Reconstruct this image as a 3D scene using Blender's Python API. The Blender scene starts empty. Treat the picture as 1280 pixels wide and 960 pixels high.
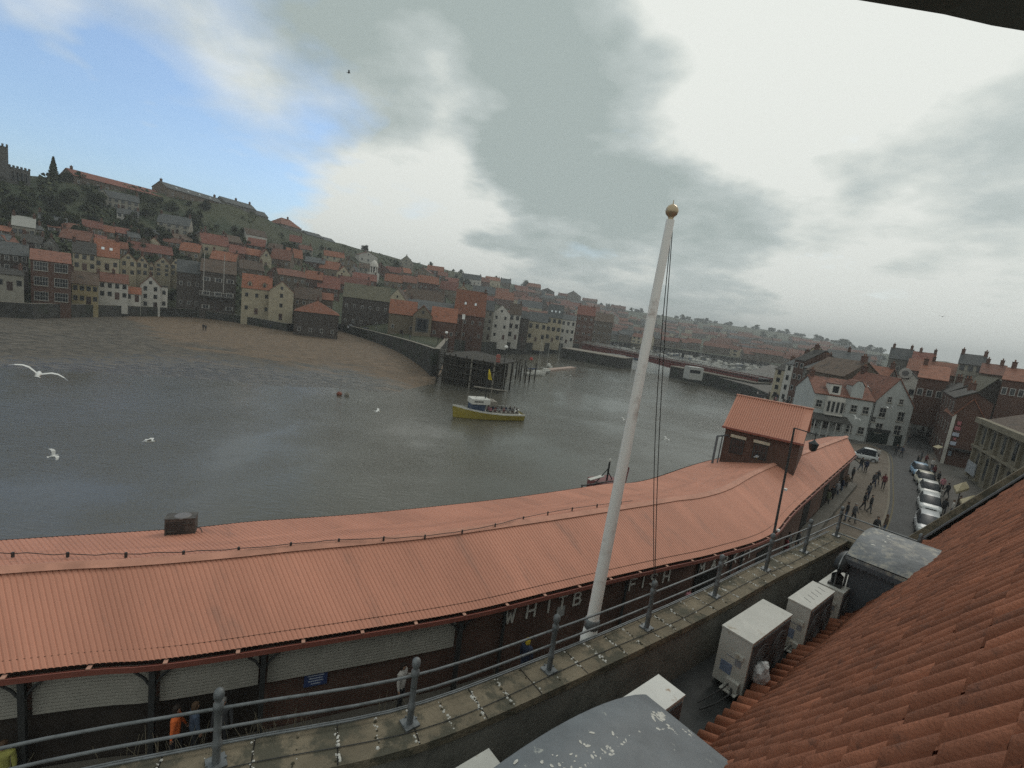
EXPO = 0.45
HAZE = 0.00042
DN = False
import bpy, bmesh, math, random
from mathutils import Vector, Matrix
random.seed(7)
SC = bpy.context.scene
COL = SC.collection
PI = math.pi
# ------------------------------------------------------------ view geometry (used to survey places)
F = 600.0; P = math.radians(8.5); R = math.radians(7.5); CZ = 14.0
cp, sp, cr, sr = math.cos(P), math.sin(P), math.cos(R), math.sin(R)
def ray(px, py):
    a = (px-640)/F; b = -(py-480)/F
    u = a*cr-b*sr; v = a*sr+b*cr
    return (u, cp+v*sp, -sp+v*cp)
def W(px, py, z):
    d = ray(px, py); t = (z-CZ)/d[2]
    return Vector((d[0]*t, d[1]*t, z))
def WR(px, py, r):
    d = ray(px, py); t = r/math.hypot(d[0], d[1])
    return Vector((d[0]*t, d[1]*t, CZ+d[2]*t))
def WY(px, py, y):
    d = ray(px, py); t = y/d[1]
    return Vector((d[0]*t, y, CZ+d[2]*t))
def pix(x, y, z):
    z -= CZ
    f = y*cp-z*sp; v = y*sp+z*cp; u = x/f; v = v/f
    return (640+(u*cr+v*sr)*F, 480-(-u*sr+v*cr)*F)
def Zat(x, y, py):
    lo, hi = -20., 200.
    for _ in range(40):
        m = (lo+hi)/2
        if pix(x, y, m)[1] > py: lo = m
        else: hi = m
    return lo
def hor(px):                       # pixel row of the horizon
    return 391+(px-651.7)*math.tan(R)
def az(px):
    d = ray(px, hor(px)); return math.atan2(d[0], d[1])
def interp(tab, x):
    if x <= tab[0][0]: return tab[0][1]
    for (a, b), (c, d) in zip(tab, tab[1:]):
        if x <= c: return b+(d-b)*(x-a)/(c-a)
    return tab[-1][1]
# ------------------------------------------------------------ materials
MATS = {}
def mat(name, col, rough=.85, var=.18, scale=2.0, bump=0., metal=0., spec=.3, rnd=0., stain=None, emit=None, bscale=None, detail=4, stretch=None, uv=False, tone=0):
    if name in MATS: return MATS[name]
    m = bpy.data.materials.new(name); m.use_nodes = True
    nt = m.node_tree; N = nt.nodes; L = nt.links
    b = N['Principled BSDF']
    b.inputs['Roughness'].default_value = rough
    b.inputs['Metallic'].default_value = metal
    b.inputs['Specular IOR Level'].default_value = spec
    geo = N.new('ShaderNodeTexCoord')
    src = base_ = geo.outputs['UV' if uv else 'Object']
    if stretch:
        mp = N.new('ShaderNodeMapping'); mp.inputs['Scale'].default_value = stretch
        L.new(src, mp.inputs['Vector']); src = mp.outputs['Vector']
    n = N.new('ShaderNodeTexNoise'); n.inputs['Scale'].default_value = scale; n.inputs['Detail'].default_value = detail
    n.inputs['Roughness'].default_value = .65
    L.new(src, n.inputs['Vector'])
    mr = N.new('ShaderNodeMapRange'); mr.inputs['From Min'].default_value = .3; mr.inputs['From Max'].default_value = .7
    mr.inputs['To Min'].default_value = 1-var; mr.inputs['To Max'].default_value = 1+var
    L.new(n.outputs['Fac'], mr.inputs['Value'])
    fac = mr.outputs['Result']
    if rnd:
        oi = N.new('ShaderNodeObjectInfo')
        m2 = N.new('ShaderNodeMapRange'); m2.inputs['To Min'].default_value = 1-rnd; m2.inputs['To Max'].default_value = 1+rnd
        L.new(oi.outputs['Random'], m2.inputs['Value'])
        mu = N.new('ShaderNodeMath'); mu.operation = 'MULTIPLY'
        L.new(fac, mu.inputs[0]); L.new(m2.outputs['Result'], mu.inputs[1]); fac = mu.outputs[0]
    if tone:
        at = N.new('ShaderNodeAttribute'); at.attribute_name = 'tone'
        m3 = N.new('ShaderNodeMapRange'); m3.inputs['To Min'].default_value = 1-tone; m3.inputs['To Max'].default_value = 1+tone
        L.new(at.outputs['Fac'], m3.inputs['Value']); mu = N.new('ShaderNodeMath'); mu.operation = 'MULTIPLY'
        L.new(fac, mu.inputs[0]); L.new(m3.outputs['Result'], mu.inputs[1]); fac = mu.outputs[0]
    vm = N.new('ShaderNodeVectorMath'); vm.operation = 'SCALE'
    vm.inputs[0].default_value = col[:3]
    L.new(fac, vm.inputs['Scale'])
    out = vm.outputs['Vector']
    if stain:                      # (colour, scale, threshold, softness)
        sc_, ss, st, sw = stain
        n2 = N.new('ShaderNodeTexNoise'); n2.inputs['Scale'].default_value = ss; n2.inputs['Detail'].default_value = 6
        n2.inputs['Roughness'].default_value = .7
        L.new(src if uv else geo.outputs['Object'], n2.inputs['Vector'])
        r2 = N.new('ShaderNodeMapRange'); r2.inputs['From Min'].default_value = st; r2.inputs['From Max'].default_value = st+sw
        L.new(n2.outputs['Fac'], r2.inputs['Value'])
        mx = N.new('ShaderNodeMix'); mx.data_type = 'RGBA'
        L.new(r2.outputs['Result'], mx.inputs['Factor']); L.new(out, mx.inputs['A'])
        mx.inputs['B'].default_value = (*sc_, 1); out = mx.outputs['Result']
    L.new(out, b.inputs['Base Color'])
    if bump:
        n3 = N.new('ShaderNodeTexNoise'); n3.inputs['Scale'].default_value = bscale or scale*6; n3.inputs['Detail'].default_value = 4
        L.new(src, n3.inputs['Vector'])
        bp = N.new('ShaderNodeBump'); bp.inputs['Strength'].default_value = bump; bp.inputs['Distance'].default_value = .05
        L.new(n3.outputs['Fac'], bp.inputs['Height']); L.new(bp.outputs['Normal'], b.inputs['Normal'])
    if emit:
        b.inputs['Emission Color'].default_value = (*col[:3], 1); b.inputs['Emission Strength'].default_value = emit
    MATS[name] = m
    return m
def brick_mat(name, c1, c2, mortar, scale=1.0, rough=.9):
    m = bpy.data.materials.new(name); m.use_nodes = True
    nt = m.node_tree; N = nt.nodes; L = nt.links; b = N['Principled BSDF']
    b.inputs['Roughness'].default_value = rough; b.inputs['Specular IOR Level'].default_value = .2
    tc = N.new('ShaderNodeTexCoord')
    br = N.new('ShaderNodeTexBrick')
    br.inputs['Color1'].default_value = (*c1, 1); br.inputs['Color2'].default_value = (*c2, 1); br.inputs['Mortar'].default_value = (*mortar, 1)
    br.inputs['Scale'].default_value = scale; br.inputs['Mortar Size'].default_value = .012
    br.inputs['Brick Width'].default_value = .225; br.inputs['Row Height'].default_value = .075
    L.new(tc.outputs['UV'], br.inputs['Vector'])
    n = N.new('ShaderNodeTexNoise'); n.inputs['Scale'].default_value = .9; n.inputs['Detail'].default_value = 6
    L.new(tc.outputs['Object'], n.inputs['Vector'])
    mr = N.new('ShaderNodeMapRange'); mr.inputs['From Min'].default_value = .3; mr.inputs['From Max'].default_value = .7
    mr.inputs['To Min'].default_value = .7; mr.inputs['To Max'].default_value = 1.3
    L.new(n.outputs['Fac'], mr.inputs['Value'])
    vm = N.new('ShaderNodeVectorMath'); vm.operation = 'SCALE'
    L.new(br.outputs['Color'], vm.inputs[0]); L.new(mr.outputs['Result'], vm.inputs['Scale'])
    L.new(vm.outputs['Vector'], b.inputs['Base Color'])
    MATS[name] = m
    return m
# ------------------------------------------------------------ mesh building
MW = {}
class MB:
    def __init__(s): s.v = []; s.f = []; s.m = []; s.uv = []; s.sm = []
    def vert(s, p): s.v.append(tuple(p)); return len(s.v)-1
    def face(s, pts, mi=0, uv=None, smooth=False):
        i = [s.vert(p) for p in pts]; s.f.append(i); s.m.append(mi); s.uv.append(uv); s.sm.append(smooth); return s
    def quads(s, grid, mi=0, closed=False, smooth=False, uvf=None):
        n = len(grid); w = len(grid[0]); base = len(s.v)
        for row in grid:
            for p in row: s.v.append(tuple(p))
        for i in range(n-1):
            for j in range(w if closed else w-1):
                k = (j+1) % w
                s.f.append([base+i*w+j, base+i*w+k, base+(i+1)*w+k, base+(i+1)*w+j]); s.m.append(mi); s.sm.append(smooth)
                s.uv.append(None if uvf is None else [uvf(i, j), uvf(i, k), uvf(i+1, k), uvf(i+1, j)])
        return s
    def box(s, c, d, rz=0, mi=0, M=None):
        x, y, z = d[0]/2, d[1]/2, d[2]/2
        co, si = math.cos(rz), math.sin(rz)
        p = []
        for k in (-1, 1):
            for a, b in ((-1, -1), (1, -1), (1, 1), (-1, 1)):
                X, Y, Z = a*x, b*y, k*z
                q = Vector((c[0]+X*co-Y*si, c[1]+X*si+Y*co, c[2]+Z))
                p.append(M @ q if M else q)
        i0 = len(s.v); s.v += [tuple(q) for q in p]
        for q in ((0, 3, 2, 1), (4, 5, 6, 7), (0, 1, 5, 4), (1, 2, 6, 5), (2, 3, 7, 6), (3, 0, 4, 7)):
            s.f.append([i0+k for k in q]); s.m.append(mi); s.uv.append(None); s.sm.append(False)
        return s
    def b2(s, x0, x1, y0, y1, z0, z1, mi=0):
        return s.box(((x0+x1)/2, (y0+y1)/2, (z0+z1)/2), (x1-x0, y1-y0, z1-z0), 0, mi)
    def tube(s, pts, r, n=8, mi=0, caps=True, smooth=True):
        pts = [Vector(p) for p in pts]; rs = r if isinstance(r, (list, tuple)) else [r]*len(pts)
        grid = []; up = Vector((0, 0, 1))
        for i, p in enumerate(pts):
            t = (pts[min(i+1, len(pts)-1)]-pts[max(i-1, 0)])
            if t.length < 1e-9: t = Vector((0, 0, 1))
            t.normalize()
            a = t.cross(up)
            if a.length < .05: a = t.cross(Vector((1, 0, 0)))
            a.normalize(); b = t.cross(a)
            grid.append([p+(a*math.cos(2*PI*k/n)+b*math.sin(2*PI*k/n))*rs[i] for k in range(n)])
        s.quads(grid, mi, True, smooth)
        if caps:
            s.face(grid[0], mi); s.face(list(reversed(grid[-1])), mi)
        return s
    def lathe(s, c, prof, n=16, mi=0, smooth=True):   # prof: (r,z)
        grid = [[(c[0]+r*math.cos(2*PI*k/n), c[1]+r*math.sin(2*PI*k/n), c[2]+z) for k in range(n)] for r, z in prof]
        s.quads(grid, mi, True, smooth)
        s.face(list(reversed(grid[0])), mi); s.face(grid[-1], mi)
        return s
    def prism(s, poly, z0, z1, mi=0):
        n = len(poly)
        s.face([(p[0], p[1], z1) for p in poly], mi); s.face([(p[0], p[1], z0) for p in reversed(poly)], mi)
        for i in range(n):
            a, b = poly[i], poly[(i+1) % n]
            s.face([(a[0], a[1], z0), (b[0], b[1], z0), (b[0], b[1], z1), (a[0], a[1], z1)], mi)
        return s
    def slab(s, q, t, mi=0):        # quad q (4 pts), thickened downwards by t along its normal
        q = [Vector(p) for p in q]
        n = (q[1]-q[0]).cross(q[2]-q[0]); n.normalize()
        if n.z < 0: n = -n; q = q[::-1]
        lo = [p-n*t for p in q]
        s.face(q, mi); s.face(lo[::-1], mi)
        for i in range(len(q)):
            j = (i+1) % len(q)
            s.face([lo[i], lo[j], q[j], q[i]], mi)
        return s
    def build(s, name, m, parent=None, local=False, **tags):
        me = bpy.data.meshes.new(name)
        if parent is not None and not local:
            inv = MW[parent.name].inverted(); vs = [tuple(inv @ Vector(p)) for p in s.v]
        else: vs = s.v
        me.from_pydata(vs, [], s.f)
        for mm in (m if isinstance(m, (list, tuple)) else [m]): me.materials.append(mm)
        me.polygons.foreach_set('material_index', s.m)
        me.polygons.foreach_set('use_smooth', s.sm)
        if any(u is not None for u in s.uv):
            ul = me.uv_layers.new(name='UVMap'); k = 0
            for fi, f in enumerate(s.f):
                for j in range(len(f)):
                    ul.data[k].uv = s.uv[fi][j] if s.uv[fi] else (0, 0); k += 1
        me.update()
        o = bpy.data.objects.new(name, me); COL.objects.link(o)
        if parent is not None:
            o.parent = parent; MW[o.name] = MW[parent.name]
        else: MW[o.name] = Matrix.Identity(4)
        tag(o, **tags)
        return o
def tag(o, label=None, cat=None, group=None, kind=None):
    if label: o['label'] = label
    if cat: o['category'] = cat
    if group: o['group'] = group
    if kind: o['kind'] = kind
    return o
def root(name, loc, rz=0, **tags):
    o = bpy.data.objects.new(name, None); COL.objects.link(o)
    o.location = loc; o.rotation_euler = (0, 0, rz); o.empty_display_size = .2
    MW[o.name] = Matrix.Translation(Vector(loc)) @ Matrix.Rotation(rz, 4, 'Z')
    return tag(o, **tags)
CH = {}
def dup(o, loc=None, rz=None, parent=None, scale=None, label=None, group=None):
    c = o.copy(); COL.objects.link(c)
    if parent is not None: c.parent = parent
    if loc is not None: c.location = loc
    if rz is not None: c.rotation_euler = (0, 0, rz)
    if scale is not None: c.scale = (scale,)*3 if not isinstance(scale, tuple) else scale
    if label: c['label'] = label
    if group: c['group'] = group
    for ch in KIDS.get(o.name, o.children): dup(ch, parent=c)
    return c
KIDS = {}
def off(pts, d):                    # offset an xy polyline sideways (to the left of its run)
    out = []
    for i, p in enumerate(pts):
        a = Vector(pts[max(i-1, 0)][:2]); b = Vector(pts[min(i+1, len(pts)-1)][:2])
        t = (b-a).normalized(); out.append(Vector((p[0]-t.y*d, p[1]+t.x*d)))
    return out
def resample(pts, step):            # smooth (catmull-rom) and resample by arc length
    pts = [Vector(p[:2]) for p in pts]; out = []
    for i in range(len(pts)-1):
        p0 = pts[max(i-1, 0)]; p1 = pts[i]; p2 = pts[i+1]; p3 = pts[min(i+2, len(pts)-1)]
        for k in range(20):
            t = k/20
            out.append(.5*((2*p1)+(p2-p0)*t+(2*p0-5*p1+4*p2-p3)*t*t+(-p0+3*p1-3*p2+p3)*t**3))
    out.append(pts[-1])
    L = [0]
    for a, b in zip(out, out[1:]): L.append(L[-1]+(b-a).length)
    n = max(1, int(round(L[-1]/step))); res = []; j = 0
    for k in range(n+1):
        d = L[-1]*k/n
        while j < len(L)-2 and L[j+1] < d: j += 1
        t = (d-L[j])/max(1e-9, L[j+1]-L[j]); res.append(out[j].lerp(out[j+1], min(1, t)))
    return res
# ------------------------------------------------------------ camera, sky, sun
cam = bpy.data.cameras.new('camera'); cam.sensor_width = 36; cam.lens = F/1280*36; cam.clip_end = 9000; cam.clip_start = .05
co = bpy.data.objects.new('camera', cam); COL.objects.link(co); SC.camera = co
fw = Vector((0, cp, -sp)); up = Vector((0, sp, cp)); rt = Vector((1, 0, 0))
cx = rt*cr+up*sr; cy = rt*(-sr)+up*cr; cz = -fw
co.matrix_world = Matrix(((cx.x, cy.x, cz.x, 0), (cx.y, cy.y, cz.y, 0), (cx.z, cy.z, cz.z, CZ), (0, 0, 0, 1)))
SC.view_settings.view_transform = 'Standard'; SC.view_settings.look = 'None'; SC.view_settings.gamma = 1
SC.view_settings.exposure = EXPO if 'EXPO' in globals() else 0.0
SC.cycles.max_bounces = 6; SC.cycles.diffuse_bounces = 2; SC.cycles.glossy_bounces = 2; SC.cycles.volume_bounces = 0
SC.cycles.transmission_bounces = 2; SC.cycles.transparent_max_bounces = 6
SC.cycles.use_denoising = DN
SUN_AZ, SUN_EL = math.radians(38), math.radians(42)    # azimuth from +Y towards +X
wd = bpy.data.worlds.new('World'); SC.world = wd; wd.use_nodes = True
nt = wd.node_tree; N = nt.nodes; L = nt.links
bg = N['Background']
sky = N.new('ShaderNodeTexSky'); sky.sky_type = 'NISHITA'; sky.sun_disc = False
sky.sun_elevation = SUN_EL; sky.sun_rotation = SUN_AZ; sky.altitude = 20
tc = N.new('ShaderNodeTexCoord'); D_ = tc.outputs['Generated']
nrm = N.new('ShaderNodeVectorMath'); nrm.operation = 'NORMALIZE'; L.new(D_, nrm.inputs[0]); DIR = nrm.outputs['Vector']
def math_(op, a, b=None, clamp=False):
    n = N.new('ShaderNodeMath'); n.operation = op; n.use_clamp = clamp
    for i, v in enumerate((a, b)):
        if v is None: continue
        if isinstance(v, (int, float)): n.inputs[i].default_value = v
        else: L.new(v, n.inputs[i])
    return n.outputs[0]
def blob(px, py, w, amp):
    d = Vector(ray(px, py)).normalized()
    n = N.new('ShaderNodeVectorMath'); n.operation = 'DOT_PRODUCT'; L.new(WARP, n.inputs[0]); n.inputs[1].default_value = d
    m = N.new('ShaderNodeMapRange'); m.interpolation_type = 'SMOOTHSTEP'
    m.inputs['From Min'].default_value = math.cos(w); m.inputs['From Max'].default_value = 1
    m.inputs['To Min'].default_value = 0; m.inputs['To Max'].default_value = amp
    L.new(n.outputs['Value'], m.inputs['Value']); return m.outputs['Result']
# cloud deck coordinates: project the direction on a high plane
sep = N.new('ShaderNodeSeparateXYZ'); L.new(DIR, sep.inputs[0])
zz = math_('ADD', math_('MAXIMUM', sep.outputs['Z'], 0.0), .22)
cmb = N.new('ShaderNodeCombineXYZ'); L.new(math_('DIVIDE', sep.outputs['X'], zz), cmb.inputs[0]); L.new(math_('DIVIDE', sep.outputs['Y'], zz), cmb.inputs[1])
def noise(scale, det, seed, rough=.55, src=None):
    n = N.new('ShaderNodeTexNoise'); n.inputs['Scale'].default_value = scale; n.inputs['Detail'].default_value = det; n.inputs['Roughness'].default_value = rough
    ad = N.new('ShaderNodeVectorMath'); ad.operation = 'ADD'; L.new(src or cmb.outputs[0], ad.inputs[0]); ad.inputs[1].default_value = (seed, seed*.7, seed*1.3)
    L.new(ad.outputs['Vector'], n.inputs['Vector']); return n
wn = noise(1.6, 4, 9.0)
wsub = N.new('ShaderNodeVectorMath'); wsub.operation = 'SUBTRACT'; L.new(wn.outputs['Color'], wsub.inputs[0]); wsub.inputs[1].default_value = (.5, .5, .5)
wsc = N.new('ShaderNodeVectorMath'); wsc.operation = 'SCALE'; L.new(wsub.outputs['Vector'], wsc.inputs[0]); wsc.inputs['Scale'].default_value = .42
wad = N.new('ShaderNodeVectorMath'); wad.operation = 'ADD'; L.new(DIR, wad.inputs[0]); L.new(wsc.outputs['Vector'], wad.inputs[1])
wno = N.new('ShaderNodeVectorMath'); wno.operation = 'NORMALIZE'; L.new(wad.outputs['Vector'], wno.inputs[0]); WARP = wno.outputs['Vector']
n1 = noise(1.3, 8, 3.1, .62).outputs['Fac']; n2 = noise(4.0, 6, 7.7, .6).outputs['Fac']
v = math_('ADD', math_('MULTIPLY', math_('SUBTRACT', n1, .5), 2.1), .66)
v = math_('ADD', v, math_('MULTIPLY', math_('SUBTRACT', n2, .5), .62))
for b_ in [(430, 235, .34, .55), (560, 190, .2, .25), (500, 205, .30, .30), (215, 30, .22, .35), (980, 150, .40, .45), (1190, 70, .40, .6), (640, 215, .25, .2), (880, 60, .3, .3),
           (570, 95, .36, -.75), (380, 70, .30, -.55), (720, 110, .25, -.5), (820, 190, .18, -.35), (1165, 195, .22, -.85), (1260, 240, .2, -.4), (1130, 390, .28, .45), (1000, 60, .3, .3), (1080, 160, .14, -.3),
           (930, 275, .22, -.6), (690, 275, .2, -.5), (800, 300, .16, -.25), (1000, 120, .12, .2), (1130, 380, .25, .25), (420, 300, .2, .3)]:
    v = math_('ADD', v, blob(*b_))
v = math_('MINIMUM', math_('MAXIMUM', v, 0.0), 1.0)
ramp = N.new('ShaderNodeValToRGB'); e = ramp.color_ramp.elements
e[0].position = 0; e[0].color = (.285, .335, .325, 1)
e[1].position = 1; e[1].color = (.63, .65, .615, 1)
k_ = ramp.color_ramp.elements.new(.45); k_.color = (.40, .445, .435, 1)
k_ = ramp.color_ramp.elements.new(.78); k_.color = (.545, .575, .545, 1)
L.new(v, ramp.inputs['Fac'])
# blue gaps low and high on the left
bl = math_('ADD', blob(20, 130, .52, 1.75), math_('MULTIPLY', math_('SUBTRACT', noise(2.4, 6, 1.7).outputs['Fac'], .5), 1.6))
bl = math_('SUBTRACT', bl, .22); bl = math_('ADD', bl, blob(215, 50, .2, -.7)); bl = math_('ADD', bl, blob(60, 10, .12, -.4))
bl = math_('MINIMUM', math_('MAXIMUM', bl, 0.0), .92)
skc = N.new('ShaderNodeVectorMath'); skc.operation = 'MULTIPLY'; L.new(sky.outputs['Color'], skc.inputs[0]); skc.inputs[1].default_value = (.112, .128, .142)
mx = N.new('ShaderNodeMix'); mx.data_type = 'RGBA'; L.new(bl, mx.inputs['Factor']); L.new(ramp.outputs['Color'], mx.inputs['A']); L.new(skc.outputs['Vector'], mx.inputs['B'])
L.new(mx.outputs['Result'], bg.inputs['Color']); bg.inputs['Strength'].default_value = 1.0
sl = bpy.data.lights.new('sun', 'SUN'); sl.energy = .6; sl.angle = math.radians(18); sl.color = (1, .95, .87)
so = bpy.data.objects.new('sun', sl); COL.objects.link(so)
sd = Vector((math.sin(SUN_AZ)*math.cos(SUN_EL), math.cos(SUN_AZ)*math.cos(SUN_EL), math.sin(SUN_EL)))
so.rotation_euler = sd.to_track_quat('Z', 'Y').to_euler()
# ------------------------------------------------------------ setting
MGRASS = mat('hill_grass', (.046, .050, .027), .95, .45, .035, bump=.6, bscale=.5, stain=((.030, .040, .022), .02, .48, .08), detail=8)
MROAD = mat('asphalt', (.046, .046, .046), .8, .25, .6, bump=.15, bscale=30)
MPAVE = mat('paving', (.108, .087, .066), .85, .22, .8, bump=.3, bscale=14)
MPAVE2 = mat('pale_paving', (.11, .10, .085), .85, .2, .8, bump=.2, bscale=14)
MQUAY = mat('quay_ground', (.10, .092, .082), .9, .25, .3, bump=.2)
MDARKSTONE = mat('dark_wet_stone', (.036, .035, .032), .75, .45, .5, bump=.8, bscale=2.2, stain=((.022, .03, .018), .3, .5, .15))
MSTONE = mat('quay_coping_stone', (.20, .18, .15), .9, .25, .8, bump=.3)
MBED = mat('harbour_bed', (.05, .045, .035), .9, .3, .2)
def curve_profile(s, s0, S, zr, p=1.0):
    t = min(1, max(0, (s-s0)/(S-s0))); return zr*(t**p*(1-.25*t)+.25*t**3*1.0) if t < 1 else zr
# tables by picture column: shore range, ridge range, ridge row
SHORE = [(-260, 160), (-60, 163), (40, 165), (207, 191), (245, 195), (300, 187), (362, 171), (426, 197), (480, 158), (548, 113), (556, 114), (566, 165), (600, 186), (657, 215), (700, 250), (735, 288), (750, 380), (775, 430), (820, 450), (960, 440), (1010, 330), (1100, 300), (1700, 250)]
RIDGE = [(-260, 265), (0, 268), (100, 280), (200, 292), (340, 330), (455, 385), (520, 430), (600, 540), (660, 720), (720, 950), (860, 1250), (1000, 1300), (1100, 1100), (1280, 700), (1700, 600)]
ROW = [(-260, 222), (0, 216), (60, 222), (100, 226), (200, 241), (280, 252), (330, 272), (345, 282), (400, 298), (455, 313), (520, 329), (600, 347), (660, 360), (720, 377), (780, 387), (860, 400), (940, 410), (1000, 420), (1060, 432), (1100, 441), (1180, 452), (1280, 470), (1700, 520)]
PW = [(-260, 1.0), (300, 1.0), (450, 1.15), (600, 1.6), (740, 1.5), (1700, 1.4)]
AZT = {}
def cols(px):
    if px not in AZT:
        rs = interp(SHORE, px); rr = interp(RIDGE, px); zr = WR(px, interp(ROW, px), rr).z
        AZT[px] = (rs, rr, zr, interp(PW, px))
    return AZT[px]
def px_of_az(a):
    lo, hi = -900., 2600.
    for _ in range(36):
        m = (lo+hi)/2
        if az(m) < a: lo = m
        else: hi = m
    return lo
PIER = [(426, 0), (480, 1.0), (548, 2.3), (558, 2.3), (575, .8), (600, 0)]
def ground_at(px, r):               # terrain height on the bearing of picture column px (at the horizon)
    rs, rr, zr, pw = cols(round(px, 1))
    if r < rs: return 0.0
    return .3+interp(PIER, px)*max(0, 1-(r-rs)/60)+curve_profile(r-rs, 14 if px < 760 else 30, rr-rs, zr-.3, pw)
def march(px, py, rmin=0):          # where the line of sight through a pixel meets the east-bank ground
    r = 100
    pa = None
    while r < 1500:
        p = WR(px, py, r)
        if pa is None: pa = px_of_az(math.atan2(p.x, p.y))
        rs = cols(round(pa, 1))[0]
        if r >= max(rs, rmin) and p.z <= ground_at(pa, r)+.02: return r
        r += .5 if r < 400 else 3
    return 1400
m_ = MB(); grid = []
pxs = [x for x in range(-260, 1701, 12)]
pxs = sorted(set(pxs+[round(x) for x, _ in SHORE]))
for x in pxs:
    a = az(x); rs, rr, zr, pw = cols(float(x)); row = []
    S = rr-rs
    rad = [rs+d for d in (0, 6, 14)]+[rs+14+(S-14)*k/16 for k in range(1, 17)]+[rr+S*.2, rr+S, 2500]
    for r in rad:
        z = ground_at(float(x), r) if r <= rr else (zr-.2*(r-rr)/10 if r < rr*2 else zr-5)
        if r > rs+16 and r <= rr: z += (random.random()-.5)*.012*(r-rs)*.25
        row.append((math.sin(a)*r, math.cos(a)*r, z if r < 2499 else min(z, 30)))
    grid.append(row)
m_.quads([list(c) for c in zip(*grid)][::-1], 0, False, True)
hill = m_.build('hillside', MGRASS, kind='structure')
shore_pts = [Vector(row[0]) for row, x in zip(grid, pxs) if x <= 960]
# quay walls of the east side
sp_ = [p for p, x in zip(shore_pts, pxs) if -260 <= x <= 740]
wq = MB(); pts = [Vector((p.x, p.y)) for p in sp_]
inn = off(pts, 1.2)
wz_ = [.9+interp(PIER, float(x)) for p, x in zip(shore_pts, pxs) if -260 <= x <= 740]
wq.quads([[(p.x, p.y, -7) for p in pts], [(p.x, p.y, z) for p, z in zip(pts, wz_)]], 0)
wq.quads([[(p.x, p.y, z) for p, z in zip(pts, wz_)], [(p.x, p.y, z) for p, z in zip(inn, wz_)]], 1)
wq.quads([[(p.x, p.y, z) for p, z in zip(inn, wz_)], [(p.x, p.y, z-1.2) for p, z in zip(inn, wz_)]], 0)
wq.build('quay_wall', [MDARKSTONE, MSTONE], label='dark weed-stained stone quay wall along the far bank of the river', cat='wall')
# west bank
far_eave_px = [(0, 676), (230, 661), (320, 652), (460, 642), (620, 625), (700, 614), (760, 605), (810, 600), (850, 588), (905, 571)]
wl = [(-60, -60), (-60, 0), (-40, 8.5), (-19.5, 17.6), (-13.5, 21), (-7, 24.6), (-1, 28.5), (6, 33.5), (12.5, 39.5), (19, 47), (27, 57), (36, 72)]
wl += [tuple(W(*p, 0)[:2]) for p in ((985, 503), (940, 483), (900, 472), (868, 462))]
wl += [tuple(W(*p, 0)[:2]) for p in ((905, 467), (940, 463), (965, 455), (985, 448))]+[(420, 780), (900, 800), (900, -60)]
def ear(poly): return poly
mg = MB(); mg.face([(x, y, 0) for x, y in wl]); mg.build('ground', MQUAY, kind='structure')
mw = MB(); e_ = wl[:20]
mw.quads([[(x, y, -7) for x, y in e_], [(x, y, -.004) for x, y in e_]], 0)
mw.build('quay_edge_wall', MDARKSTONE, label='dark stone quay wall below the fish market and the near bank road', cat='wall')
mb_ = MB(); mb_.face([(-5000, -5000, -7.2), (5000, -5000, -7.2), (5000, 5000, -7.2), (-5000, 5000, -7.2)][:0]+[(-2500, -290, -7.2), (3100, -290, -7.2), (3100, 4200, -7.2), (-2500, 4200, -7.2)]); mb_.build('ground_below_water', MBED, kind='structure')
# water
def water_mat():
    m = bpy.data.materials.new('river_water'); m.use_nodes = True
    nt = m.node_tree; N = nt.nodes; L = nt.links; b = N['Principled BSDF']
    b.inputs['Base Color'].default_value = (.088, .083, .068, 1); b.inputs['Roughness'].default_value = .09
    b.inputs['IOR'].default_value = 1.33; b.inputs['Specular IOR Level'].default_value = .5
    g = N.new('ShaderNodeTexCoord')
    def lay(rot, sc, nscale, det):
        mp = N.new('ShaderNodeMapping'); mp.inputs['Rotation'].default_value = (0, 0, rot); mp.inputs['Scale'].default_value = sc
        L.new(g.outputs['Object'], mp.inputs['Vector'])
        n = N.new('ShaderNodeTexNoise'); n.inputs['Scale'].default_value = nscale; n.inputs['Detail'].default_value = det; n.inputs['Roughness'].default_value = .6
        L.new(mp.outputs['Vector'], n.inputs['Vector']); return n.outputs['Fac']
    a = lay(.5, (1, 3.0, 1), .9, 5); c = lay(-.3, (1, 2.2, 1), 3.2, 3); d = lay(.2, (1, 1, 1), .05, 4)
    m1 = N.new('ShaderNodeMath'); m1.operation = 'MULTIPLY_ADD'; L.new(c, m1.inputs[0]); m1.inputs[1].default_value = .35; L.new(a, m1.inputs[2])
    mr = N.new('ShaderNodeMapRange'); mr.inputs['From Min'].default_value = .38; mr.inputs['From Max'].default_value = .62; mr.inputs['To Min'].default_value = .09; mr.inputs['To Max'].default_value = .34
    L.new(d, mr.inputs['Value'])
    bp = N.new('ShaderNodeBump'); bp.inputs['Distance'].default_value = .35
    L.new(mr.outputs['Result'], bp.inputs['Strength']); L.new(m1.outputs[0], bp.inputs['Height']); L.new(bp.outputs['Normal'], b.inputs['Normal'])
    MATS['water'] = m; return m
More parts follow.
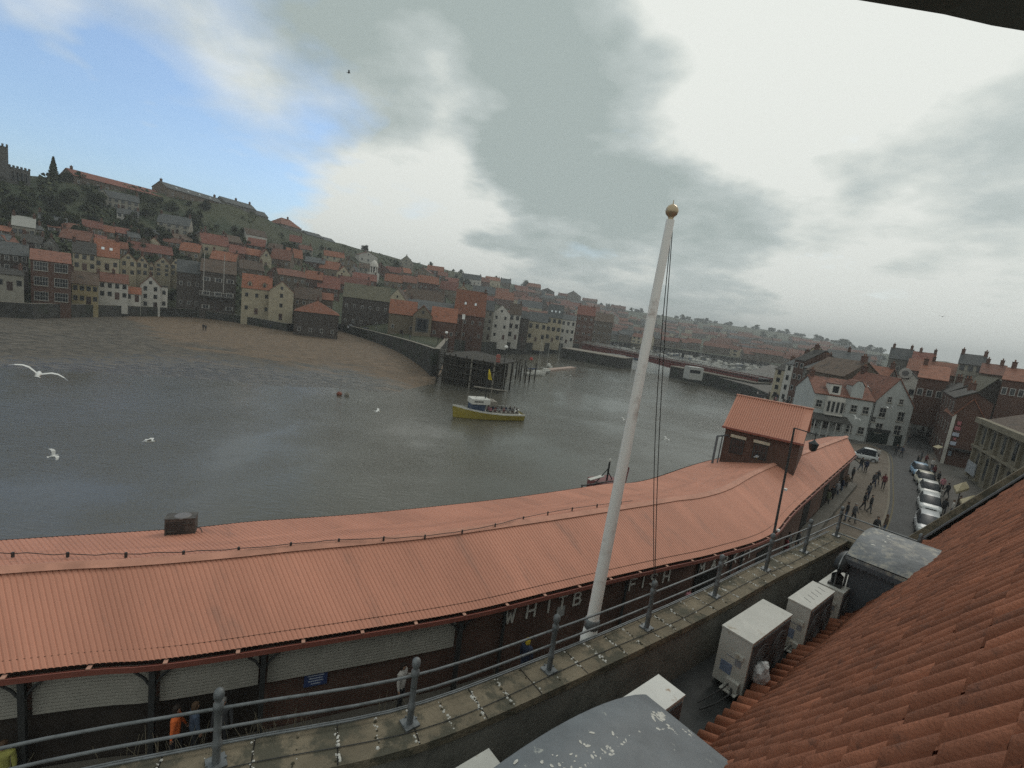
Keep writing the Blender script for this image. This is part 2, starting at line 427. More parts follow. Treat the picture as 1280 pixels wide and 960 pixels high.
def bank_mat():
    m = bpy.data.materials.new('sand_and_mud'); m.use_nodes = True
    nt = m.node_tree; N = nt.nodes; L = nt.links; b = N['Principled BSDF']; b.inputs['Specular IOR Level'].default_value = .5
    g = N.new('ShaderNodeTexCoord'); at = N.new('ShaderNodeAttribute'); at.attribute_name = 'dryness'
    def nz(sc, det, s=(1, 1, 1), rot=0):
        mp = N.new('ShaderNodeMapping'); mp.inputs['Scale'].default_value = s; mp.inputs['Rotation'].default_value = (0, 0, rot); L.new(g.outputs['Object'], mp.inputs['Vector'])
        n = N.new('ShaderNodeTexNoise'); n.inputs['Scale'].default_value = sc; n.inputs['Detail'].default_value = det; n.inputs['Roughness'].default_value = .65; L.new(mp.outputs['Vector'], n.inputs['Vector']); return n.outputs['Fac']
    def mt(op, a, c):
        n = N.new('ShaderNodeMath'); n.operation = op; n.use_clamp = op == 'MULTIPLY_ADD'
        for i, v in enumerate((a, c)):
            if isinstance(v, (int, float)): n.inputs[i].default_value = v
            else: L.new(v, n.inputs[i])
        return n.outputs[0]
    streak = nz(.10, 6, (.6, 2.6, 1), .25); fine = nz(.5, 6, (1, 2, 1), .2)
    f = mt('ADD', at.outputs['Fac'], mt('MULTIPLY', mt('SUBTRACT', streak, .5), 1.9))
    mr = N.new('ShaderNodeMapRange'); mr.inputs['From Min'].default_value = .38; mr.inputs['From Max'].default_value = .62; L.new(f, mr.inputs['Value'])
    r1 = N.new('ShaderNodeValToRGB'); r1.color_ramp.elements[0].color = (.026, .023, .018, 1); r1.color_ramp.elements[1].color = (.12, .10, .078, 1); r1.color_ramp.elements[0].position = .34; r1.color_ramp.elements[1].position = .66; L.new(fine, r1.inputs['Fac'])
    r2 = N.new('ShaderNodeValToRGB'); r2.color_ramp.elements[0].color = (.085, .060, .038, 1); r2.color_ramp.elements[1].color = (.165, .112, .07, 1); r2.color_ramp.elements[0].position = .36; r2.color_ramp.elements[1].position = .66; L.new(fine, r2.inputs['Fac'])
    mx = N.new('ShaderNodeMix'); mx.data_type = 'RGBA'; L.new(mr.outputs['Result'], mx.inputs['Factor']); L.new(r1.outputs['Color'], mx.inputs['A']); L.new(r2.outputs['Color'], mx.inputs['B']); L.new(mx.outputs['Result'], b.inputs['Base Color'])
    ah = N.new('ShaderNodeAttribute'); ah.attribute_name = 'height'; hh = mt('ADD', ah.outputs['Fac'], mt('MULTIPLY', mt('SUBTRACT', fine, .5), .5))
    rm = N.new('ShaderNodeMapRange'); rm.inputs['From Min'].default_value = .13; rm.inputs['From Max'].default_value = .30; rm.inputs['To Min'].default_value = .13; rm.inputs['To Max'].default_value = .85; L.new(hh, rm.inputs['Value']); L.new(rm.outputs['Result'], b.inputs['Roughness'])
    bp = N.new('ShaderNodeBump'); bp.inputs['Strength'].default_value = .5; bp.inputs['Distance'].default_value = .25; L.new(mt('ADD', nz(1.3, 4, (1, 2.5, 1), .2), streak), bp.inputs['Height']); L.new(bp.outputs['Normal'], b.inputs['Normal'])
    return m
mwt = MB(); mwt.face([(-900, -200, -4), (900, -200, -4), (900, 900, -4), (-900, 900, -4)]); mwt.build('water', water_mat(), kind='structure')
# sand and mud bank at the foot of the far quay
MSAND = mat('wet_sand', (.125, .088, .056), .7, .3, .12, bump=.5, bscale=1.2, spec=.4, stain=((.06, .052, .043), .07, .47, .12), detail=8, stretch=(1, 1.8, 1))
MMUD = mat('wet_mud', (.062, .060, .054), .38, .4, .15, bump=.55, bscale=1.6, spec=.5, stain=((.028, .027, .024), .16, .5, .1), detail=8, stretch=(1, 2.2, 1))
edge = [(-200, 452), (-60, 462), (0, 467), (100, 470), (200, 473), (300, 478), (380, 484), (430, 487), (500, 489), (545, 488), (562, 484)]
ms = MB(); gs = []
for x, y in [(xx, interp(edge, xx)) for xx in range(-200, 563, 14)]:
    w0 = W(x, y, -4.05); a = math.atan2(w0.x, w0.y); r0 = math.hypot(w0.x, w0.y)
    r1 = cols(round(px_of_az(a), 1))[0]+1.0
    if r1 < r0+3: r1 = r0+3
    row = []
    for k in range(17):
        t = k/16; r = r0-6+(r1-r0+6)*t
        z = -4.5+2.9*max(0, t)**.62+(random.random()-.5)*.10
        zb = -4.35+1.6*max(0, t)**.8+(random.random()-.5)*.08; wb = min(1, max(0, (x-60)/200)); z = zb+(z-zb)*wb
        if x > 490: z -= 2.6*((x-490)/72)**1.3
        row.append((math.sin(a)*r, math.cos(a)*r, z))
    gs.append(row)
ms.quads(gs, 0, False, True)
dry = []; wet = []
for i, row in enumerate(gs):
    xx = -200+i*14
    for j in range(17):
        t = j/16; lim = interp([(-200, 1.6), (120, 1.4), (180, .7), (210, .42), (300, .33), (420, .25), (500, .15), (562, .1)], xx)
        dry.append(max(0, min(1, .5+(t-lim)*1.6))); wet.append(t)
sbo = ms.build('sand_bank', bank_mat(), kind='structure')
sba = sbo.data.attributes.new('dryness', 'FLOAT', 'POINT')
sba.data.foreach_set('value', dry)
sbw = sbo.data.attributes.new('height', 'FLOAT', 'POINT'); sbw.data.foreach_set('value', wet)
# mud bank by the bridge on the near side
ms = MB()
gp = [[W(838, 474, -4.3), W(870, 462, -2.6)], [W(870, 482, -4.3), W(890, 468, -2.4)], [W(900, 491, -4.3), W(915, 473, -2.3)], [W(925, 500, -4.3), W(945, 482, -2.3)], [W(955, 512, -4.3), W(985, 500, -2.3)]]
ms.quads([[a.lerp(b, t) for t in (0, .25, .5, .75, 1)] for a, b in gp], 0, False, True)
ms.build('mud_bank', MMUD, kind='structure')
# ------------------------------------------------------------ roads and pavements on the near bank
kerb = [W(1086, 556, 0), W(1107, 566, 0), W(1112, 578, 0), W(1112, 600, 0), W(1112, 625, 0), W(1108, 645, 0), W(1098, 668, 0), W(1080, 700, 0), W(1040, 760, 0)]
rr_ = [W(1170, 560, 0), W(1150, 572, 0), W(1137, 585, 0), W(1142, 600, 0), W(1152, 620, 0), W(1168, 650, 0), W(1178, 680, 0), W(1190, 720, 0), W(1200, 800, 0)]
kl = resample(kerb, .8); rl = resample(rr_, .8)
n_ = 60
kl = [kl[int(i*(len(kl)-1)/n_)] for i in range(n_+1)]; rl = [rl[int(i*(len(rl)-1)/n_)] for i in range(n_+1)]
mr_ = MB(); mr_.quads([[(p.x, p.y, .008) for p in kl], [(p.x, p.y, .008) for p in rl]]); mr_.build('road', MROAD, kind='structure')
# side street going uphill between the white public house and the brick row
ss = MB(); ss.face([tuple(W(x, y, .012)) for x, y in ((1112, 578), (1132, 558), (1141, 532), (1152, 530), (1163, 545), (1172, 562), (1150, 574))]); ss.build('road', MROAD, kind='structure')
pl = [Vector((p.x, p.y)) for p in kl]
po = off(pl, .3)
side = 1 if (po[10]-Vector((0, 30))).length < (pl[10]-Vector((0, 30))).length else -1
kb = MB(); a_ = off(pl, 0); b_ = off(pl, side*.18)
kb.quads([[(p.x, p.y, .008) for p in a_], [(p.x, p.y, .13) for p in a_], [(p.x, p.y, .13) for p in b_]])
kb.build('kerb', mat('kerb_stone', (.15, .13, .10), .9, .2), kind='structure')
pv = MB(); mk = off(pl, side*.18)
inner = [W(1040, 556, 0), W(1075, 580, 0), W(1070, 590, 0), W(1040, 620, 0), W(1010, 655, 0), W(985, 690, 0), W(960, 720, 0), W(940, 780, 0)]
il = resample(inner, .8); il = [il[int(i*(len(il)-1)/n_)] for i in range(n_+1)]
pv.quads([[(p.x, p.y, .13) for p in mk], [(p.x, p.y, .13) for p in il]])
yl = MB(); y0 = off(pl, -side*.25); y1 = off(pl, -side*.37)
yl.quads([[(p.x, p.y, .014) for p in y0], [(p.x, p.y, .014) for p in y1]]); yl.build('road_marking', mat('yellow_line', (.11, .09, .05), .9, .4, 4), kind='structure')
# pavement continues left along the market, below the building
lst = [W(940, 780, .13), Vector((6, 15.2, .13)), Vector((-2, 11, .13)), Vector((-12, 6, .13)), Vector((-40, -2, .13))]
pv.build('pavement', MPAVE, kind='structure')
lp = MB(); lp.face([(-45, 6, .11), (-45, -4, .11), (30, -4, .11), (40, 22, .11), (24, 36, .11), (11, 24, .11), (-1, 16, .11), (-13, 11.5, .11)]); 
lp.build('pavement', MROAD, kind='structure')
hv = MB(); hv.box((100, 1000, 56), (4400, 3400, 128)); 
def haze():
    m = bpy.data.materials.new('haze'); m.use_nodes = True
    nt = m.node_tree; N = nt.nodes; L = nt.links; N.remove(N['Principled BSDF'])
    v = N.new('ShaderNodeVolumePrincipled'); v.inputs['Density'].default_value = HAZE; v.inputs['Color'].default_value = (.84, .88, .90, 1); v.inputs['Anisotropy'].default_value = .2
    L.new(v.outputs['Volume'], N['Material Output'].inputs['Volume']); return m
if HAZE > 0:
    hv = MB(); hv.b2(-2600, 3200, -300, 4300, -8.5, 150); hv.build('haze', haze(), kind='stuff')
# ------------------------------------------------------------ fish market
MROOFC = mat('corrugated_salmon_roof', (.46, .205, .138), .62, .17, .4, spec=.3, stain=((.29, .15, .11), 1.0, .55, .2), detail=8, stretch=(1.0, .18, 1), uv=True)
MRIDGE = mat('ridge_capping', (.46, .225, .16), .7, .2, 1.2, stain=((.5, .42, .34), 2.5, .66, .06))
MFASCIA = mat('painted_red_gutter', (.22, .075, .055), .5, .15, 1)
MBRICK = brick_mat('dark_red_brick', (.105, .046, .034), (.075, .036, .028), (.10, .085, .07), 1.0)
MSHUT = mat('cream_roller_shutter', (.30, .285, .25), .6, .12, 1.5)
MDARKM = mat('dark_painted_metal', (.035, .036, .036), .5, .2, 3)
MWHITE = mat('white_paint', (.72, .71, .68), .6, .1, 2)
MGLASS = mat('dark_window_glass', (.018, .021, .024), .12, .1, 1, spec=.6)
MBLACK = mat('black_gap', (.012, .011, .010), .9, .2, 2)
E0 = [(-24, 5.1)]+[tuple(W(*p, 3.6)[:2]) for p in ((0, 843), (195, 825), (330, 806), (570, 767), (690, 739), (760, 722), (830, 706), (900, 690), (965, 667), (1000, 630), (1070, 568))]
F0 = [(-32, 8.6)]+[tuple(W(*p, 3.6)[:2]) for p in far_eave_px[:-2]]+[tuple(W(903, 572, 3.6)[:2]), tuple(W(1036, 546, 3.6)[:2])]
EP = resample(E0, .034); n = len(EP)
FP_ = resample(F0, .034); FP = [FP_[int(round(i*(len(FP_)-1)/(n-1)))] for i in range(n)]
mk = root('fish_market', (-.9, 15.5, 0), label='long low brick fish market with a curved salmon-red corrugated roof along the quay', cat='market hall')
g = []
ZR = 4.85; RT = .40
for i, (a, b) in enumerate(zip(EP, FP)):
    w = (0, .020, .020, .020)[i % 4]; r = a.lerp(b, RT)
    g.append([(a.x, a.y, 3.6+w), (a.lerp(r, .5).x, a.lerp(r, .5).y, (3.6+ZR)/2+w), (r.x, r.y, ZR+w), (b.lerp(r, .5).x, b.lerp(r, .5).y, (3.6+ZR)/2+w), (b.x, b.y, 3.6+w)])
ro = MB(); ro.quads([list(r) for r in g], uvf=lambda i, j: (i*.034, j*2.4+(50 if j > 2 else 0))); ROOF = ro.build('roof', MROOFC, mk)
rg = MB(); rid = [Vector(r[2][:2]) for r in g[::16]]; ra, rb = off(rid, .24), off(rid, -.24)
rg.quads([[(p.x, p.y, ZR-.015) for p in rb], [(p.x, p.y, ZR+.10) for p in rid], [(p.x, p.y, ZR-.015) for p in ra]]); rg.build('ridge_cap', MRIDGE, ROOF)
# overlap of the upper sheets below the ridge on the street side: a step with dark shadow
el = [Vector(p) for p in EP[::16]]; fl = [Vector(p) for p in FP[::16]]
gt = MB()
o1, o2, o3 = off(el, -.02), off(el, -.14), off(el, .22)
gt.quads([[(p.x, p.y, 3.50) for p in o1], [(p.x, p.y, 3.38) for p in o1], [(p.x, p.y, 3.38) for p in o2], [(p.x, p.y, 3.54) for p in o2], [(p.x, p.y, 3.54) for p in off(el, -.115)], [(p.x, p.y, 3.42) for p in off(el, -.10)], [(p.x, p.y, 3.42) for p in off(el, -.03)]])
gt.build('gutter', MFASCIA, mk)
bk = MB()
acc = 0
for i in range(0, len(EP)-24, 50):     # gutter brackets
    p = EP[i]; q = EP[i+4]; a = math.atan2(q.y-p.y, q.x-p.x); bk = MB()
    bk.box((p.x+.06*math.sin(a), p.y-.06*math.cos(a), 3.56), (.10, .16, .03), a)
    bk.build('gutter_bracket', mat('gutter_bracket_paint', (.42, .23, .17), .7), mk)
g2 = MB(); g2.quads([[(p.x, p.y, 3.52) for p in off(fl, .02)], [(p.x, p.y, 3.36) for p in off(fl, .02)], [(p.x, p.y, 3.36) for p in off(fl, .16)], [(p.x, p.y, 3.56) for p in off(fl, .16)]])
g2.build('gutter', mat('dark_gutter', (.06, .035, .03), .6), mk)
def arc_uv(poly, z0, z1):
    L_ = [0]
    for a, b in zip(poly, poly[1:]): L_.append(L_[-1]+(b-a).length)
    return lambda i, j: (L_[j], z1 if i else z0)
wall_s = off(el, .30); wl_ = MB()
def near_i(pt, poly): return min(range(len(poly)), key=lambda k: (poly[k]-Vector(pt[:2])).length)
wl_.quads([[(p.x, p.y, -.02) for p in wall_s], [(p.x, p.y, 3.75) for p in wall_s]], uvf=arc_uv(wall_s, 0, 3.75))
wf = off(fl, -.5); wl_.quads([[(p.x, p.y, 3.7) for p in wf], [(p.x, p.y, -.02) for p in wf]], uvf=arc_uv(wf, 0, 3.7))
for s_, f_, r_ in ((wall_s[0], wf[0], rid[0]), (wall_s[-1], wf[-1], rid[-1])):
    wl_.face([(s_.x, s_.y, 0), (f_.x, f_.y, 0), (f_.x, f_.y, 3.7), (r_.x, r_.y, ZR-.03), (s_.x, s_.y, 3.7)], uv=[(0, 0), (10, 0), (10, 3.7), (5, 5), (0, 3.7)])
wl_.build('wall', MBRICK, mk)
po1, po2 = off(el, .25), off(el, -.75); m_ = MB(); m_.quads([[(p.x, p.y, .0) for p in po2], [(p.x, p.y, .5) for p in po2], [(p.x, p.y, .5) for p in po1]]); m_.build('loading_step', MPAVE2, mk)
# white roller shutters high on the street front, posts with braces, the painted stall shade below
def front(px, zz=3.3, d=.5):
    w = W(px[0], px[1], zz); i = near_i(w, el); i = min(max(i, 1), len(el)-2)
    t = (el[i+1]-el[i-1]).normalized(); nrm_ = Vector((t.y, -t.x)); base = el[i]
    return base, t, nrm_
def along(i, s):                       # point on the street wall
    return wall_s[i]
cum = [0]
for a, b in zip(wall_s, wall_s[1:]): cum.append(cum[-1]+(b-a).length)
def at_s(s, out=0.0):
    j = 0
    while j < len(cum)-2 and cum[j+1] < s: j += 1
    t = (s-cum[j])/(cum[j+1]-cum[j]); p = wall_s[j].lerp(wall_s[j+1], t); d = (wall_s[j+1]-wall_s[j]).normalized()
    return p+Vector((d.y, -d.x))*out, math.atan2(d.y, d.x), d
def s_of(px, py, z):
    w = W(px, py, z); i = min(max(near_i(w, wall_s), 1), len(wall_s)-2); d = (wall_s[i+1]-wall_s[i-1]).normalized()
    # slide along the wall until the projected column matches
    s0 = cum[i]+(Vector(w[:2])-wall_s[i]).dot(d); lo, hi = s0-4, s0+4
    for _ in range(30):
        m = (lo+hi)/2; q = at_s(max(0, m))[0]
        if pix(q.x, q.y, z)[0] < px: lo = m
        else: hi = m
    return max(0.2, lo)
edges = [s_of(-260, 870, 3.0), s_of(36, 860, 3.0), s_of(196, 838, 3.0), s_of(330, 825, 3.0), s_of(572, 785, 3.0)]
edges[0] = edges[1]-4.2
for k in range(4):
    a, b = edges[k]+.12, edges[k+1]-.12; sh = MB(); rows = 12; nseg = 10
    for j in range(rows):
        z1 = 3.34-j*.098; gg = []
        for zz, oo in ((z1, .10), (z1-.012, .135), (z1-.075, .135), (z1-.098, .10)):
            gg.append([(*at_s(a+(b-a)*q/nseg, oo)[0], zz) for q in range(nseg+1)])
        sh.quads(gg)
    sh.build('shutter', MSHUT, mk)
op = MB()                               # flat dark sheet on the wall, painted as shade inside the left stall bays
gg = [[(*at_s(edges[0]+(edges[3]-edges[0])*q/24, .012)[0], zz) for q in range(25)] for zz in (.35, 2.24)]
op.quads(gg); op.build('stall_shade_sheet', mat('painted_stall_shade', (.030, .024, .020), .9, .4, 1.2), mk)
for k, s in enumerate(edges[:5]):
    p, a, d = at_s(s, .30); ps = MB()
    ps.b2(-.07, .07, -.07, .07, -.0, 3.36)
    ps.box((0, -.0, .15), (.26, .26, .3))
    for sx in (-1, 1):
        ps.tube([(0, 0, 2.75), (sx*.2, 0, 3.1), (sx*.42, 0, 3.30)], .035, 6)
    r_ = MB(); M = Matrix.Translation((p.x, p.y, 0)) @ Matrix.Rotation(a, 4, 'Z'); ps.v = [tuple(M @ Vector(q)) for q in ps.v]
    ps.build('post', MDARKM, mk)
# drainpipes and posts further along
for px, py in ((628, 770), (780, 735), (870, 715), (912, 700), (925, 695)):
    p, a, d = at_s(s_of(px, py, 2.6), .1); dp = MB(); dp.tube([(p.x, p.y, 3.4), (p.x, p.y, 0.05)], .06, 8); dp.build('drainpipe', MDARKM, mk)
# doors further right along the wall
for px, py, w in ((880, 735, 2.2), (950, 700, 2.4), (1005, 655, 2.4), (1030, 625, 2.4), (1050, 600, 2.4)):
    s = s_of(px, py, 1.2); dd = MB()
    for zz0, zz1, oo in ((.05, 2.5, .03),):
        dd.quads([[(*at_s(s-w/2+w*q/4, oo)[0], z) for q in range(5)] for z in (zz0, zz1)])
    dd.build('doorway', MBLACK, mk)
# lettering: block capitals built from strokes, WHITBY FISH MARKET
GL = {'W': [(0, 1, .22, 0), (.22, 0, .5, .7), (.5, .7, .78, 0), (.78, 0, 1, 1)], 'H': [(0, 0, 0, 1), (1, 0, 1, 1), (0, .5, 1, .5)], 'I': [(.5, 0, .5, 1)], 'T': [(0, 1, 1, 1), (.5, 0, .5, 1)],
      'B': [(0, 0, 0, 1), (0, 1, .75, 1), (.75, 1, .9, .78), (.9, .78, .7, .53), (0, .53, .7, .53), (.7, .53, 1, .27), (1, .27, .8, 0), (0, 0, .8, 0)], 'Y': [(0, 1, .5, .5), (1, 1, .5, .5), (.5, 0, .5, .5)],
      'F': [(0, 0, 0, 1), (0, 1, 1, 1), (0, .52, .8, .52)], 'S': [(1, .85, .7, 1), (.7, 1, .3, 1), (.3, 1, 0, .8), (0, .8, .2, .55), (.2, .55, .8, .45), (.8, .45, 1, .22), (1, .22, .7, 0), (.7, 0, .3, 0), (.3, 0, 0, .15)],
      'M': [(0, 0, 0, 1), (0, 1, .5, .4), (.5, .4, 1, 1), (1, 1, 1, 0)], 'A': [(0, 0, .5, 1), (.5, 1, 1, 0), (.2, .38, .8, .38)], 'R': [(0, 0, 0, 1), (0, 1, .8, 1), (.8, 1, 1, .77), (1, .77, .8, .52), (.8, .52, 0, .52), (.5, .52, 1, 0)],
      'K': [(0, 0, 0, 1), (1, 1, 0, .42), (.3, .58, 1, 0)], 'E': [(0, 0, 0, 1), (0, 1, 1, 1), (0, .52, .8, .52), (0, 0, 1, 0)]}
MLET = mat('pale_letter_paint', (.50, .48, .44), .7, .15, 3)
def letters(words, h=.46):
    for ch, px, py in words:
        s = s_of(px, py, 2.9); w = .05 if ch == 'I' else .30; lt = MB()
        for x0, y0, x1, y1 in GL[ch]:
            A = Vector(((x0-.5)*w if ch != 'I' else 0, (y0)*h)); B = Vector(((x1-.5)*w if ch != 'I' else 0, (y1)*h)); dv = (B-A); ln = dv.length+.05
            dv.normalize(); nn = Vector((-dv.y, dv.x))*.03; A -= dv*.025; B += dv*.025
            quad = [A+nn, A-nn, B-nn, B+nn]; gg = []
            P3 = []
            for oo in (.015, .05):
                P3.append([Vector((*at_s(s+q.x*1.25, oo)[0], 2.50+q.y*1.15)) for q in quad])
            lt.face(P3[1]); lt.face(P3[0][::-1])
            for k in range(4): lt.face([P3[0][k], P3[0][(k+1) % 4], P3[1][(k+1) % 4], P3[1][k]])
        lt.build('letter', MLET, mk)
letters([('W', 638, 770), ('H', 664, 764), ('I', 686, 759), ('T', 703, 754), ('B', 722, 750), ('Y', 743, 745), ('F', 791, 722), ('I', 804, 719), ('S', 817, 716), ('H', 833, 712),
         ('M', 877, 700), ('A', 892, 696), ('R', 906, 691), ('K', 918, 688), ('E', 929, 684), ('T', 937, 681)])
# blue notice, pale notice
for px, py, c, lab in ((394, 846, (.035, .055, .14), 'blue_notice'), (700, 765, (.3, .3, .29), 'grey_notice')):
    s = s_of(px, py, 1.7 if c[2] == .14 else 2.4); z = 1.9 if c[2] == .14 else 2.35; sg = MB(); sx = .34 if c[2] == .14 else .2
    for oo in (.03, .05): sg.quads([[(*at_s(s-sx, oo)[0], z-.2), (*at_s(s+sx, oo)[0], z-.2)], [(*at_s(s-sx, oo)[0], z+.25), (*at_s(s+sx, oo)[0], z+.25)]])
    o = sg.build('notice_board', mat(lab, c, .5), None); tag(o, label='small blue notice with faint white lines on the market brick wall' if c[2] == .14 else 'small pale square notice on the market wall left of the flagpole', cat='sign')
    if c[2] == .14:
        for k, wd_ in enumerate((.24, .2, .22, .14)):
            l2 = MB(); zz = z+.16-k*.09; l2.quads([[(*at_s(s-wd_, .056)[0], zz-.018), (*at_s(s+wd_, .056)[0], zz-.018)], [(*at_s(s-wd_, .056)[0], zz+.018), (*at_s(s+wd_, .056)[0], zz+.018)]]); l2.build('text_line', mat('sign_white', (.35, .38, .45), .6), o)
# cable of clips strung along the roof
cb = MB(); cps = [W(x, y, z) for x, y, z in ((-60, 680, 4.9), (0, 684, 4.85), (120, 690, 4.92), (300, 692, 4.8), (402, 684, 4.75), (520, 678, 4.7), (620, 664, 4.65), (705, 644, 4.6), (790, 630, 4.75))]
cp2 = resample([p[:2] for p in cps], .4)
def roofz(p):
    i = min(range(0, len(EP), 16), key=lambda k: (EP[k].lerp(FP[k], .5)-p).length)
    a, b = EP[i], FP[i]; t = (p-a).dot(b-a)/(b-a).length_squared
    return 3.6+(ZR-3.6)*(t/RT if t < RT else (1-t)/(1-RT))
ptsc = [(p.x, p.y, roofz(p)+.16) for p in cp2]; cb.tube(ptsc, .014, 5)
for p in ptsc[::4]: cb.b2(p[0]-.03, p[0]+.03, p[1]-.03, p[1]+.03, p[2]-.12, p[2]+.05)
tag(cb.build('string_light_cable', MDARKM), label='thin dark cable with small clips strung along the red market roof', cat='cable')
# roof plant: condenser on a frame at the far eave
c0 = W(224, 668, 3.95); fr = root('roof_condenser', (c0.x, c0.y, 3.7), math.radians(24), label='dark boxy condenser unit on a metal frame at the far edge of the market roof', cat='air conditioner')
fr.scale = (.8, .8, .72)
b = MB(); b.b2(-.62, .62, .1, .75, .25, 1.15); b.b2(-.64, .64, .08, .77, 1.15, 1.19); b.b2(-.5, -.1, .06, .1, .45, .5); b.b2(.1, .5, .06, .1, .85, .92); b.build('casing', mat('grubby_dark_casing', (.075, .068, .062), .7, .3, 4), fr, True)
b = MB()
for k in range(7): b.b2(-.56, .2, .085, .1, .35+k*.1, .39+k*.1)
b.build('grille', MDARKM, fr, True)
b = MB(); b.lathe((.05, .43, 1.15), [(.36, 0), (.36, .05), (.3, .07)], 18); b.build('fan_guard', mat('fan_metal', (.16, .15, .15), .5), fr, True)
for sx in (-.55, .55):
    b = MB(); b.tube([(sx, -.7, .32), (sx, .9, -.02)], .04, 6); b.tube([(sx, .7, 0), (sx, .7, .26)], .035, 6); b.tube([(sx, .15, .1), (sx, .15, .26)], .035, 6); b.build('support_rail', MDARKM, fr, True)
b = MB(); b.tube([(.62, .3, .6), (.85, .2, .5), (.95, .1, .22), (1.9, 0, .24), (2.1, -.5, .36)], .025, 6); b.build('pipe', MDARKM, fr, True)
# ------------------------------------------------------------ generic house
WID = {}
def win(parent, x, z, w, h, y=0.0, frame=None, simple=False, bars=1, sill=True, axis='x', side=1):
    fm = frame or MWFR
    def bx(mb, x0, x1, z0, z1, d0, d1):
        if axis == 'x': mb.b2(x0, x1, y-d1, y-d0, z0, z1)
        else:
            if side > 0: mb.b2(y+d0, y+d1, x0, x1, z0, z1)
            else: mb.b2(y-d1, y-d0, x0, x1, z0, z1)
    if simple:
        m = MB(); bx(m, x-w/2, x+w/2, z, z+h, .0, .05)
        k0 = len(m.f); bx(m, x-w*.36, x-.02*w, z+h*.09, z+h*.91, .03, .065); bx(m, x+.02*w, x+w*.36, z+h*.09, z+h*.91, .03, .065)
        for k in range(k0, len(m.f)): m.m[k] = 1
        return m.build('window', [fm, MGLASS], parent, True)
    t = min(.09, w*.12); m = MB()
    bx(m, x-w/2, x-w/2+t, z, z+h, -.02, .07); bx(m, x+w/2-t, x+w/2, z, z+h, -.02, .07)
    bx(m, x-w/2+t, x+w/2-t, z, z+t, -.02, .07); bx(m, x-w/2+t, x+w/2-t, z+h-t, z+h, -.02, .07)
    bx(m, x-w/2+t, x+w/2-t, z+h/2-t*.4, z+h/2+t*.4, -.02, .06)
    for k in range(bars):
        xx = x-w/2+w*(k+1)/(bars+1); bx(m, xx-t*.25, xx+t*.25, z+t, z+h-t, -.02, .055)
    o = m.build('window', fm, parent, True)
    g = MB(); bx(g, x-w/2+t, x+w/2-t, z+t, z+h-t, -.01, .02); g.build('pane', MGLASS, o, True)
    if sill:
        s = MB(); bx(s, x-w/2-.08, x+w/2+.08, z-.1, z-.003, -.01, .14); s.build('sill', MSILL, o, True)
    return o
MWFR = mat('window_frame_white', (.33, .32, .30), .6, .1, 2)
MWDK = mat('window_frame_dark', (.06, .06, .06), .6, .1, 2)
MSILL = mat('stone_sill', (.28, .26, .22), .85, .15, 3)
MCHIM = mat('chimney_brick', (.10, .055, .042), .9, .3, 2, rnd=.25)
MPOT = mat('chimney_pot', (.22, .11, .07), .8, .2, 3)
def wallm(n_, c, v=.2): return mat('wall_'+n_, c, .9, v, .7, bump=.25, bscale=6, rnd=.12, stain=(tuple(x*.6 for x in c), 1.3, .58, .14))
WALL = {'cream': wallm('cream', (.35, .305, .22)), 'white': wallm('white', (.46, .44, .40), .1), 'pale': wallm('pale', (.24, .225, .19)), 'stone': wallm('stone', (.135, .11, .08)),
        'brick': wallm('brick', (.092, .052, .040)), 'dark': wallm('dark', (.062, .052, .046)), 'yellow': wallm('yellow', (.27, .22, .125)), 'grey': wallm('grey', (.125, .118, .105)),
        'blue': wallm('blue', (.39, .40, .385), .12), 'brown': wallm('brown', (.10, .078, .06))}
def roofm(n_, c): return mat('roof_'+n_, c, .85, .28, 1.2, bump=.7, bscale=3.5, rnd=.22, stain=((c[0]*.5, c[1]*.6, c[2]*.7), .9, .53, .14), stretch=(1, 1, 3.5))
ROOFM = {'orange': roofm('orange', (.185, .074, .044)), 'red': roofm('red', (.155, .062, .046)), 'rust': roofm('rust', (.15, .068, .048)), 'slate': roofm('slate', (.075, .078, .078)),
         'brown': roofm('brown', (.09, .064, .048)), 'dark': roofm('dark', (.045, .042, .038)), 'moss': roofm('moss', (.085, .078, .052))}
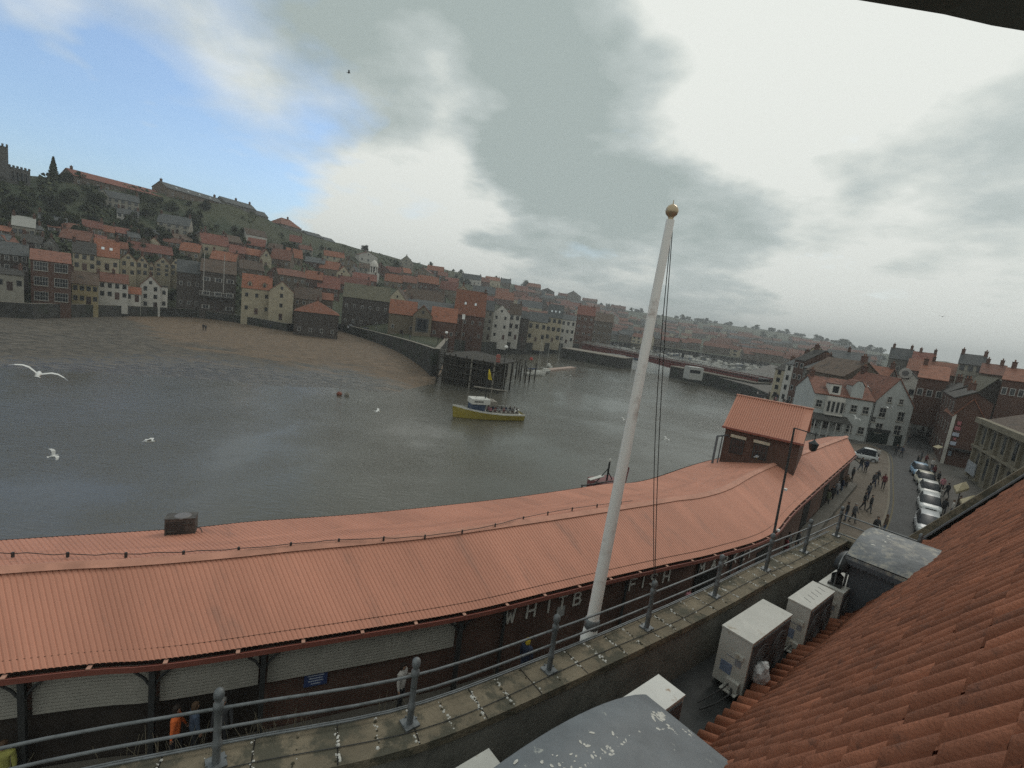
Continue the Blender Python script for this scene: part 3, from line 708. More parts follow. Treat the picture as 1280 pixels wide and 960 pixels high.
def house(label, A, B, z0, h, dep, rh, wall, roof, ridge='x', hip=False, rows=2, cols=3, ww=.9, wh=1.3, chim=(.1, .9), dorm=0, door=True, name='house', cat='house', group=None,
          simple=True, frame=None, found=4.0, over=.28, sky=0, side_win=0, gshape=None, wz=None, bars=1):
    A = Vector(A[:2]); B = Vector(B[:2]); w = (B-A).length; rz = math.atan2(B.y-A.y, B.x-A.x)
    r = root(name, (A.x, A.y, z0), rz, label=label, cat=cat, group=group)
    wm = WALL[wall] if isinstance(wall, str) else wall; rm = ROOFM[roof] if isinstance(roof, str) else roof
    m = MB()
    if rh <= 0: m.b2(0, w, 0, dep, -found, h)
    elif hip: m.b2(0, w, 0, dep, -found, h)
    elif ridge == 'x':
        m.b2(0, w, 0, dep, -found, h)
        for x in (0, w): 
            f = [(x, 0, h), (x, dep/2, h+rh-.02), (x, dep, h)]; m.face(f if x else f[::-1])
    else:
        m.b2(0, w, 0, dep, -found, h)
        for y in (0, dep):
            f = [(0, y, h), (w/2, y, h+rh-.02), (w, y, h)]; m.face(f[::-1] if y else f)
    m.build('wall', wm, r, True)
    m = MB(); o = over; t = .14
    if rh <= 0:
        m.b2(-.1, w+.1, -.1, dep+.1, h, h+.25)
    elif hip:
        i = min(w, dep)/2
        c = [(-o, -o, h-.1), (w+o, -o, h-.1), (w+o, dep+o, h-.1), (-o, dep+o, h-.1)]
        if w >= dep: r0, r1 = (i, dep/2, h+rh), (w-i, dep/2, h+rh)
        else: r0, r1 = (w/2, i, h+rh), (w/2, dep-i, h+rh)
        if w >= dep: m.face([c[0], c[1], r1, r0]); m.face([c[2], c[3], r0, r1]); m.face([c[1], c[2], r1]); m.face([c[3], c[0], r0])
        else: m.face([c[0], c[1], r0]); m.face([c[1], c[2], r1, r0]); m.face([c[2], c[3], r1]); m.face([c[3], c[0], r0, r1])
        m.face([c[3], c[2], c[1], c[0]])
    elif ridge == 'x':
        k = rh/(dep/2); y0 = -o; zz = h-o*k
        m.slab([(-o*.6, y0, zz+t), (w+o*.6, y0, zz+t), (w+o*.6, dep/2, h+rh+t), (-o*.6, dep/2, h+rh+t)], t)
        m.slab([(-o*.6, dep+o, zz+t), (-o*.6, dep/2, h+rh+t), (w+o*.6, dep/2, h+rh+t), (w+o*.6, dep+o, zz+t)], t)
    else:
        k = rh/(w/2); zz = h-o*k
        m.slab([(-o, -o*.5, zz+t), (w/2, -o*.5, h+rh+t), (w/2, dep+o*.5, h+rh+t), (-o, dep+o*.5, zz+t)], t)
        m.slab([(w+o, -o*.5, zz+t), (w+o, dep+o*.5, zz+t), (w/2, dep+o*.5, h+rh+t), (w/2, -o*.5, h+rh+t)], t)
    rf = m.build('roof', rm, r, True)
    for fx in chim:
        m = MB()
        if ridge == 'x' or hip: cx_, cy_ = w*fx, dep/2
        else: cx_, cy_ = w/2, dep*fx
        if ridge != 'x' and not hip: cx_ = w*.5
        ch = h+rh+1.1
        m.b2(cx_-.35, cx_+.35, cy_-.45, cy_+.45, h+rh*.5 if rh > 0 else h, ch); m.b2(cx_-.42, cx_+.42, cy_-.52, cy_+.52, ch, ch+.12)
        k0 = len(m.f)
        for q in (-.2, .2): m.lathe((cx_, cy_+q, ch+.12), [(.12, 0), (.1, .35), (.13, .4)], 6)
        for q in range(k0, len(m.f)): m.m[q] = 1
        m.build('chimney', [MCHIM, MPOT], rf, True)
    for k in range(sky):                # skylights
        xx = w*(k+1)/(sky+1); kk = rh/(dep/2); y_ = dep*.22; z_ = h+y_*kk+t; m = MB()
        m.slab([(xx-.35, y_-.4, z_-.4*kk+.06), (xx+.35, y_-.4, z_-.4*kk+.06), (xx+.35, y_+.4, z_+.4*kk+.06), (xx-.35, y_+.4, z_+.4*kk+.06)], .05)
        m.build('skylight', MSKYL, rf, True)
    for k in range(dorm):
        xx = w*(k+.5)/dorm if dorm > 1 else w*.5; m = MB(); y_ = dep*.07; kk = rh/(dep/2)
        dz = h+kk*y_; dh = min(1.3, rh*.5)
        m.b2(xx-.55, xx+.55, y_, y_+1.8, dz-.2, dz+dh); m.face([(xx-.55, y_, dz+dh), (xx, y_, dz+dh+.5), (xx+.55, y_, dz+dh)][::1])
        dm = m.build('dormer', wm, rf, True)
        m = MB(); m.slab([(xx-.72, y_-.15, dz+dh-.1), (xx, y_-.15, dz+dh+.58), (xx, y_+2.2, dz+dh+.58), (xx-.72, y_+2.2, dz+dh-.1)], .08)
        m.slab([(xx+.72, y_-.15, dz+dh-.1), (xx+.72, y_+2.2, dz+dh-.1), (xx, y_+2.2, dz+dh+.58), (xx, y_-.15, dz+dh+.58)], .08)
        m.b2(xx-.33, xx+.33, y_-.05, y_+.02, dz+.1, dz+dh-.12, 1)
        m.m = [1 if k2 >= 12 else 0 for k2 in range(len(m.f))]
        m.build('dormer_roof', [rm, MGLASS], rf, True)
    fr_ = frame or (MWFR if wall in ('brick', 'dark', 'brown', 'stone', 'grey') else MWDK if simple else MWFR)
    nrows = rows
    for i in range(rows):
        zz = h*(i+.32)/rows if wz is None else wz[i]
        for j in range(cols):
            xx = w*(j+.5)/cols
            if i == 0 and door and j == cols//2:
                d = MB(); d.b2(xx-.5, xx+.5, -.06, .02, 0.02, 2.05); do = d.build('door', MDOOR, r, True); continue
            if ww > w/cols*.8: w_ = w/cols*.7
            else: w_ = ww
            hh = min(wh, h/rows*.6)
            win(r, xx, zz, w_, hh, 0, fr_, simple, bars=bars)
    if ridge == 'y' and rh > 2.2 and rows > 0: win(r, w/2, h+rh*.15, min(ww, .8), min(1.0, rh*.35), 0, fr_, simple)
    for i in range(side_win):
        for yy in (dep*.3, dep*.7):
            win(r, yy, h*(i+.32)/max(1, side_win), .8, 1.1, w, fr_, simple, axis='y', side=1)
    WID[r.name] = w
    return r
MSKYL = mat('skylight_glass', (.5, .54, .56), .1, .05, 1, spec=.8)
MDOOR = mat('painted_door', (.06, .035, .03), .6, .2, 2, rnd=.6)
# market tower
A = W(908, 532, 7.0); B = W(1001, 553, 7.0)
hz = 7.0
uvb = WALL['brick']
tw_ = house('square brick upper storey with a salmon corrugated gable roof rising out of the fish market', A, B, 3.6, hz-3.6, 7.0, 2.2, WALL['brick'], MROOFC, 'x', rows=0, cols=0, chim=(), door=False, found=3.6, name='tower', over=.35)
w = WID[tw_.name]; h = hz-3.6
for x in (w*.2, w*.52):
    win(tw_, x, h*.38, w*.19, h*.36, 0, MDARKM, False, bars=2, sill=False)
    l = MB(); l.b2(x-w*.11, x+w*.11, -.12, .01, h*.76, h*.83); l.build('lintel', mat('pale_lintel', (.42, .38, .30), .8), tw_, True)
m = MB()
for k in range(0, int(w/.17)):          # ribs of the tower roof
    x = k*.17-.1; kk = 2.2/3.5
    m.slab([(x, -.35, h-.35*kk+.21), (x+.07, -.35, h-.35*kk+.21), (x+.07, 3.5, h+2.2+.21), (x, 3.5, h+2.2+.21)], .08)
m.build('roof_rib', MROOFC, [c for c in bpy.data.objects if c.parent == tw_ and c.name.startswith('roof')][0], True)
m = MB(); m.b2(-.25, w+.25, 3.5-.14, 3.5+.14, h+2.2+.13, h+2.2+.22); m.build('ridge_cap', MRIDGE, tw_, True)
m = MB(); m.b2(-.25, w+.25, -.47, -.36, h-.14, h); m.build('gutter', MFASCIA, tw_, True)
m = MB(); m.face([(w+.012, .1, h), (w+.012, 6.9, h), (w+.012, 3.5, h+2.08)]); m.build('gable_panel', WALL['pale'], tw_, True)
# jib and post left of the tower
p = W(889, 585, 3.4); m = MB(); z1 = Zat(p.x, p.y, 545)
m.tube([(p.x, p.y, -0), (p.x, p.y, z1)], .09, 6); m.tube([(p.x, p.y, z1), (p.x+1.0, p.y+.4, z1+.1), (p.x+1.35, p.y+.5, z1-.3), (p.x+1.35, p.y+.5, z1-1.2)], .07, 6)
m.tube([(p.x+.45, p.y+.1, 0), (p.x+.45, p.y+.1, z1)], .05, 6)
tag(m.build('davit', mat('davit_grey', (.10, .11, .12), .6)), label='grey curved davit standing on the quay just left of the market tower', cat='davit')
# ------------------------------------------------------------ the building under the camera, in its own (a,u) frame
ANG = math.radians(40); EV = Vector((math.cos(ANG), math.sin(ANG))); UV_ = Vector((EV.y, -EV.x)); O_ = Vector((4.0, 7.1))
def A_(a, u, z): q = O_+EV*a+UV_*u; return Vector((q.x, q.y, z))
MCOP = mat('lichen_stone_coping', (.17, .142, .10), .92, .25, 1.6, bump=.5, bscale=20, stain=((.08, .075, .055), 2.2, .48, .1))
MREND = mat('grey_cement_render', (.17, .165, .145), .92, .2, 1.2, bump=.35, bscale=12, stain=((.09, .09, .08), 1.1, .5, .18), stretch=(1, 1, .5))
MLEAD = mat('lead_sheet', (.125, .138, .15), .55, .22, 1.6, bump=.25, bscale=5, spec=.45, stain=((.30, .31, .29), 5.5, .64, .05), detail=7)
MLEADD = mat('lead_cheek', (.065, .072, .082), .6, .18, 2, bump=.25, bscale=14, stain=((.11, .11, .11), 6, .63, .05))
MTILE = mat('clay_pantile', (.25, .095, .053), .85, .25, 2.2, bump=.35, bscale=40, stain=((.14, .065, .044), 3.1, .56, .14), detail=8, tone=.30)
MDROP = mat('bird_droppings', (.50, .49, .45), .8, .25, 30)
bd = root('brick_building', A_(5, 2, 0), 0, label='near building with steep red pantile roof, lead dormers and a parapet below the camera', cat='building')
# ---- parapet following the street line (curved plan)
posts_px = [(-420, 1150), (-64, 1033), (270, 955), (512, 905), (686, 838), (808, 785), (893, 745), (957, 712), (1005, 690), (1045, 670)]
post_xy = [W(x, y, 8.5) for x, y in posts_px]
pl0 = [Vector(p[:2]) for p in post_xy]
pl0 = [pl0[0]-(pl0[1]-pl0[0])*1.2]+pl0[1:]
line = resample(pl0, .25)
outr, innr = off(line, .29), off(line, -.34)
top = MB(); gg = []
def prof(k):
    o, i = outr[k], innr[k]
    return [(o.x, o.y, 8.30), (o.x, o.y, 8.43), (o.x, o.y, 8.5), (i.x, i.y, 8.5), (i.x, i.y, 8.38)]
gg = [prof(k) for k in range(len(line))]
top.quads(gg); top.face(gg[-1][::1]); 
# return of the coping at the far end, turning towards the roof
endp = line[-1]; dN = (line[-1]-line[-2]).normalized(); nrm_ = Vector((-dN.y, dN.x))
q0 = endp+nrm_*.29; q1 = q0+dN*.55; q2 = q1-nrm_*2.6; q3 = q2-dN*.55
top.prism([tuple(q3), tuple(q2), tuple(q1), tuple(q0)], 8.302, 8.498)
top.build('parapet_coping', MCOP, bd)
wl2 = MB()
ins = off(line, -.30); ous = off(line, .24)
wl2.quads([[(p.x, p.y, 8.4) for p in ins], [(p.x, p.y, 7.2) for p in ins]])
wl2.quads([[(p.x, p.y, 0) for p in ous], [(p.x, p.y, 8.36) for p in ous]])
w0 = q0+dN*.05-nrm_*.05; 
wl2.prism([tuple(endp+dN*.06+nrm_*.24), tuple(endp+dN*.06-nrm_*2.5), tuple(endp+dN*.48-nrm_*2.5), tuple(endp+dN*.48+nrm_*.24)], 0, 8.36)
wl2.build('parapet_wall', MREND, bd)
# end panel, darker rendered, facing the camera
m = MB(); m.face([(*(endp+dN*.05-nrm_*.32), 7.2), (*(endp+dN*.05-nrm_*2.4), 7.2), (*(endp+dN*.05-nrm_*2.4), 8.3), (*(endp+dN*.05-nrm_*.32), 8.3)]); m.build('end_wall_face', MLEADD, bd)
m = MB(); m.quads([[(p.x, p.y, 7.34) for p in off(line, -.28)], [tuple(A_(-9+(9.5+9)*k/(len(line)-1), .6, 7.3)) for k in range(len(line))]]); m.build('gutter_floor', mat('gutter_lead', (.05, .052, .052), .8, .3, 2), bd)
# joints of dried mortar and droppings across the coping every metre or so: small lumps
st = MB(); rg_ = random.Random(3); dl = MB()
for a_, b_ in zip(line, line[1:]): pass
LL = [0]
for a_, b_ in zip(line, line[1:]): LL.append(LL[-1]+(b_-a_).length)
def on_line(s, o):
    j = 0
    while j < len(LL)-2 and LL[j+1] < s: j += 1
    t = (s-LL[j])/(LL[j+1]-LL[j]); d = (line[j+1]-line[j]).normalized(); p = line[j].lerp(line[j+1], t)
    return p+Vector((-d.y, d.x))*o
s = .2
while s < LL[-1]:
    sk = rg_.uniform(-.12, .12); n_l = rg_.choice((14, 22, 34, 44))
    for k in range(n_l):
        if rg_.random() < .2: continue
        o = .24-.55*(k+rg_.random())/n_l
        if rg_.random() < .12: continue
        p = on_line(max(0, s+sk*o+rg_.uniform(-.03, .03)), o); r = rg_.uniform(.008, .032)*rg_.uniform(.6, 1)
        st.lathe((p.x, p.y, 8.497), [(r, 0), (r*.8, r*.5), (r*.2, r*.8)], 5, 0 if rg_.random() < .68 else 1)
    j = MB()
    s += .47
st.build('joint_debris', [MDROP, mat('dark_moss', (.05, .045, .03), .95)], bd)
s = .2
while s < LL[-1]:
    jn = MB(); a_, b_ = on_line(s, .285), on_line(s, -.335); jn.face([(a_.x, a_.y, 8.5035), (b_.x, b_.y, 8.5035), (b_.x+.012, b_.y+.008, 8.5035), (a_.x+.012, a_.y+.008, 8.5035)]); s += .94; jn.build('coping_joint', MBLACK, bd)
cb = MB(); cb.tube([(*on_line(s, -.12+.03*math.sin(s*1.3)), 8.512) for s in [k*.3 for k in range(int(LL[-1]/.3))]], .006, 5); cb.build('cable', MDARKM, bd)
# ---- railing
MRAIL = mat('galvanised_rail', (.145, .155, .16), .5, .25, 5, metal=.35, bump=.15, stain=((.09, .10, .10), 6, .55, .1))
rl_ = root('railing', A_(0, -1.45, 8.5), 0, label='grey metal railing with ball-topped tubular posts along the parapet coping', cat='railing')
for p in post_xy[1:]:
    m = MB(); m.lathe((p.x, p.y, 8.5), [(.043, .02), (.043, .22), (.053, .24), (.053, .29), (.041, .31), (.041, .70), (.054, .72), (.054, .79), (.036, .81), (.036, .83), (.052, .86), (.058, .90), (.052, .94), (.03, .965), (.01, .972)], 14)
    po_ = m.build('post', MRAIL, rl_); m = MB(); m.box((p.x, p.y, 8.514), (.2, .2, .024), ANG)
    for sx in (-.07, .07):
        for sy in (-.07, .07): m.lathe((p.x+sx, p.y+sy, 8.525), [(.012, 0), (.012, .02)], 6)
    m.build('base_plate', MRAIL, po_)
for zz, r, o in ((8.5+.72, .018, 0), (8.5+.46, .018, 0), (8.5+.035, .012, .255), (8.5+.06, .012, .20)):
    ln = [Vector(p[:2]) for p in resample(pl0, .5)]; ln = off(ln, o) if o else ln
    m = MB(); m.tube([(p.x, p.y, zz) for p in ln], r, 8); m.build('rail', MRAIL, rl_)
pe = post_xy[-1]; pn = Vector((pe.x, pe.y))-nrm_*1.9
for zz in (8.5+.72, 8.5+.46, 8.5+.12):
    m = MB(); m.tube([(pe.x, pe.y, zz), (pn.x, pn.y, zz)], .021, 8); m.build('rail', MRAIL, rl_)
m = MB(); m.lathe((pn.x, pn.y, 8.5), [(.043, .0), (.041, .70), (.054, .72), (.054, .79), (.036, .83), (.058, .90), (.03, .96), (.01, .972)], 14); m.build('post', MRAIL, rl_)
wd_ = MB(); rw = random.Random(8)
for _ in range(110):
    s_ = rw.choice((4.6, 5.2, 5.9, 6.4, 7.6, 9.2, 3.4))+rw.gauss(0, .16); p = on_line(s_, .31+rw.uniform(0, .05)); hh = rw.uniform(.08, .38); lx, ly = rw.gauss(0, .07), rw.gauss(0, .07)
    wd_.tube([(p.x, p.y, 8.32), (p.x+lx*.4, p.y+ly*.4, 8.32+hh*.6), (p.x+lx, p.y+ly, 8.36+hh)], [.004, .003, .002], 3, caps=False)
wd_.build('dry_weeds', mat('dry_stalks', (.13, .115, .08), .9), kind='stuff')
# ---- flagpole
fb = W(736, 799, 8.3)
ft = WY(838, 275, fb.y+.02)
fp = root('flagpole', (fb.x, fb.y, 8.3), 0, label='tall tapering white flagpole with a gilt ball standing behind the parapet', cat='flagpole')
MPOLE = mat('flagpole_paint', (.70, .68, .65), .45, .08, .8, bump=.05, stretch=(6, 6, .4), stain=((.40, .34, .31), 2.0, .55, .15))
H = ft.z-8.3; tx, ty = (ft.x-fb.x)/H, (ft.y-fb.y)/H
m = MB(); m.tube([(fb.x+tx*z, fb.y+ty*z, 8.3+z) for z in [H*k/16 for k in range(17)]], [.112-.046*(k/16)**1.2 for k in range(17)], 20); m.build('pole', MPOLE, fp)
m = MB(); m.lathe((fb.x, fb.y, 8.3), [(.15, -.3), (.16, 0), (.16, .06), (.135, .10), (.128, .22), (.12, .24)], 18); m.build('base_socket', MWHITE, fp)
m = MB(); m.lathe((fb.x+tx*.3, fb.y+ty*.3, 8.3+.24), [(.125, 0), (.138, .015), (.138, .16), (.12, .18)], 18); m.build('collar', MRAIL, fp)
m = MB(); m.lathe((ft.x, ft.y, ft.z), [(.05, -.02), (.042, .03), (.05, .05), (.088, .085), (.104, .135), (.095, .18), (.065, .22), (.03, .24), (.008, .25), (.006, .31)], 20); m.build('finial', mat('gilt_ball', (.42, .33, .22), .32, .1, 3, metal=.5), fp)
hal = []; pq = Vector((post_xy[5].x, post_xy[5].y, 9.42)); tp_ = Vector((ft.x+.05, ft.y, ft.z-.05))
for k in range(25):
    t = k/24; q = pq.lerp(tp_, t); sg_ = math.sin(t*PI)*.10; hal.append((q.x-sg_*.4, q.y, q.z-sg_))
m = MB(); m.tube(hal, .0075, 5); m.tube([(x-.055*math.sin(i*PI/24)-.01, y+.02, z) for i, (x, y, z) in enumerate(hal)], .0075, 5); m.build('halyard', MDARKM, fp)
# ---- pantile roof (steep, with a flatter bell-cast first course)
SL = 1.7
def rz_(u): return 7.62+(.55*u if u < .3 else .165+(u-.3)*SL)
tones = []; tile = MB(); pitch = .27; expo = .44; rt_ = random.Random(11)
a0, a1 = -5.6, 15.35
nr = int((a1-a0)/pitch); sl_len = math.sqrt(1+SL*SL)
us = [0.0, .3]; 
while us[-1] < 3.62: us.append(us[-1]+expo/sl_len)
for j in range(len(us)-1):
    u0, u1 = us[j], us[j+1]
    for i in range(nr):
        a = a0+i*pitch+(.0)
        if j == 0 and a < -1.9: continue
        # skip tiles hidden inside the dormers
        if (6.5 < a < 8.45 or -4.6 < a < -2.6) and u0 < .9: continue
        dz = rt_.uniform(-.008, .012); da = rt_.uniform(-.008, .008); z0, z1 = rz_(u0)+.055+dz, rz_(u1)+.012+dz
        ov = .03
        sec = [(-.012, .012), (.02, -.030), (.07, -.042), (.115, -.030), (.122, .030), (.138, .074), (.168, .102), (.195, .106), (.222, .094), (.25, .058), (.262, .012), (.266, -.02)]
        du = rt_.uniform(-.015, .015)
        lo = [A_(a+x+da, u0-ov+du, z0-ov*SL*.7+h_) for x, h_ in sec]; hi = [A_(a+x+da, u1+.01, z1+h_*.9) for x, h_ in sec]
        i0 = len(tile.v); ns = len(sec); tn = min(1, max(0, rt_.gauss(.5, .22))); tile.v += [tuple(p) for p in lo]+[tuple(p) for p in hi]+[tuple(p-Vector((0, 0, .028))) for p in lo]
        for k in range(ns-1):
            tones += [tn, tn*.9]; tile.f.append([i0+k, i0+k+1, i0+ns+k+1, i0+ns+k]); tile.m.append(0); tile.uv.append(None); tile.sm.append(True)
            tile.f.append([i0+2*ns+k, i0+2*ns+k+1, i0+k+1, i0+k]); tile.m.append(0); tile.uv.append(None); tile.sm.append(False)
tr_ = tile.build('tile_roof', MTILE, bd); ta = tr_.data.attributes.new('tone', 'FLOAT', 'FACE'); ta.data.foreach_set('value', tones)
# body under the tiles
m = MB(); m.face([A_(a0, 0, 7.58), A_(a1, 0, 7.58), A_(a1, .3, rz_(.3)-.05), A_(a0, .3, rz_(.3)-.05)]); m.face([A_(a0, .3, rz_(.3)-.05), A_(a1, .3, rz_(.3)-.05), A_(a1, us[-1], rz_(us[-1])-.05), A_(a0, us[-1], rz_(us[-1])-.05)])
m.build('roof_underlay', mat('roof_underlay', (.05, .03, .025), .9), bd)
UR = us[-1]; ZRG = rz_(UR)
m = MB(); m.slab([A_(a0, UR-.02, ZRG+.04), A_(a1, UR-.02, ZRG+.04), A_(a1, UR+3.6, ZRG-6.0), A_(a0, UR+3.6, ZRG-6.0)], .08); m.build('back_roof_slope', MTILE, bd)
m = MB()
for k in range(int((a1-a0)/.45)): m.tube([A_(a0+k*.45, UR, ZRG+.03), A_(a0+k*.45+.47, UR, ZRG+.045)], [.13, .145], 10)
m.build('ridge_tiles', MTILE, bd)
m = MB(); m.face([A_(a0, .06, 7.55), A_(a1, .06, 7.55), A_(a1, .06, 0), A_(a0, .06, 0)]); m.face([A_(a1+.9, 0, 0), A_(a1+.9, 0, 7.6), A_(a1+.9, UR, ZRG-.1), A_(a1+.9, UR+3.6, ZRG-6.1), A_(a1+.9, UR+3.6, 0)]); m.face([A_(a0+.02, 0, 0), A_(a0+.02, 0, 7.6), A_(a0+.02, UR, ZRG-.1), A_(a0+.02, UR+3.6, ZRG-6.1), A_(a0+.02, UR+3.6, 0)]); m.face([A_(a0, UR+3.55, 0), A_(a1+.9, UR+3.55, 0), A_(a1+.9, UR+3.55, ZRG-6), A_(a0, UR+3.55, ZRG-6)]); m.build('wall', MBRICK, bd)
# gable coping and lead flashing at the far verge
m = MB()
m.slab([A_(a1+.35, -.5, rz_(0)-.18), A_(a1+.95, -.5, rz_(0)-.18), A_(a1+.95, UR, ZRG+.32), A_(a1+.35, UR, ZRG+.32)], .3); m.slab([A_(a1+.35, UR, ZRG+.32), A_(a1+.95, UR, ZRG+.32), A_(a1+.95, UR+3.7, ZRG-5.8), A_(a1+.35, UR+3.7, ZRG-5.8)], .3); m.build('verge_coping', MCOP, bd)
m = MB(); m.slab([A_(a1-.12, -.1, rz_(0)+.02), A_(a1+.36, -.1, rz_(0)+.02), A_(a1+.36, UR, ZRG+.14), A_(a1-.12, UR, ZRG+.14)], .05); m.build('flashing', MLEAD, bd)
# ---- two lead dormers with segmental tops
MLEADS = mat('weathered_lead_sheet', (.12, .13, .138), .6, .3, 2.5, bump=.4, bscale=6, spec=.4, stain=((.33, .31, .26), 3.2, .50, .16), detail=8)
def dormer(ac, wd, zt, rise, u0=.02, rough_edge=True, drops=(), lead=None):
    n = 18; m = MB(); g = []
    for k in range(n+1):
        x = -1+2*k/n; zz = zt+rise*(1-x*x)**.9; a = ac+x*wd/2
        g.append([A_(a, u0-.12, zz-.02), A_(a, u0-.09, zz), A_(a, u0+.2, zz+.004), A_(a, u0+(zz-7.7)/SL+.42, zz+.02)])
    m.quads(g, 0, False, True)
    m.quads([[A_(ac-wd/2, u0-.12, zt-.11)]+[]+[A_(ac-wd/2, 2.2, zt-.11)], [A_(ac-wd/2, u0-.12, zt-.02), A_(ac-wd/2, 2.2, zt-.0)]])
    m.quads([[A_(ac+wd/2, u0-.12, zt-.02), A_(ac+wd/2, 2.2, zt-.0)], [A_(ac+wd/2, u0-.12, zt-.11), A_(ac+wd/2, 2.2, zt-.11)]])
    fr_ = [A_(ac+(-1+2*k/n)*wd/2, u0-.12, zt+rise*(1-(-1+2*k/n)**2)**.9-.02) for k in range(n+1)]
    m.face([A_(ac-wd/2, u0-.12, zt-.12)]+fr_+[A_(ac+wd/2, u0-.12, zt-.12)])
    # standing welts
    top_ = m.build('dormer_roof', lead or MLEAD, bd)
    c = MB(); i_ = .12; a0_, a1_ = ac-wd/2+i_, ac+wd/2-i_
    for a in (a0_, a1_):
        c.face([A_(a, u0, 7.4), A_(a, 2.2, 7.4), A_(a, 2.2, zt-.05), A_(a, u0, zt-.05)])
    c.face([A_(a0_, u0, 7.35), A_(a1_, u0, 7.35), A_(a1_, u0, zt-.05), A_(a0_, u0, zt-.05)])
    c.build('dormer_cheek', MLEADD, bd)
    # scalloped apron under the roof edge
    e = MB(); nn = 26
    for k in range(nn):
        uu = u0-.1+(1.9)*k/nn; e.face([A_(ac-wd/2-.006, uu, zt-.1), A_(ac-wd/2-.006, uu+1.9/nn, zt-.1), A_(ac-wd/2-.006, uu+1.9/nn, zt-.2), A_(ac-wd/2-.006, uu+.95/nn, zt-.2-.05*rt_.random()-.02), A_(ac-wd/2-.006, uu, zt-.2)])
    e.build('lead_apron', MLEADD, bd)
    t = MB(); t.slab([A_(a0_-.01, u0-.03, 7.42), A_(a0_+.05, u0-.03, 7.42), A_(a0_+.05, u0-.03, zt-.06), A_(a0_-.01, u0-.03, zt-.06)], .04); t.build('corner_trim', MRAIL, bd)
    # droppings splashes lying on the lead
    d = MB()
    for (fx, uu, n_, spread, sz) in drops:
        for _ in range(int(n_*2.2)):
            x = max(-.97, min(.97, fx+rt_.gauss(0, spread))); u_ = uu+rt_.gauss(0, spread*1.1)
            if u_ < u0-.05 or u_ > u0+1.35: continue
            zz = zt+rise*(1-x*x)**.9+.006; r = sz*rt_.uniform(.15, 1.0); k_ = rt_.randint(6, 9); st_ = rt_.uniform(1, 2.4); an = rt_.uniform(0, PI)
            sl_ = -2*x*rise*.9/(wd/2)
            pts = []
            for q in range(k_):
                rr = r*rt_.uniform(.55, 1.1); th = 2*PI*q/k_
                dx, dy = rr*math.cos(th)*st_, rr*math.sin(th); dx, dy = dx*math.cos(an)-dy*math.sin(an), dx*math.sin(an)+dy*math.cos(an)
                pts.append(A_(ac+x*wd/2+dx, u_+dy, zz+dx*sl_))
            d.face(pts)
    if drops: d.build('bird_droppings', MDROP, bd)
dormer(7.45, 2.72, 9.26, .40, drops=[(.1, .5, 40, .25, .035), (-.2, .8, 30, .2, .03), (.45, .4, 20, .2, .035), (0, 1.0, 30, .25, .025)], lead=MLEADS)
dormer(-4.15, 4.05, 9.20, .40, drops=[(.86, .32, 16, .03, .03), (.78, .55, 22, .035, .03), (.70, .62, 10, .05, .03), (.90, .62, 10, .04, .028), (.78, 1.05, 26, .04, .034), (.86, 1.12, 18, .04, .03), (.3, .55, 26, .12, .022), (-.05, .35, 26, .12, .025), (-.45, .35, 30, .12, .03), (.2, .8, 20, .2, .014)])
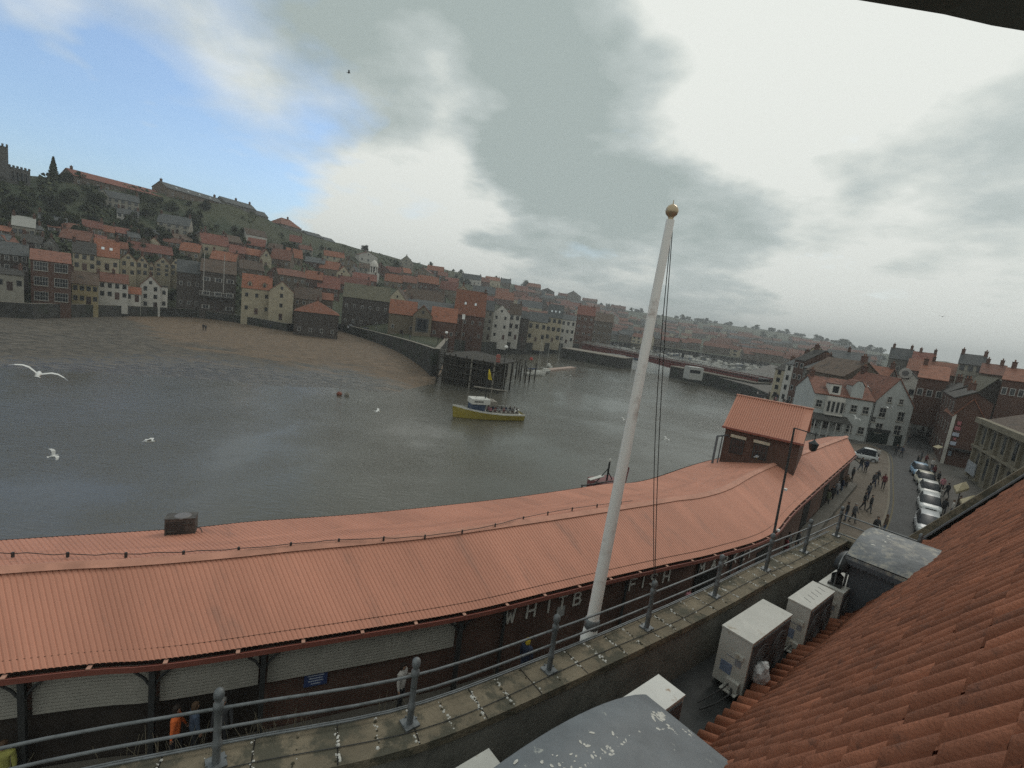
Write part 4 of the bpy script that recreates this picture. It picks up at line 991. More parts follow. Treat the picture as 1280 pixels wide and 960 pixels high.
# ---- air conditioners standing in the gutter
MACW = mat('aircon_white_casing', (.43, .425, .39), .55, .16, 1.8, stain=((.26, .22, .16), 3.5, .58, .12), detail=8)
MACF = mat('aircon_dark_front', (.09, .095, .10), .6, .3, 5)
def aircon(a0, a1, u0, u1, z0, z1, label, rust=False, fan_u=True, streaks=False):
    r = root('air_conditioner', A_((a0+a1)/2, (u0+u1)/2, z0), ANG, label=label, cat='air conditioner', group='air conditioners in the gutter behind the parapet')
    la, lu, hz_ = (a1-a0), (u1-u0), z1-z0        # local x along a, local y = -u
    m = MB(); m.b2(-la/2, la/2, -lu/2, lu/2, .0, hz_-.03); m.build('casing', MACW, r, True)
    m = MB(); t = .012; m.b2(-la/2-t, la/2+t, -lu/2-t, lu/2+t, hz_-.03, hz_); m.build('lid', MACR if rust else MACW, r, True)
    # the fan side faces the roof (local -y)
    m = MB(); m.b2(-la/2+.06, la/2-.05, -lu/2-.02, -lu/2+.005, .06, hz_-.09); m.build('front_panel', MACF, r, True)
    for cx_ in ((-la*.2,) if la < 1.3 else (-la*.25, la*.2)):
        rad = min(hz_*.34, la*.24); m = MB()
        for q in range(6): 
            rr = rad*(q+1)/6; m.tube([(cx_+rr*math.cos(2*PI*k/22), -lu/2-.045, hz_/2+rr*math.sin(2*PI*k/22)) for k in range(23)], .006, 4, caps=False)
        for k in range(8): m.tube([(cx_, -lu/2-.045, hz_/2), (cx_+rad*math.cos(PI*k/4), -lu/2-.045, hz_/2+rad*math.sin(PI*k/4))], .005, 4)
        m.build('fan_guard', MRAIL, r, True)
    # details on the near end (local -x)
    x = -la/2
    m = MB(); m.b2(x-.006, x+.01, -lu*.05, lu*.33, hz_*.22, hz_*.42); m.build('rating_label', mat('label_blue', (.16, .20, .28), .5, .2, 20), r, True)
    m = MB(); m.b2(x-.035, x+.01, -lu*.34, -lu*.08, hz_*.60, hz_*.67); m.build('handle', MACW, r, True)
    m = MB(); m.b2(x-.008, x+.01, -lu*.05, lu*.2, hz_*.55, hz_*.565); m.b2(x-.008, x+.01, -lu*.3, -lu*.1, hz_*.45, hz_*.56); m.build('marking', mat('marking_grey', (.22, .23, .25), .5), r, True)
    m = MB(); m.b2(x-.10, x+.01, -lu*.40, lu*.02, .03, hz_*.2); m.b2(x-.18, x-.02, -lu*.42, lu*.1, 0, .02); m.build('valve_cover', MACW, r, True)
    m = MB(); m.tube([(x-.06, -lu*.2, .1), (x-.2, -lu*.3, .05), (x-.6, -lu*.2, .0), (x-.95, .0, -.05)], .02, 6); m.tube([(x-.06, -lu*.1, .14), (x-.25, -lu*.1, .12), (x-.9, .08, .0)], .014, 6); m.build('refrigerant_pipe', MDARKM, r, True)
    for sx in (-la*.35, la*.35):
        m = MB(); m.b2(sx-.03, sx+.03, -lu/2-.04, lu/2+.04, -.16, -.002); m.build('foot', MDARKM, r, True)
    if streaks:
        for k in range(5):
            m = MB(); xx = -la*.3+k*la*.15; m.slab([(xx, -lu*.25, hz_+.003), (xx+.012, -lu*.25, hz_+.003), (xx+.10, lu*.12, hz_+.003), (xx+.085, lu*.12, hz_+.003)], .002); m.build('feather', MDARKM, r, True)
    return r
MACR = mat('aircon_rusty_lid', (.55, .55, .52), .5, .1, 2.5, stain=((.27, .17, .09), 1.5, .53, .05), detail=8)
MACR.node_tree.nodes['Principled BSDF'].inputs['Roughness'].default_value = .5
ac1 = aircon(1.42, 3.2, -.70, -.12, 7.5, 8.6, 'large white air conditioner with dark fan front, second unit from the near dormer', streaks=False)
aircon(3.88, 5.33, -.44, .02, 7.5, 8.58, 'smaller white air conditioner with dark streaks on its lid, beyond the large one', streaks=True)
aircon(5.75, 7.0, -.42, .1, 7.5, 8.45, 'white air conditioner partly hidden by the far dormer, with a black duct on its lid')
aircon(-2.0, -.9, -.58, -.12, 7.5, 8.6, 'air conditioner with a rust-stained white lid just behind the near dormer', rust=True)
aircon(-5.4, -3.98, -1.0, -.6, 7.5, 8.55, 'pale air conditioner lid poking out left of the near dormer at the bottom edge')
# clear plastic bundle by the large unit
p = A_(1.75, .0, 7.95); m = MB(); bm = bmesh.new(); bmesh.ops.create_icosphere(bm, subdivisions=3, radius=.2)
from mathutils import noise as mn
for v_ in bm.verts:
    k = 1+.35*mn.noise(v_.co*9); v_.co = Vector((v_.co.x*k*.8, v_.co.y*k*.8, v_.co.z*k*1.15))+p
me = bpy.data.meshes.new('plastic_bag'); bm.to_mesh(me); bm.free(); me.materials.append(mat('crumpled_plastic', (.42, .43, .43), .3, .35, 14, spec=.7)); o = bpy.data.objects.new('plastic_bag', me); COL.objects.link(o)
tag(o, label='crumpled pale plastic bag stuffed beside the large air conditioner on the tiles', cat='bag')
# black elbow duct on the third unit
p = A_(6.05, -.15, 8.45); r = root('duct', p, ANG, label='black curved duct elbow with a square flange standing on an air conditioner', cat='duct')
m = MB(); m.b2(-.16, .16, -.14, .14, .0, .06); m.build('flange', MDARKM, r, True)
m = MB(); m.tube([(0, 0, .05), (-.02, 0, .25), (0, 0, .42), (.1, 0, .56), (.28, 0, .62), (.5, 0, .6)], [.12, .13, .15, .16, .16, .16], 14); m.build('elbow', mat('black_plastic', (.02, .022, .024), .35, .2, 3), r, True)
m = MB(); m.tube([(-.155, 0, .0), (-.165, 0, .3), (-.13, 0, .56), (.05, 0, .74), (.3, 0, .78)], .018, 6); m.build('grey_conduit', MRAIL, r, True)
# loose board in the gutter
m = MB(); m.box(A_(4.9, .12, 7.66), (1.1, .3, .03), ANG); tag(m.build('board', mat('grey_board', (.22, .22, .21), .8, .2, 4)), label='pale grey board lying in the gutter beside the tiles', cat='board')
# eaves soffit over the camera
m = MB(); sp0 = [WR(980, -40, 1.1), WR(1072, 0, 1.1), WR(1180, 18, 1.1), WR(1240, 32, 1.1), WR(1300, 42, 1.1), WR(1500, -200, 1.2)]
up_ = Vector((0.25, -1.5, .14))
m.face(sp0); m.face([p+up_ for p in sp0][::-1])
for k in range(len(sp0)):
    a, b = sp0[k], sp0[(k+1) % len(sp0)]; m.face([a, a+up_, b+up_, b])
hd_ = root('camera_hood', tuple(sp0[4]+up_), 0, label='dark metal hood edge overhanging the view in the top right corner', cat='hood')
m.build('hood_plate', mat('hood_metal', (.10, .105, .09), .7, .2, 3), hd_)
q_ = sum(sp0[1:5], Vector())/4+up_*.92; ur_ = (q_.x-O_.x)*UV_.x+(q_.y-O_.y)*UV_.y; m = MB(); m.tube([q_, (q_.x, q_.y, max(8, min(rz_(ur_), ZRG))-.1)], .03, 8); m.build('bracket_post', MRAIL, hd_)
# ---- tall lamp column standing in the street
lb = W(0, 0, 0)
lx = WY(965, 690, 22.5); ltz = WY(993, 535, 22.5)
lp_ = root('street_lamp', (lx.x, 22.5, 0), 0, label='tall thin black lamp column with bracket arm and hanging lantern in front of the market', cat='street lamp')
m = MB(); m.tube([(lx.x, 22.5, 0), (lx.x, 22.5, .8), (lx.x, 22.5, .85), (ltz.x, 22.5, ltz.z)], [.11, .11, .07, .045], 10); m.build('column', MDARKM, lp_)
ae = WY(1020, 543, 22.5); m = MB(); m.tube([(ltz.x, 22.5, ltz.z), (ae.x, 22.5, ae.z)], .03, 6); m.tube([(ae.x, 22.5, ae.z+.1), (ae.x, 22.5, ae.z-.3)], .02, 6); m.build('bracket_arm', MDARKM, lp_)
m = MB(); m.lathe((ae.x, 22.5, ae.z-.78), [(.06, -.06), (.15, .0), (.22, .30), (.24, .32), (.08, .44), (.04, .5)], 8); m.build('lantern', mat('lantern_dark', (.045, .05, .052), .3), lp_)
for py in (612, 663):
    q = WY(968+(690-py)*.18, py, 22.5); m = MB(); m.lathe((q.x, 22.5, q.z), [(.075, -.05), (.075, .05)], 8); m.build('clamp_band', MWHITE, lp_)
# ------------------------------------------------------------ far bank: houses surveyed one by one
PLACED = []
def place(xl, xr, yb, r=None, yaw=0):
    xm = (xl+xr)/2
    if r is None: r = march(xm, yb)
    M = WR(xm, yb, r)
    a = math.atan2(M.x, M.y); d = Vector((math.cos(a+yaw), -math.sin(a+yaw)))
    def hit(px):
        q = ray(px, yb+(px-xm)*.13); den = d.x*q[1]-d.y*q[0]
        t = (-(M.x*q[1]-M.y*q[0]))/den
        return Vector((M.x+d.x*t, M.y+d.y*t))
    A, B = hit(xl), hit(xr)
    return A, B, M, d
def hp(label, xl, xr, yb, ye, yr, wall, roof, r=None, yaw=0, dep=8, ridge='x', **kw):
    if kw.get('group') == G1 and 'red hipped roof standing' not in label and r: r = max(r, cols(float(round((xl+xr)/2)))[0]+1.6)
    A, B, M, d = place(xl, xr, yb, r, yaw)
    if kw.get('group') == G1 and 'red hipped roof standing' not in label and M.z < .3: M.z = .3
    h = max(2.0, Zat(M.x, M.y, ye)-M.z)
    n_ = Vector((-d.y, d.x)); n_ = n_ if n_.dot(Vector((M.x, M.y))) > 0 else -n_
    if ridge == 'x' or kw.get('hip'): q = Vector((M.x, M.y))+n_*dep/2
    else: q = Vector((M.x, M.y))
    rh = Zat(q.x, q.y, yr)-M.z-h if yr is not None else 0
    if yr is not None: rh = max(1.0, min(rh, dep*.62 if ridge == 'x' else (B-A).length*.8))
    PLACED.append((xl, xr, ye, yb))
    return house(label, A, B, M.z, h, dep, rh, wall, roof, ridge, **kw)
G1 = 'waterfront houses along the far quay'; G2 = 'houses on the slope above the far quay'
K = dict(group=G1); Q = dict(group=G2)
hp('low pale stone cottage at the left edge on the quay wall under a dark house', -6, 30, 363, 343, 336, 'pale', 'dark', r=166, dep=6, rows=1, cols=3, chim=(.9,), **K)
hp('dark tall house with pale dormer windows at the left edge of the far bank', -8, 36, 341, 318, 303, 'dark', 'slate', r=178, dep=9, rows=2, cols=4, chim=(.1, .9), **Q)
hp('dark brick waterside warehouse with two wide white-framed windows and reddish roof', 39, 89, 386, 327, 314, 'brick', 'rust', r=167, dep=12, rows=3, cols=2, ww=5.5, wh=3.0, bars=4, simple=False, chim=(), door=False, **K)
hp('pair of yellow-washed cottages with brown roof beside the dark warehouse', 90, 123, 380, 355, 340, 'yellow', 'brown', r=171, dep=8, rows=2, cols=4, chim=(.0, 1.), **K)
hp('row of low white cottages with rusty roof left of the white gabled house', 123, 160, 374, 353, 342, 'white', 'rust', r=172, dep=7, rows=2, cols=4, chim=(.5,), **K)
hp('small white lean-to cottage with bright red roof touching the white gabled house', 156, 176, 377, 367, 359, 'white', 'orange', r=174, dep=5, rows=1, cols=2, chim=(), **K)
hp('tall white gabled house standing right at the quay edge', 175, 200, 388, 357, 345, 'white', 'rust', r=186, dep=9, ridge='y', rows=3, cols=2, frame=MWDK, chim=(.9,), **K)
hp('white flat-topped annexe joined to the right side of the white gabled house', 200, 209, 387, 359, None, 'white', 'dark', r=187, dep=6, rows=2, cols=1, chim=(), door=False, frame=MWDK, **K)
hp('cream upper house with dark roof and small paired windows behind the yellow cottages', 91, 120, 338, 317, 303, 'cream', 'dark', r=190, dep=9, rows=2, cols=3, chim=(.05,), **Q)
hp('cream house under a steep bright orange roof with two skylights', 118, 149, 338, 321, 300, 'cream', 'orange', r=192, dep=11, rows=1, cols=3, chim=(.95,), sky=2, **Q)
for i, (a, b, ap) in enumerate(((150, 170, 316), (170, 185, 319), (185, 193, 324), (193, 213, 321), (213, 226, 322))):
    hp(['leftmost and widest cream gable in the row of small gabled houses', 'second cream gable in the row, with orange roof beside a chimney', 'narrowest cream gable, in the middle of the row of gabled houses', 'tall cream gable with four windows right of the narrow one', 'cream gable at the right end of the row, half behind the dark chapel'][i],
       a, b, 346, ap+9, ap, 'cream', ('orange', 'orange', 'rust', 'rust', 'brown')[i], r=198+i*2, dep=9, ridge='y', rows=2 if i != 3 else 3, cols=1 if b-a < 12 else 2, chim=(.5,) if i in (0, 1) else (), door=False, group='row of cream gabled houses above the white cottages')
hp('grey slate-roofed dark hall with a pale chimney stub right of the cream gables', 220, 250, 394, 341, 326, 'dark', 'slate', r=193, dep=11, rows=2, cols=3, chim=(), door=False, **K)
hp('dark tall waterside building with a wide band of white windows and white balcony rail', 249, 293, 398, 341, 326, 'dark', 'brown', r=193, dep=12, rows=3, cols=3, chim=(), ww=2.2, **K)
# its balcony rail and masts
def rail_on(xl, xr, y, r, h, label):
    A, B, M, d = place(xl, xr, y, r); m = MB(); n = 14
    rr = root('balcony', (M.x, M.y, M.z), 0, label=label, cat='balcony')
    m.tube([(A.x, A.y, M.z+h), (B.x, B.y, M.z+h)], .07, 4); m.tube([(A.x, A.y, M.z+.1), (B.x, B.y, M.z+.1)], .07, 4)
    for k in range(n+1): q = A.lerp(B, k/n); m.tube([(q.x, q.y, M.z), (q.x, q.y, M.z+h)], .05, 4)
    m.build('railing', MWFR, rr)
    f = MB(); q = Vector((M.x, M.y)).normalized()*1.5; f.slab([(A.x, A.y, M.z), (B.x, B.y, M.z), (B.x+q.x, B.y+q.y, M.z), (A.x+q.x, A.y+q.y, M.z)], .2); f.build('floor', MDARKM, rr)
rail_on(249, 292, 371, 191.3, 1.4, 'white railed balcony across the dark waterside building')
m = MB()
def mast(px, y0, y1, r, label, rad=.12, cat='mast', lean=2, m_=None):
    a = WR(px, y0, r); z = Zat(a.x, a.y, y1); m = MB(); m.tube([(a.x, a.y, a.z), (a.x, a.y, z)], [rad, rad*.6], 6)
    return tag(m.build('mast', m_ or MWFR, None), label=label, cat=cat)
mast(254, 365, 316, 190, 'thin pale pole rising in front of the dark waterside building, the left of the two', .13)
mast(279, 368, 318, 190, 'thin pale pole rising in front of the dark waterside building, the right of the two', .13)
hp('red-roofed house with cream upper floor, brick lower floor and two dormers', 301, 338, 393, 361, 344, 'cream', 'orange', r=184, dep=9, rows=2, cols=3, dorm=2, chim=(.95,), **K)
hp('cream gable-ended house with three small windows one above another', 335, 365, 400, 364, 352, 'cream', 'red', r=179, dep=9, ridge='y', rows=3, cols=1, chim=(), side_win=0, **K)
hp('brown stone building with white windows between the cream gable and the red hipped hut', 366, 400, 395, 374, 360, 'brown', 'brown', r=186, dep=9, rows=2, cols=4, chim=(.1,), **K)
hp('orange-roofed low house behind the red hipped waterside hut', 389, 415, 392, 374, 366, 'brown', 'orange', r=184, dep=7, rows=1, cols=3, chim=(.1,), **K)
hp('squat dark stone waterside hut with a red hipped roof standing out over the sand', 366, 421, 427, 391, 376, 'dark', 'orange', r=165, dep=14, hip=True, rows=1, cols=4, chim=(.5,), door=False, group=G1)
hp('large dark building with a mossy brown roof and many dark windows behind the pier road', 426, 484, 412, 374, 357, 'dark', 'moss', r=192, dep=16, rows=2, cols=6, chim=(.5,), **K)
hp('stone house with bright orange roof at the left of the pier buildings', 484, 518, 420, 393, 376, 'stone', 'orange', r=166, dep=12, rows=1, cols=3, chim=(), dorm=0, **K)
hp('stone gable with a big arched doorway between two orange roofs on the pier', 514, 537, 425, 394, 382, 'stone', 'orange', r=160, dep=12, ridge='y', rows=1, cols=1, ww=5, wh=4.5, chim=(), frame=MWDK, door=False, **K)
hp('brick shed with orange roof right of the stone gable on the pier', 536, 568, 427, 402, 385, 'brick', 'orange', r=162, dep=11, rows=1, cols=3, dorm=0, chim=(), **K)
hp('long low grey sheet-roofed shed behind the orange pier roofs', 508, 568, 400, 388, 377, 'grey', 'slate', r=185, dep=12, rows=0, cols=0, chim=(.05,), door=False, **Q)
hp('large dark brick building under a steep orange roof right of the pier sheds', 564, 602, 426, 394, 364, 'brick', 'orange', r=178, dep=16, rows=2, cols=4, chim=(.95,), sky=2, **K)
hp('cream gable wall poking above the steep orange roof', 568, 584, 388, 365, 357, 'cream', 'orange', r=200, dep=8, ridge='y', rows=1, cols=1, chim=(.3,), door=False, **Q)
hp('narrow grey house squeezed left of the tall white house', 598, 613, 424, 388, 376, 'pale', 'slate', r=196, dep=9, rows=4, cols=2, chim=(.2,), **K)
hp('tall white gabled house with dark tall windows, the left half of the big white pair', 612, 634, 424, 392, 381, 'white', 'brown', r=192, dep=10, ridge='y', rows=3, cols=2, frame=MWDK, chim=(), **K)
hp('tall white house with brown roof, the right half of the big white pair', 633, 647, 424, 393, 380, 'white', 'brown', r=193, dep=10, rows=3, cols=2, ww=1.3, frame=MWDK, chim=(.9,), wh=1.9, **K)
hp('dark brown narrow gap building between white and cream waterfront houses', 646, 658, 427, 398, 390, 'dark', 'slate', r=212, dep=9, rows=2, cols=1, chim=(), **K)
hp('cream waterfront house with slate roof and three dark ground-floor windows', 657, 681, 427, 402, 391, 'cream', 'slate', r=215, dep=10, rows=2, cols=3, ww=1.4, wh=2., frame=MWDK, chim=(), **K)
hp('tall cream house with a blue-grey slate roof and three bright skylights', 680, 699, 427, 397, 381, 'cream', 'slate', r=222, dep=11, rows=3, cols=3, ww=1.6, wh=2., sky=3, chim=(.02,), frame=MWDK, **K)
hp('plain white flat-fronted house right of the tall skylight house', 698, 716, 429, 400, 394, 'white', 'slate', r=236, dep=10, rows=3, cols=3, ww=1.2, wh=1.8, frame=MWDK, chim=(), **K)
hp('dark brick riverside block with small white windows near the bridge', 716, 738, 431, 394, 383, 'brick', 'red', r=262, dep=12, rows=4, cols=3, ww=1.4, chim=(.1, .9), **K)
hp('brown block behind the bridge end with white windows', 738, 762, 430, 402, 392, 'brown', 'brown', r=330, dep=14, rows=3, cols=4, ww=1.5, chim=(.5,), **Q)
# upper slope, individually
U = [('white house with dark windows halfway up the green hill', 146, 173, 280, 268, 262, 'white', 'slate', 'x', 2, 4), ('long cream terrace with a gable at its left, high on the hill', 124, 174, 262, 249, 241, 'pale', 'slate', 'x', 2, 6),
     ('cream gable at the left end of the high terrace', 120, 136, 256, 244, 236, 'pale', 'slate', 'y', 2, 1), ('pale curved-roof house at the far left below the wooded slope', 15, 44, 297, 283, 271, 'pale', 'pale_', 'x', 1, 4),
     ('pale long house right of the curved-roof one at far left', 48, 84, 284, 276, 268, 'pale', 'slate', 'x', 1, 4), ('grey gabled house wall above the dark warehouse', 52, 73, 318, 308, 297, 'grey', 'dark', 'y', 1, 1),
     ('house with a long rust roof above the warehouse chimney line', 74, 112, 309, 299, 288, 'brown', 'rust', 'x', 1, 4), ('small white cottage above the rust roofs at left', 60, 76, 292, 286, 281, 'white', 'rust', 'x', 1, 2),
     ('red-roofed house at the very left under the slope', -5, 12, 297, 290, 283, 'stone', 'orange', 'x', 1, 2), ('dark house below the pale curved roof', 26, 52, 312, 303, 294, 'dark', 'dark', 'x', 1, 3),
     ('pair of grey gables on the wooded slope', 196, 236, 292, 280, 270, 'pale', 'slate', 'x', 2, 4), ('white gabled cottage with a red roof right of the wooded patch', 184, 200, 312, 304, 297, 'cream', 'orange', 'y', 1, 1),
     ('house with wide rust roof behind the cream gable row', 160, 216, 322, 316, 305, 'brown', 'red', 'x', 1, 5), ('cream-walled house with red hipped roof below the green field', 252, 286, 319, 306, 293, 'cream', 'red', 'x', 1, 3),
     ('red-roofed houses step at the left of the white-walled house', 224, 249, 324, 314, 304, 'stone', 'orange', 'x', 1, 3), ('orange-roofed terrace above the dark waterside building', 262, 294, 336, 325, 315, 'stone', 'orange', 'x', 1, 4),
     ('red roofed brick house right of the white-walled house', 286, 306, 328, 316, 307, 'brick', 'red', 'x', 1, 2), ('brown house with skylight dots behind the dormered red roof', 300, 330, 348, 337, 326, 'brown', 'brown', 'x', 1, 3),
     ('steep cream gable high above the red dormer house', 325, 339, 334, 322, 310, 'cream', 'rust', 'y', 1, 1), ('rust roof running right from the steep cream gable', 337, 362, 334, 324, 312, 'brown', 'rust', 'x', 1, 3),
     ('orange roof with two white chimneys below the upper field', 358, 378, 330, 322, 311, 'stone', 'orange', 'x', 1, 2), ('large plain brown-walled block behind the cream gable house', 347, 381, 366, 345, 337, 'brown', 'rust', 'x', 2, 4),
     ('red pantile house above the brown stone building', 380, 402, 362, 349, 339, 'brick', 'orange', 'x', 1, 3), ('house with steep hipped red roof left of the cream gabled one', 396, 424, 372, 360, 343, 'brick', 'red', 'x', 2, 3),
     ('bright orange roof with a cream gable end under the hedge line', 398, 422, 346, 336, 327, 'stone', 'orange', 'x', 1, 2), ('clean cream gable end facing the river below the hedge line', 420, 437, 354, 342, 333, 'cream', 'orange', 'y', 1, 1),
     ('pale grey pointed roof right of the clean cream gable', 434, 446, 350, 342, 332, 'pale', 'slate', 'y', 1, 1), ('red roofs in front of the cream gable, above the mossy roof', 424, 462, 366, 357, 347, 'brick', 'red', 'x', 1, 4),
     ('brown gabled shed with white panel between mossy roof and orange roof', 462, 486, 402, 382, 368, 'dark', 'brown', 'y', 1, 2), ('cream hall gable behind the stone pier house', 484, 506, 388, 374, 361, 'cream', 'brown', 'y', 1, 1),
     ('long dark brown roof running right behind the cream hall gable', 504, 552, 388, 376, 363, 'dark', 'brown', 'x', 1, 4), ('red roof below the white church lantern', 440, 470, 358, 350, 342, 'brick', 'red', 'x', 1, 3),
     ('orange roof right of the white church lantern', 480, 502, 360, 352, 343, 'stone', 'orange', 'x', 1, 3), ('rust roof with white window right of the lantern, further back', 500, 520, 362, 353, 345, 'brown', 'rust', 'x', 1, 3),
     ('row of red roofs with pale chimneys mid-slope', 522, 548, 364, 354, 345, 'brick', 'orange', 'x', 1, 4), ('red roof with a cream stack below the distant trees', 548, 570, 372, 362, 352, 'stone', 'red', 'x', 1, 3),
     ('white cottages in a line under the wooded skyline', 576, 600, 356, 349, 343, 'white', 'slate', 'x', 1, 5), ('long slate roof among trees behind the steep orange roof', 590, 618, 372, 366, 358, 'grey', 'slate', 'x', 1, 4),
     ('red roof block left of the tall white pair', 586, 616, 386, 378, 366, 'brick', 'red', 'x', 1, 4), ('bright red roofs above the tall white pair', 616, 641, 384, 374, 362, 'brick', 'orange', 'x', 1, 3),
     ('grey flat-roofed long building behind the cream waterfront house', 645, 676, 394, 384, 376, 'cream', 'slate', 'x', 1, 5), ('dark gable with white coping right of the grey long roof', 672, 684, 396, 384, 373, 'dark', 'slate', 'y', 1, 1),
     ('cream cottages with red end wall above the grey long roof', 655, 680, 374, 368, 361, 'cream', 'slate', 'x', 1, 4), ('red roof terrace behind the brick riverside block', 700, 726, 392, 384, 374, 'brick', 'red', 'x', 1, 4),
     ('dark red terrace climbing behind the bridge end', 722, 748, 396, 388, 379, 'brick', 'orange', 'x', 1, 4), ('pale gabled pair among dark roofs behind the bridge end', 752, 772, 406, 398, 390, 'pale', 'slate', 'y', 1, 2)]
WALL['pale2'] = WALL['pale']; ROOFM['pale_'] = mat('pale_roof', (.27, .27, .25), .8, .15, 2)
for (lab, xl, xr, yb, ye, yr, wa, rf, rg_, rows, cols_) in U:
    hp(lab, xl, xr, yb, ye, yr, wa, rf, r=max(march((xl+xr)/2, yb), cols(float(round((xl+xr)/2)))[0]+16), dep=9 if xl < 600 else 11, ridge=rg_, rows=rows, cols=cols_, ww=1.1, chim=(.05, .95) if rg_ == 'x' and xr-xl > 20 else (.8,), yaw=random.Random(lab).uniform(-.25, .25), group=G2)
# church lantern turret
r_ = march(466, 352); b0 = WR(466, 352, r_); lt = root('church_tower', (b0.x, b0.y, b0.z), 0, label='small white church lantern turret with arched openings above the red roofs', cat='church tower')
z1, z2, z3 = [Zat(b0.x, b0.y, y) for y in (341, 333, 325)]; wd_ = (WR(472, 345, r_)-WR(460, 345, r_)).length/2
m = MB(); m.b2(b0.x-wd_, b0.x+wd_, b0.y-wd_, b0.y+wd_, b0.z-4, z1); m.build('tower_base', WALL['white'], lt)
m = MB()
for k in range(8): a = PI/4*k; m.b2(b0.x+wd_*.72*math.cos(a)-.3, b0.x+wd_*.72*math.cos(a)+.3, b0.y+wd_*.72*math.sin(a)-.3, b0.y+wd_*.72*math.sin(a)+.3, z1, z2)
m.lathe((b0.x, b0.y, z2), [(wd_*.95, -.3), (wd_*.95, 0), (wd_*.8, (z3-z2)*.5), (wd_*.35, (z3-z2)*.85), (.08, z3-z2)], 8); m.b2(b0.x-wd_*.5, b0.x+wd_*.5, b0.y-wd_*.5, b0.y+wd_*.5, z1, z2, 1); m.build('lantern', [WALL['white'], MDARKM], lt)
# ---- skyline buildings
SKY = [('long red-roofed low building along the hilltop at left', 92, 202, 228, 222, 'stone', 'red', 5), ]
def ridgeb(label, x0, x1, yb0, yb1, ye0, ye1, yr0, yr1, wall, roof, dep=10, **kw):
    ra, rb = cols(float(x0))[1]-3, cols(float(x1))[1]-3
    A, B = WR(x0, yb0, ra), WR(x1, yb1, rb); z0 = min(A.z, B.z)-1.0; zt = max(Zat(A.x, A.y, ye0), Zat(B.x, B.y, ye1)); h = max(1.6, (Zat(A.x, A.y, ye0)+Zat(B.x, B.y, ye1))/2-z0)
    rh = max(1.2, (Zat(A.x, A.y, yr0)+Zat(B.x, B.y, yr1))/2-z0-h)
    return house(label, A, B, z0, h, dep, rh, wall, roof, found=8, **kw)
ridgeb('long red-roofed low building along the hilltop, left of the skyline gap', 92, 202, 229, 244, 226, 240, 218, 231, 'brown', 'red', 12, rows=1, cols=10, chim=(.05,), door=False)
ridgeb('long grey-roofed hilltop house with a row of bright skylights', 209, 280, 244, 254, 240, 250, 233, 243, 'brown', 'slate', 10, rows=1, cols=6, chim=(.02, .95), sky=4, door=False)
ridgeb('grey farmhouse cluster with chimneys at the right end of the long hilltop house', 281, 320, 257, 267, 252, 263, 246, 256, 'grey', 'slate', 9, rows=1, cols=4, chim=(.5, .95), door=False)
ridgeb('small grey barn stepping down the skyline', 320, 335, 269, 276, 268, 272, 262, 266, 'grey', 'slate', 8, rows=1, cols=2, chim=(), door=False)
ridgeb('stone barn with a brown hipped roof standing out on the skyline', 351, 377, 284, 290, 281, 285, 272, 276, 'grey', 'rust', 10, rows=1, cols=2, chim=(.6,), hip=True, door=False)
ridgeb('low dark farm shed on the falling skyline', 384, 404, 295, 301, 293, 298, 289, 293, 'grey', 'slate', 8, rows=0, cols=0, chim=(), door=False)
ridgeb('small white-ended shed beyond the dark farm shed on the skyline', 406, 419, 301, 305, 300, 303, 296, 299, 'pale', 'slate', 8, rows=0, cols=0, chim=(), door=False)
# church with tower on the hill at the left edge
def crenel(m, A, B, z, t, n, mi=0):
    for k in range(n):
        if k % 2: continue
        a = A.lerp(B, k/n); b = A.lerp(B, (k+1)/n); m.tube([(a.x, a.y, z+t*.4), (b.x, b.y, z+t*.4)], t*.5, 4)
r0 = 262; MCH = wallm('church', (.085, .082, .078)); a, b = WR(-14, 222, r0), WR(11, 224, r0)
ch = root('church', (b.x, b.y, b.z-2), 0, label='dark stone church with battlemented tower at the left edge of the hilltop', cat='church')
zt = Zat(b.x, b.y, 184); m = MB(); A2, B2 = Vector(a[:2]), Vector(b[:2]); dv = (B2-A2).normalized(); nv = Vector((-dv.y, dv.x))*((B2-A2).length)
m.prism([tuple(A2), tuple(B2), tuple(B2+nv), tuple(A2+nv)], b.z-8, zt); crenel(m, A2, B2, zt, 1.0, 9); m.build('tower', MCH, ch)
c = WR(38, 226, r0+2); C2 = Vector(c[:2]); zn = Zat(c.x, c.y, 214); m = MB(); m.prism([tuple(B2), tuple(C2), tuple(C2+nv*.8), tuple(B2+nv*.8)], b.z-8, zn); crenel(m, B2, C2, zn, .8, 11); m.build('nave', MCH, ch)
m = MB()
for t in (.2, .4, .6, .8): q = B2.lerp(C2, t)-nv.normalized()*.05; m.b2(q.x-.5, q.x+.5, q.y-.1, q.y+.1, zn-4.5, zn-1.5)
m.build('window', MGLASS, ch)
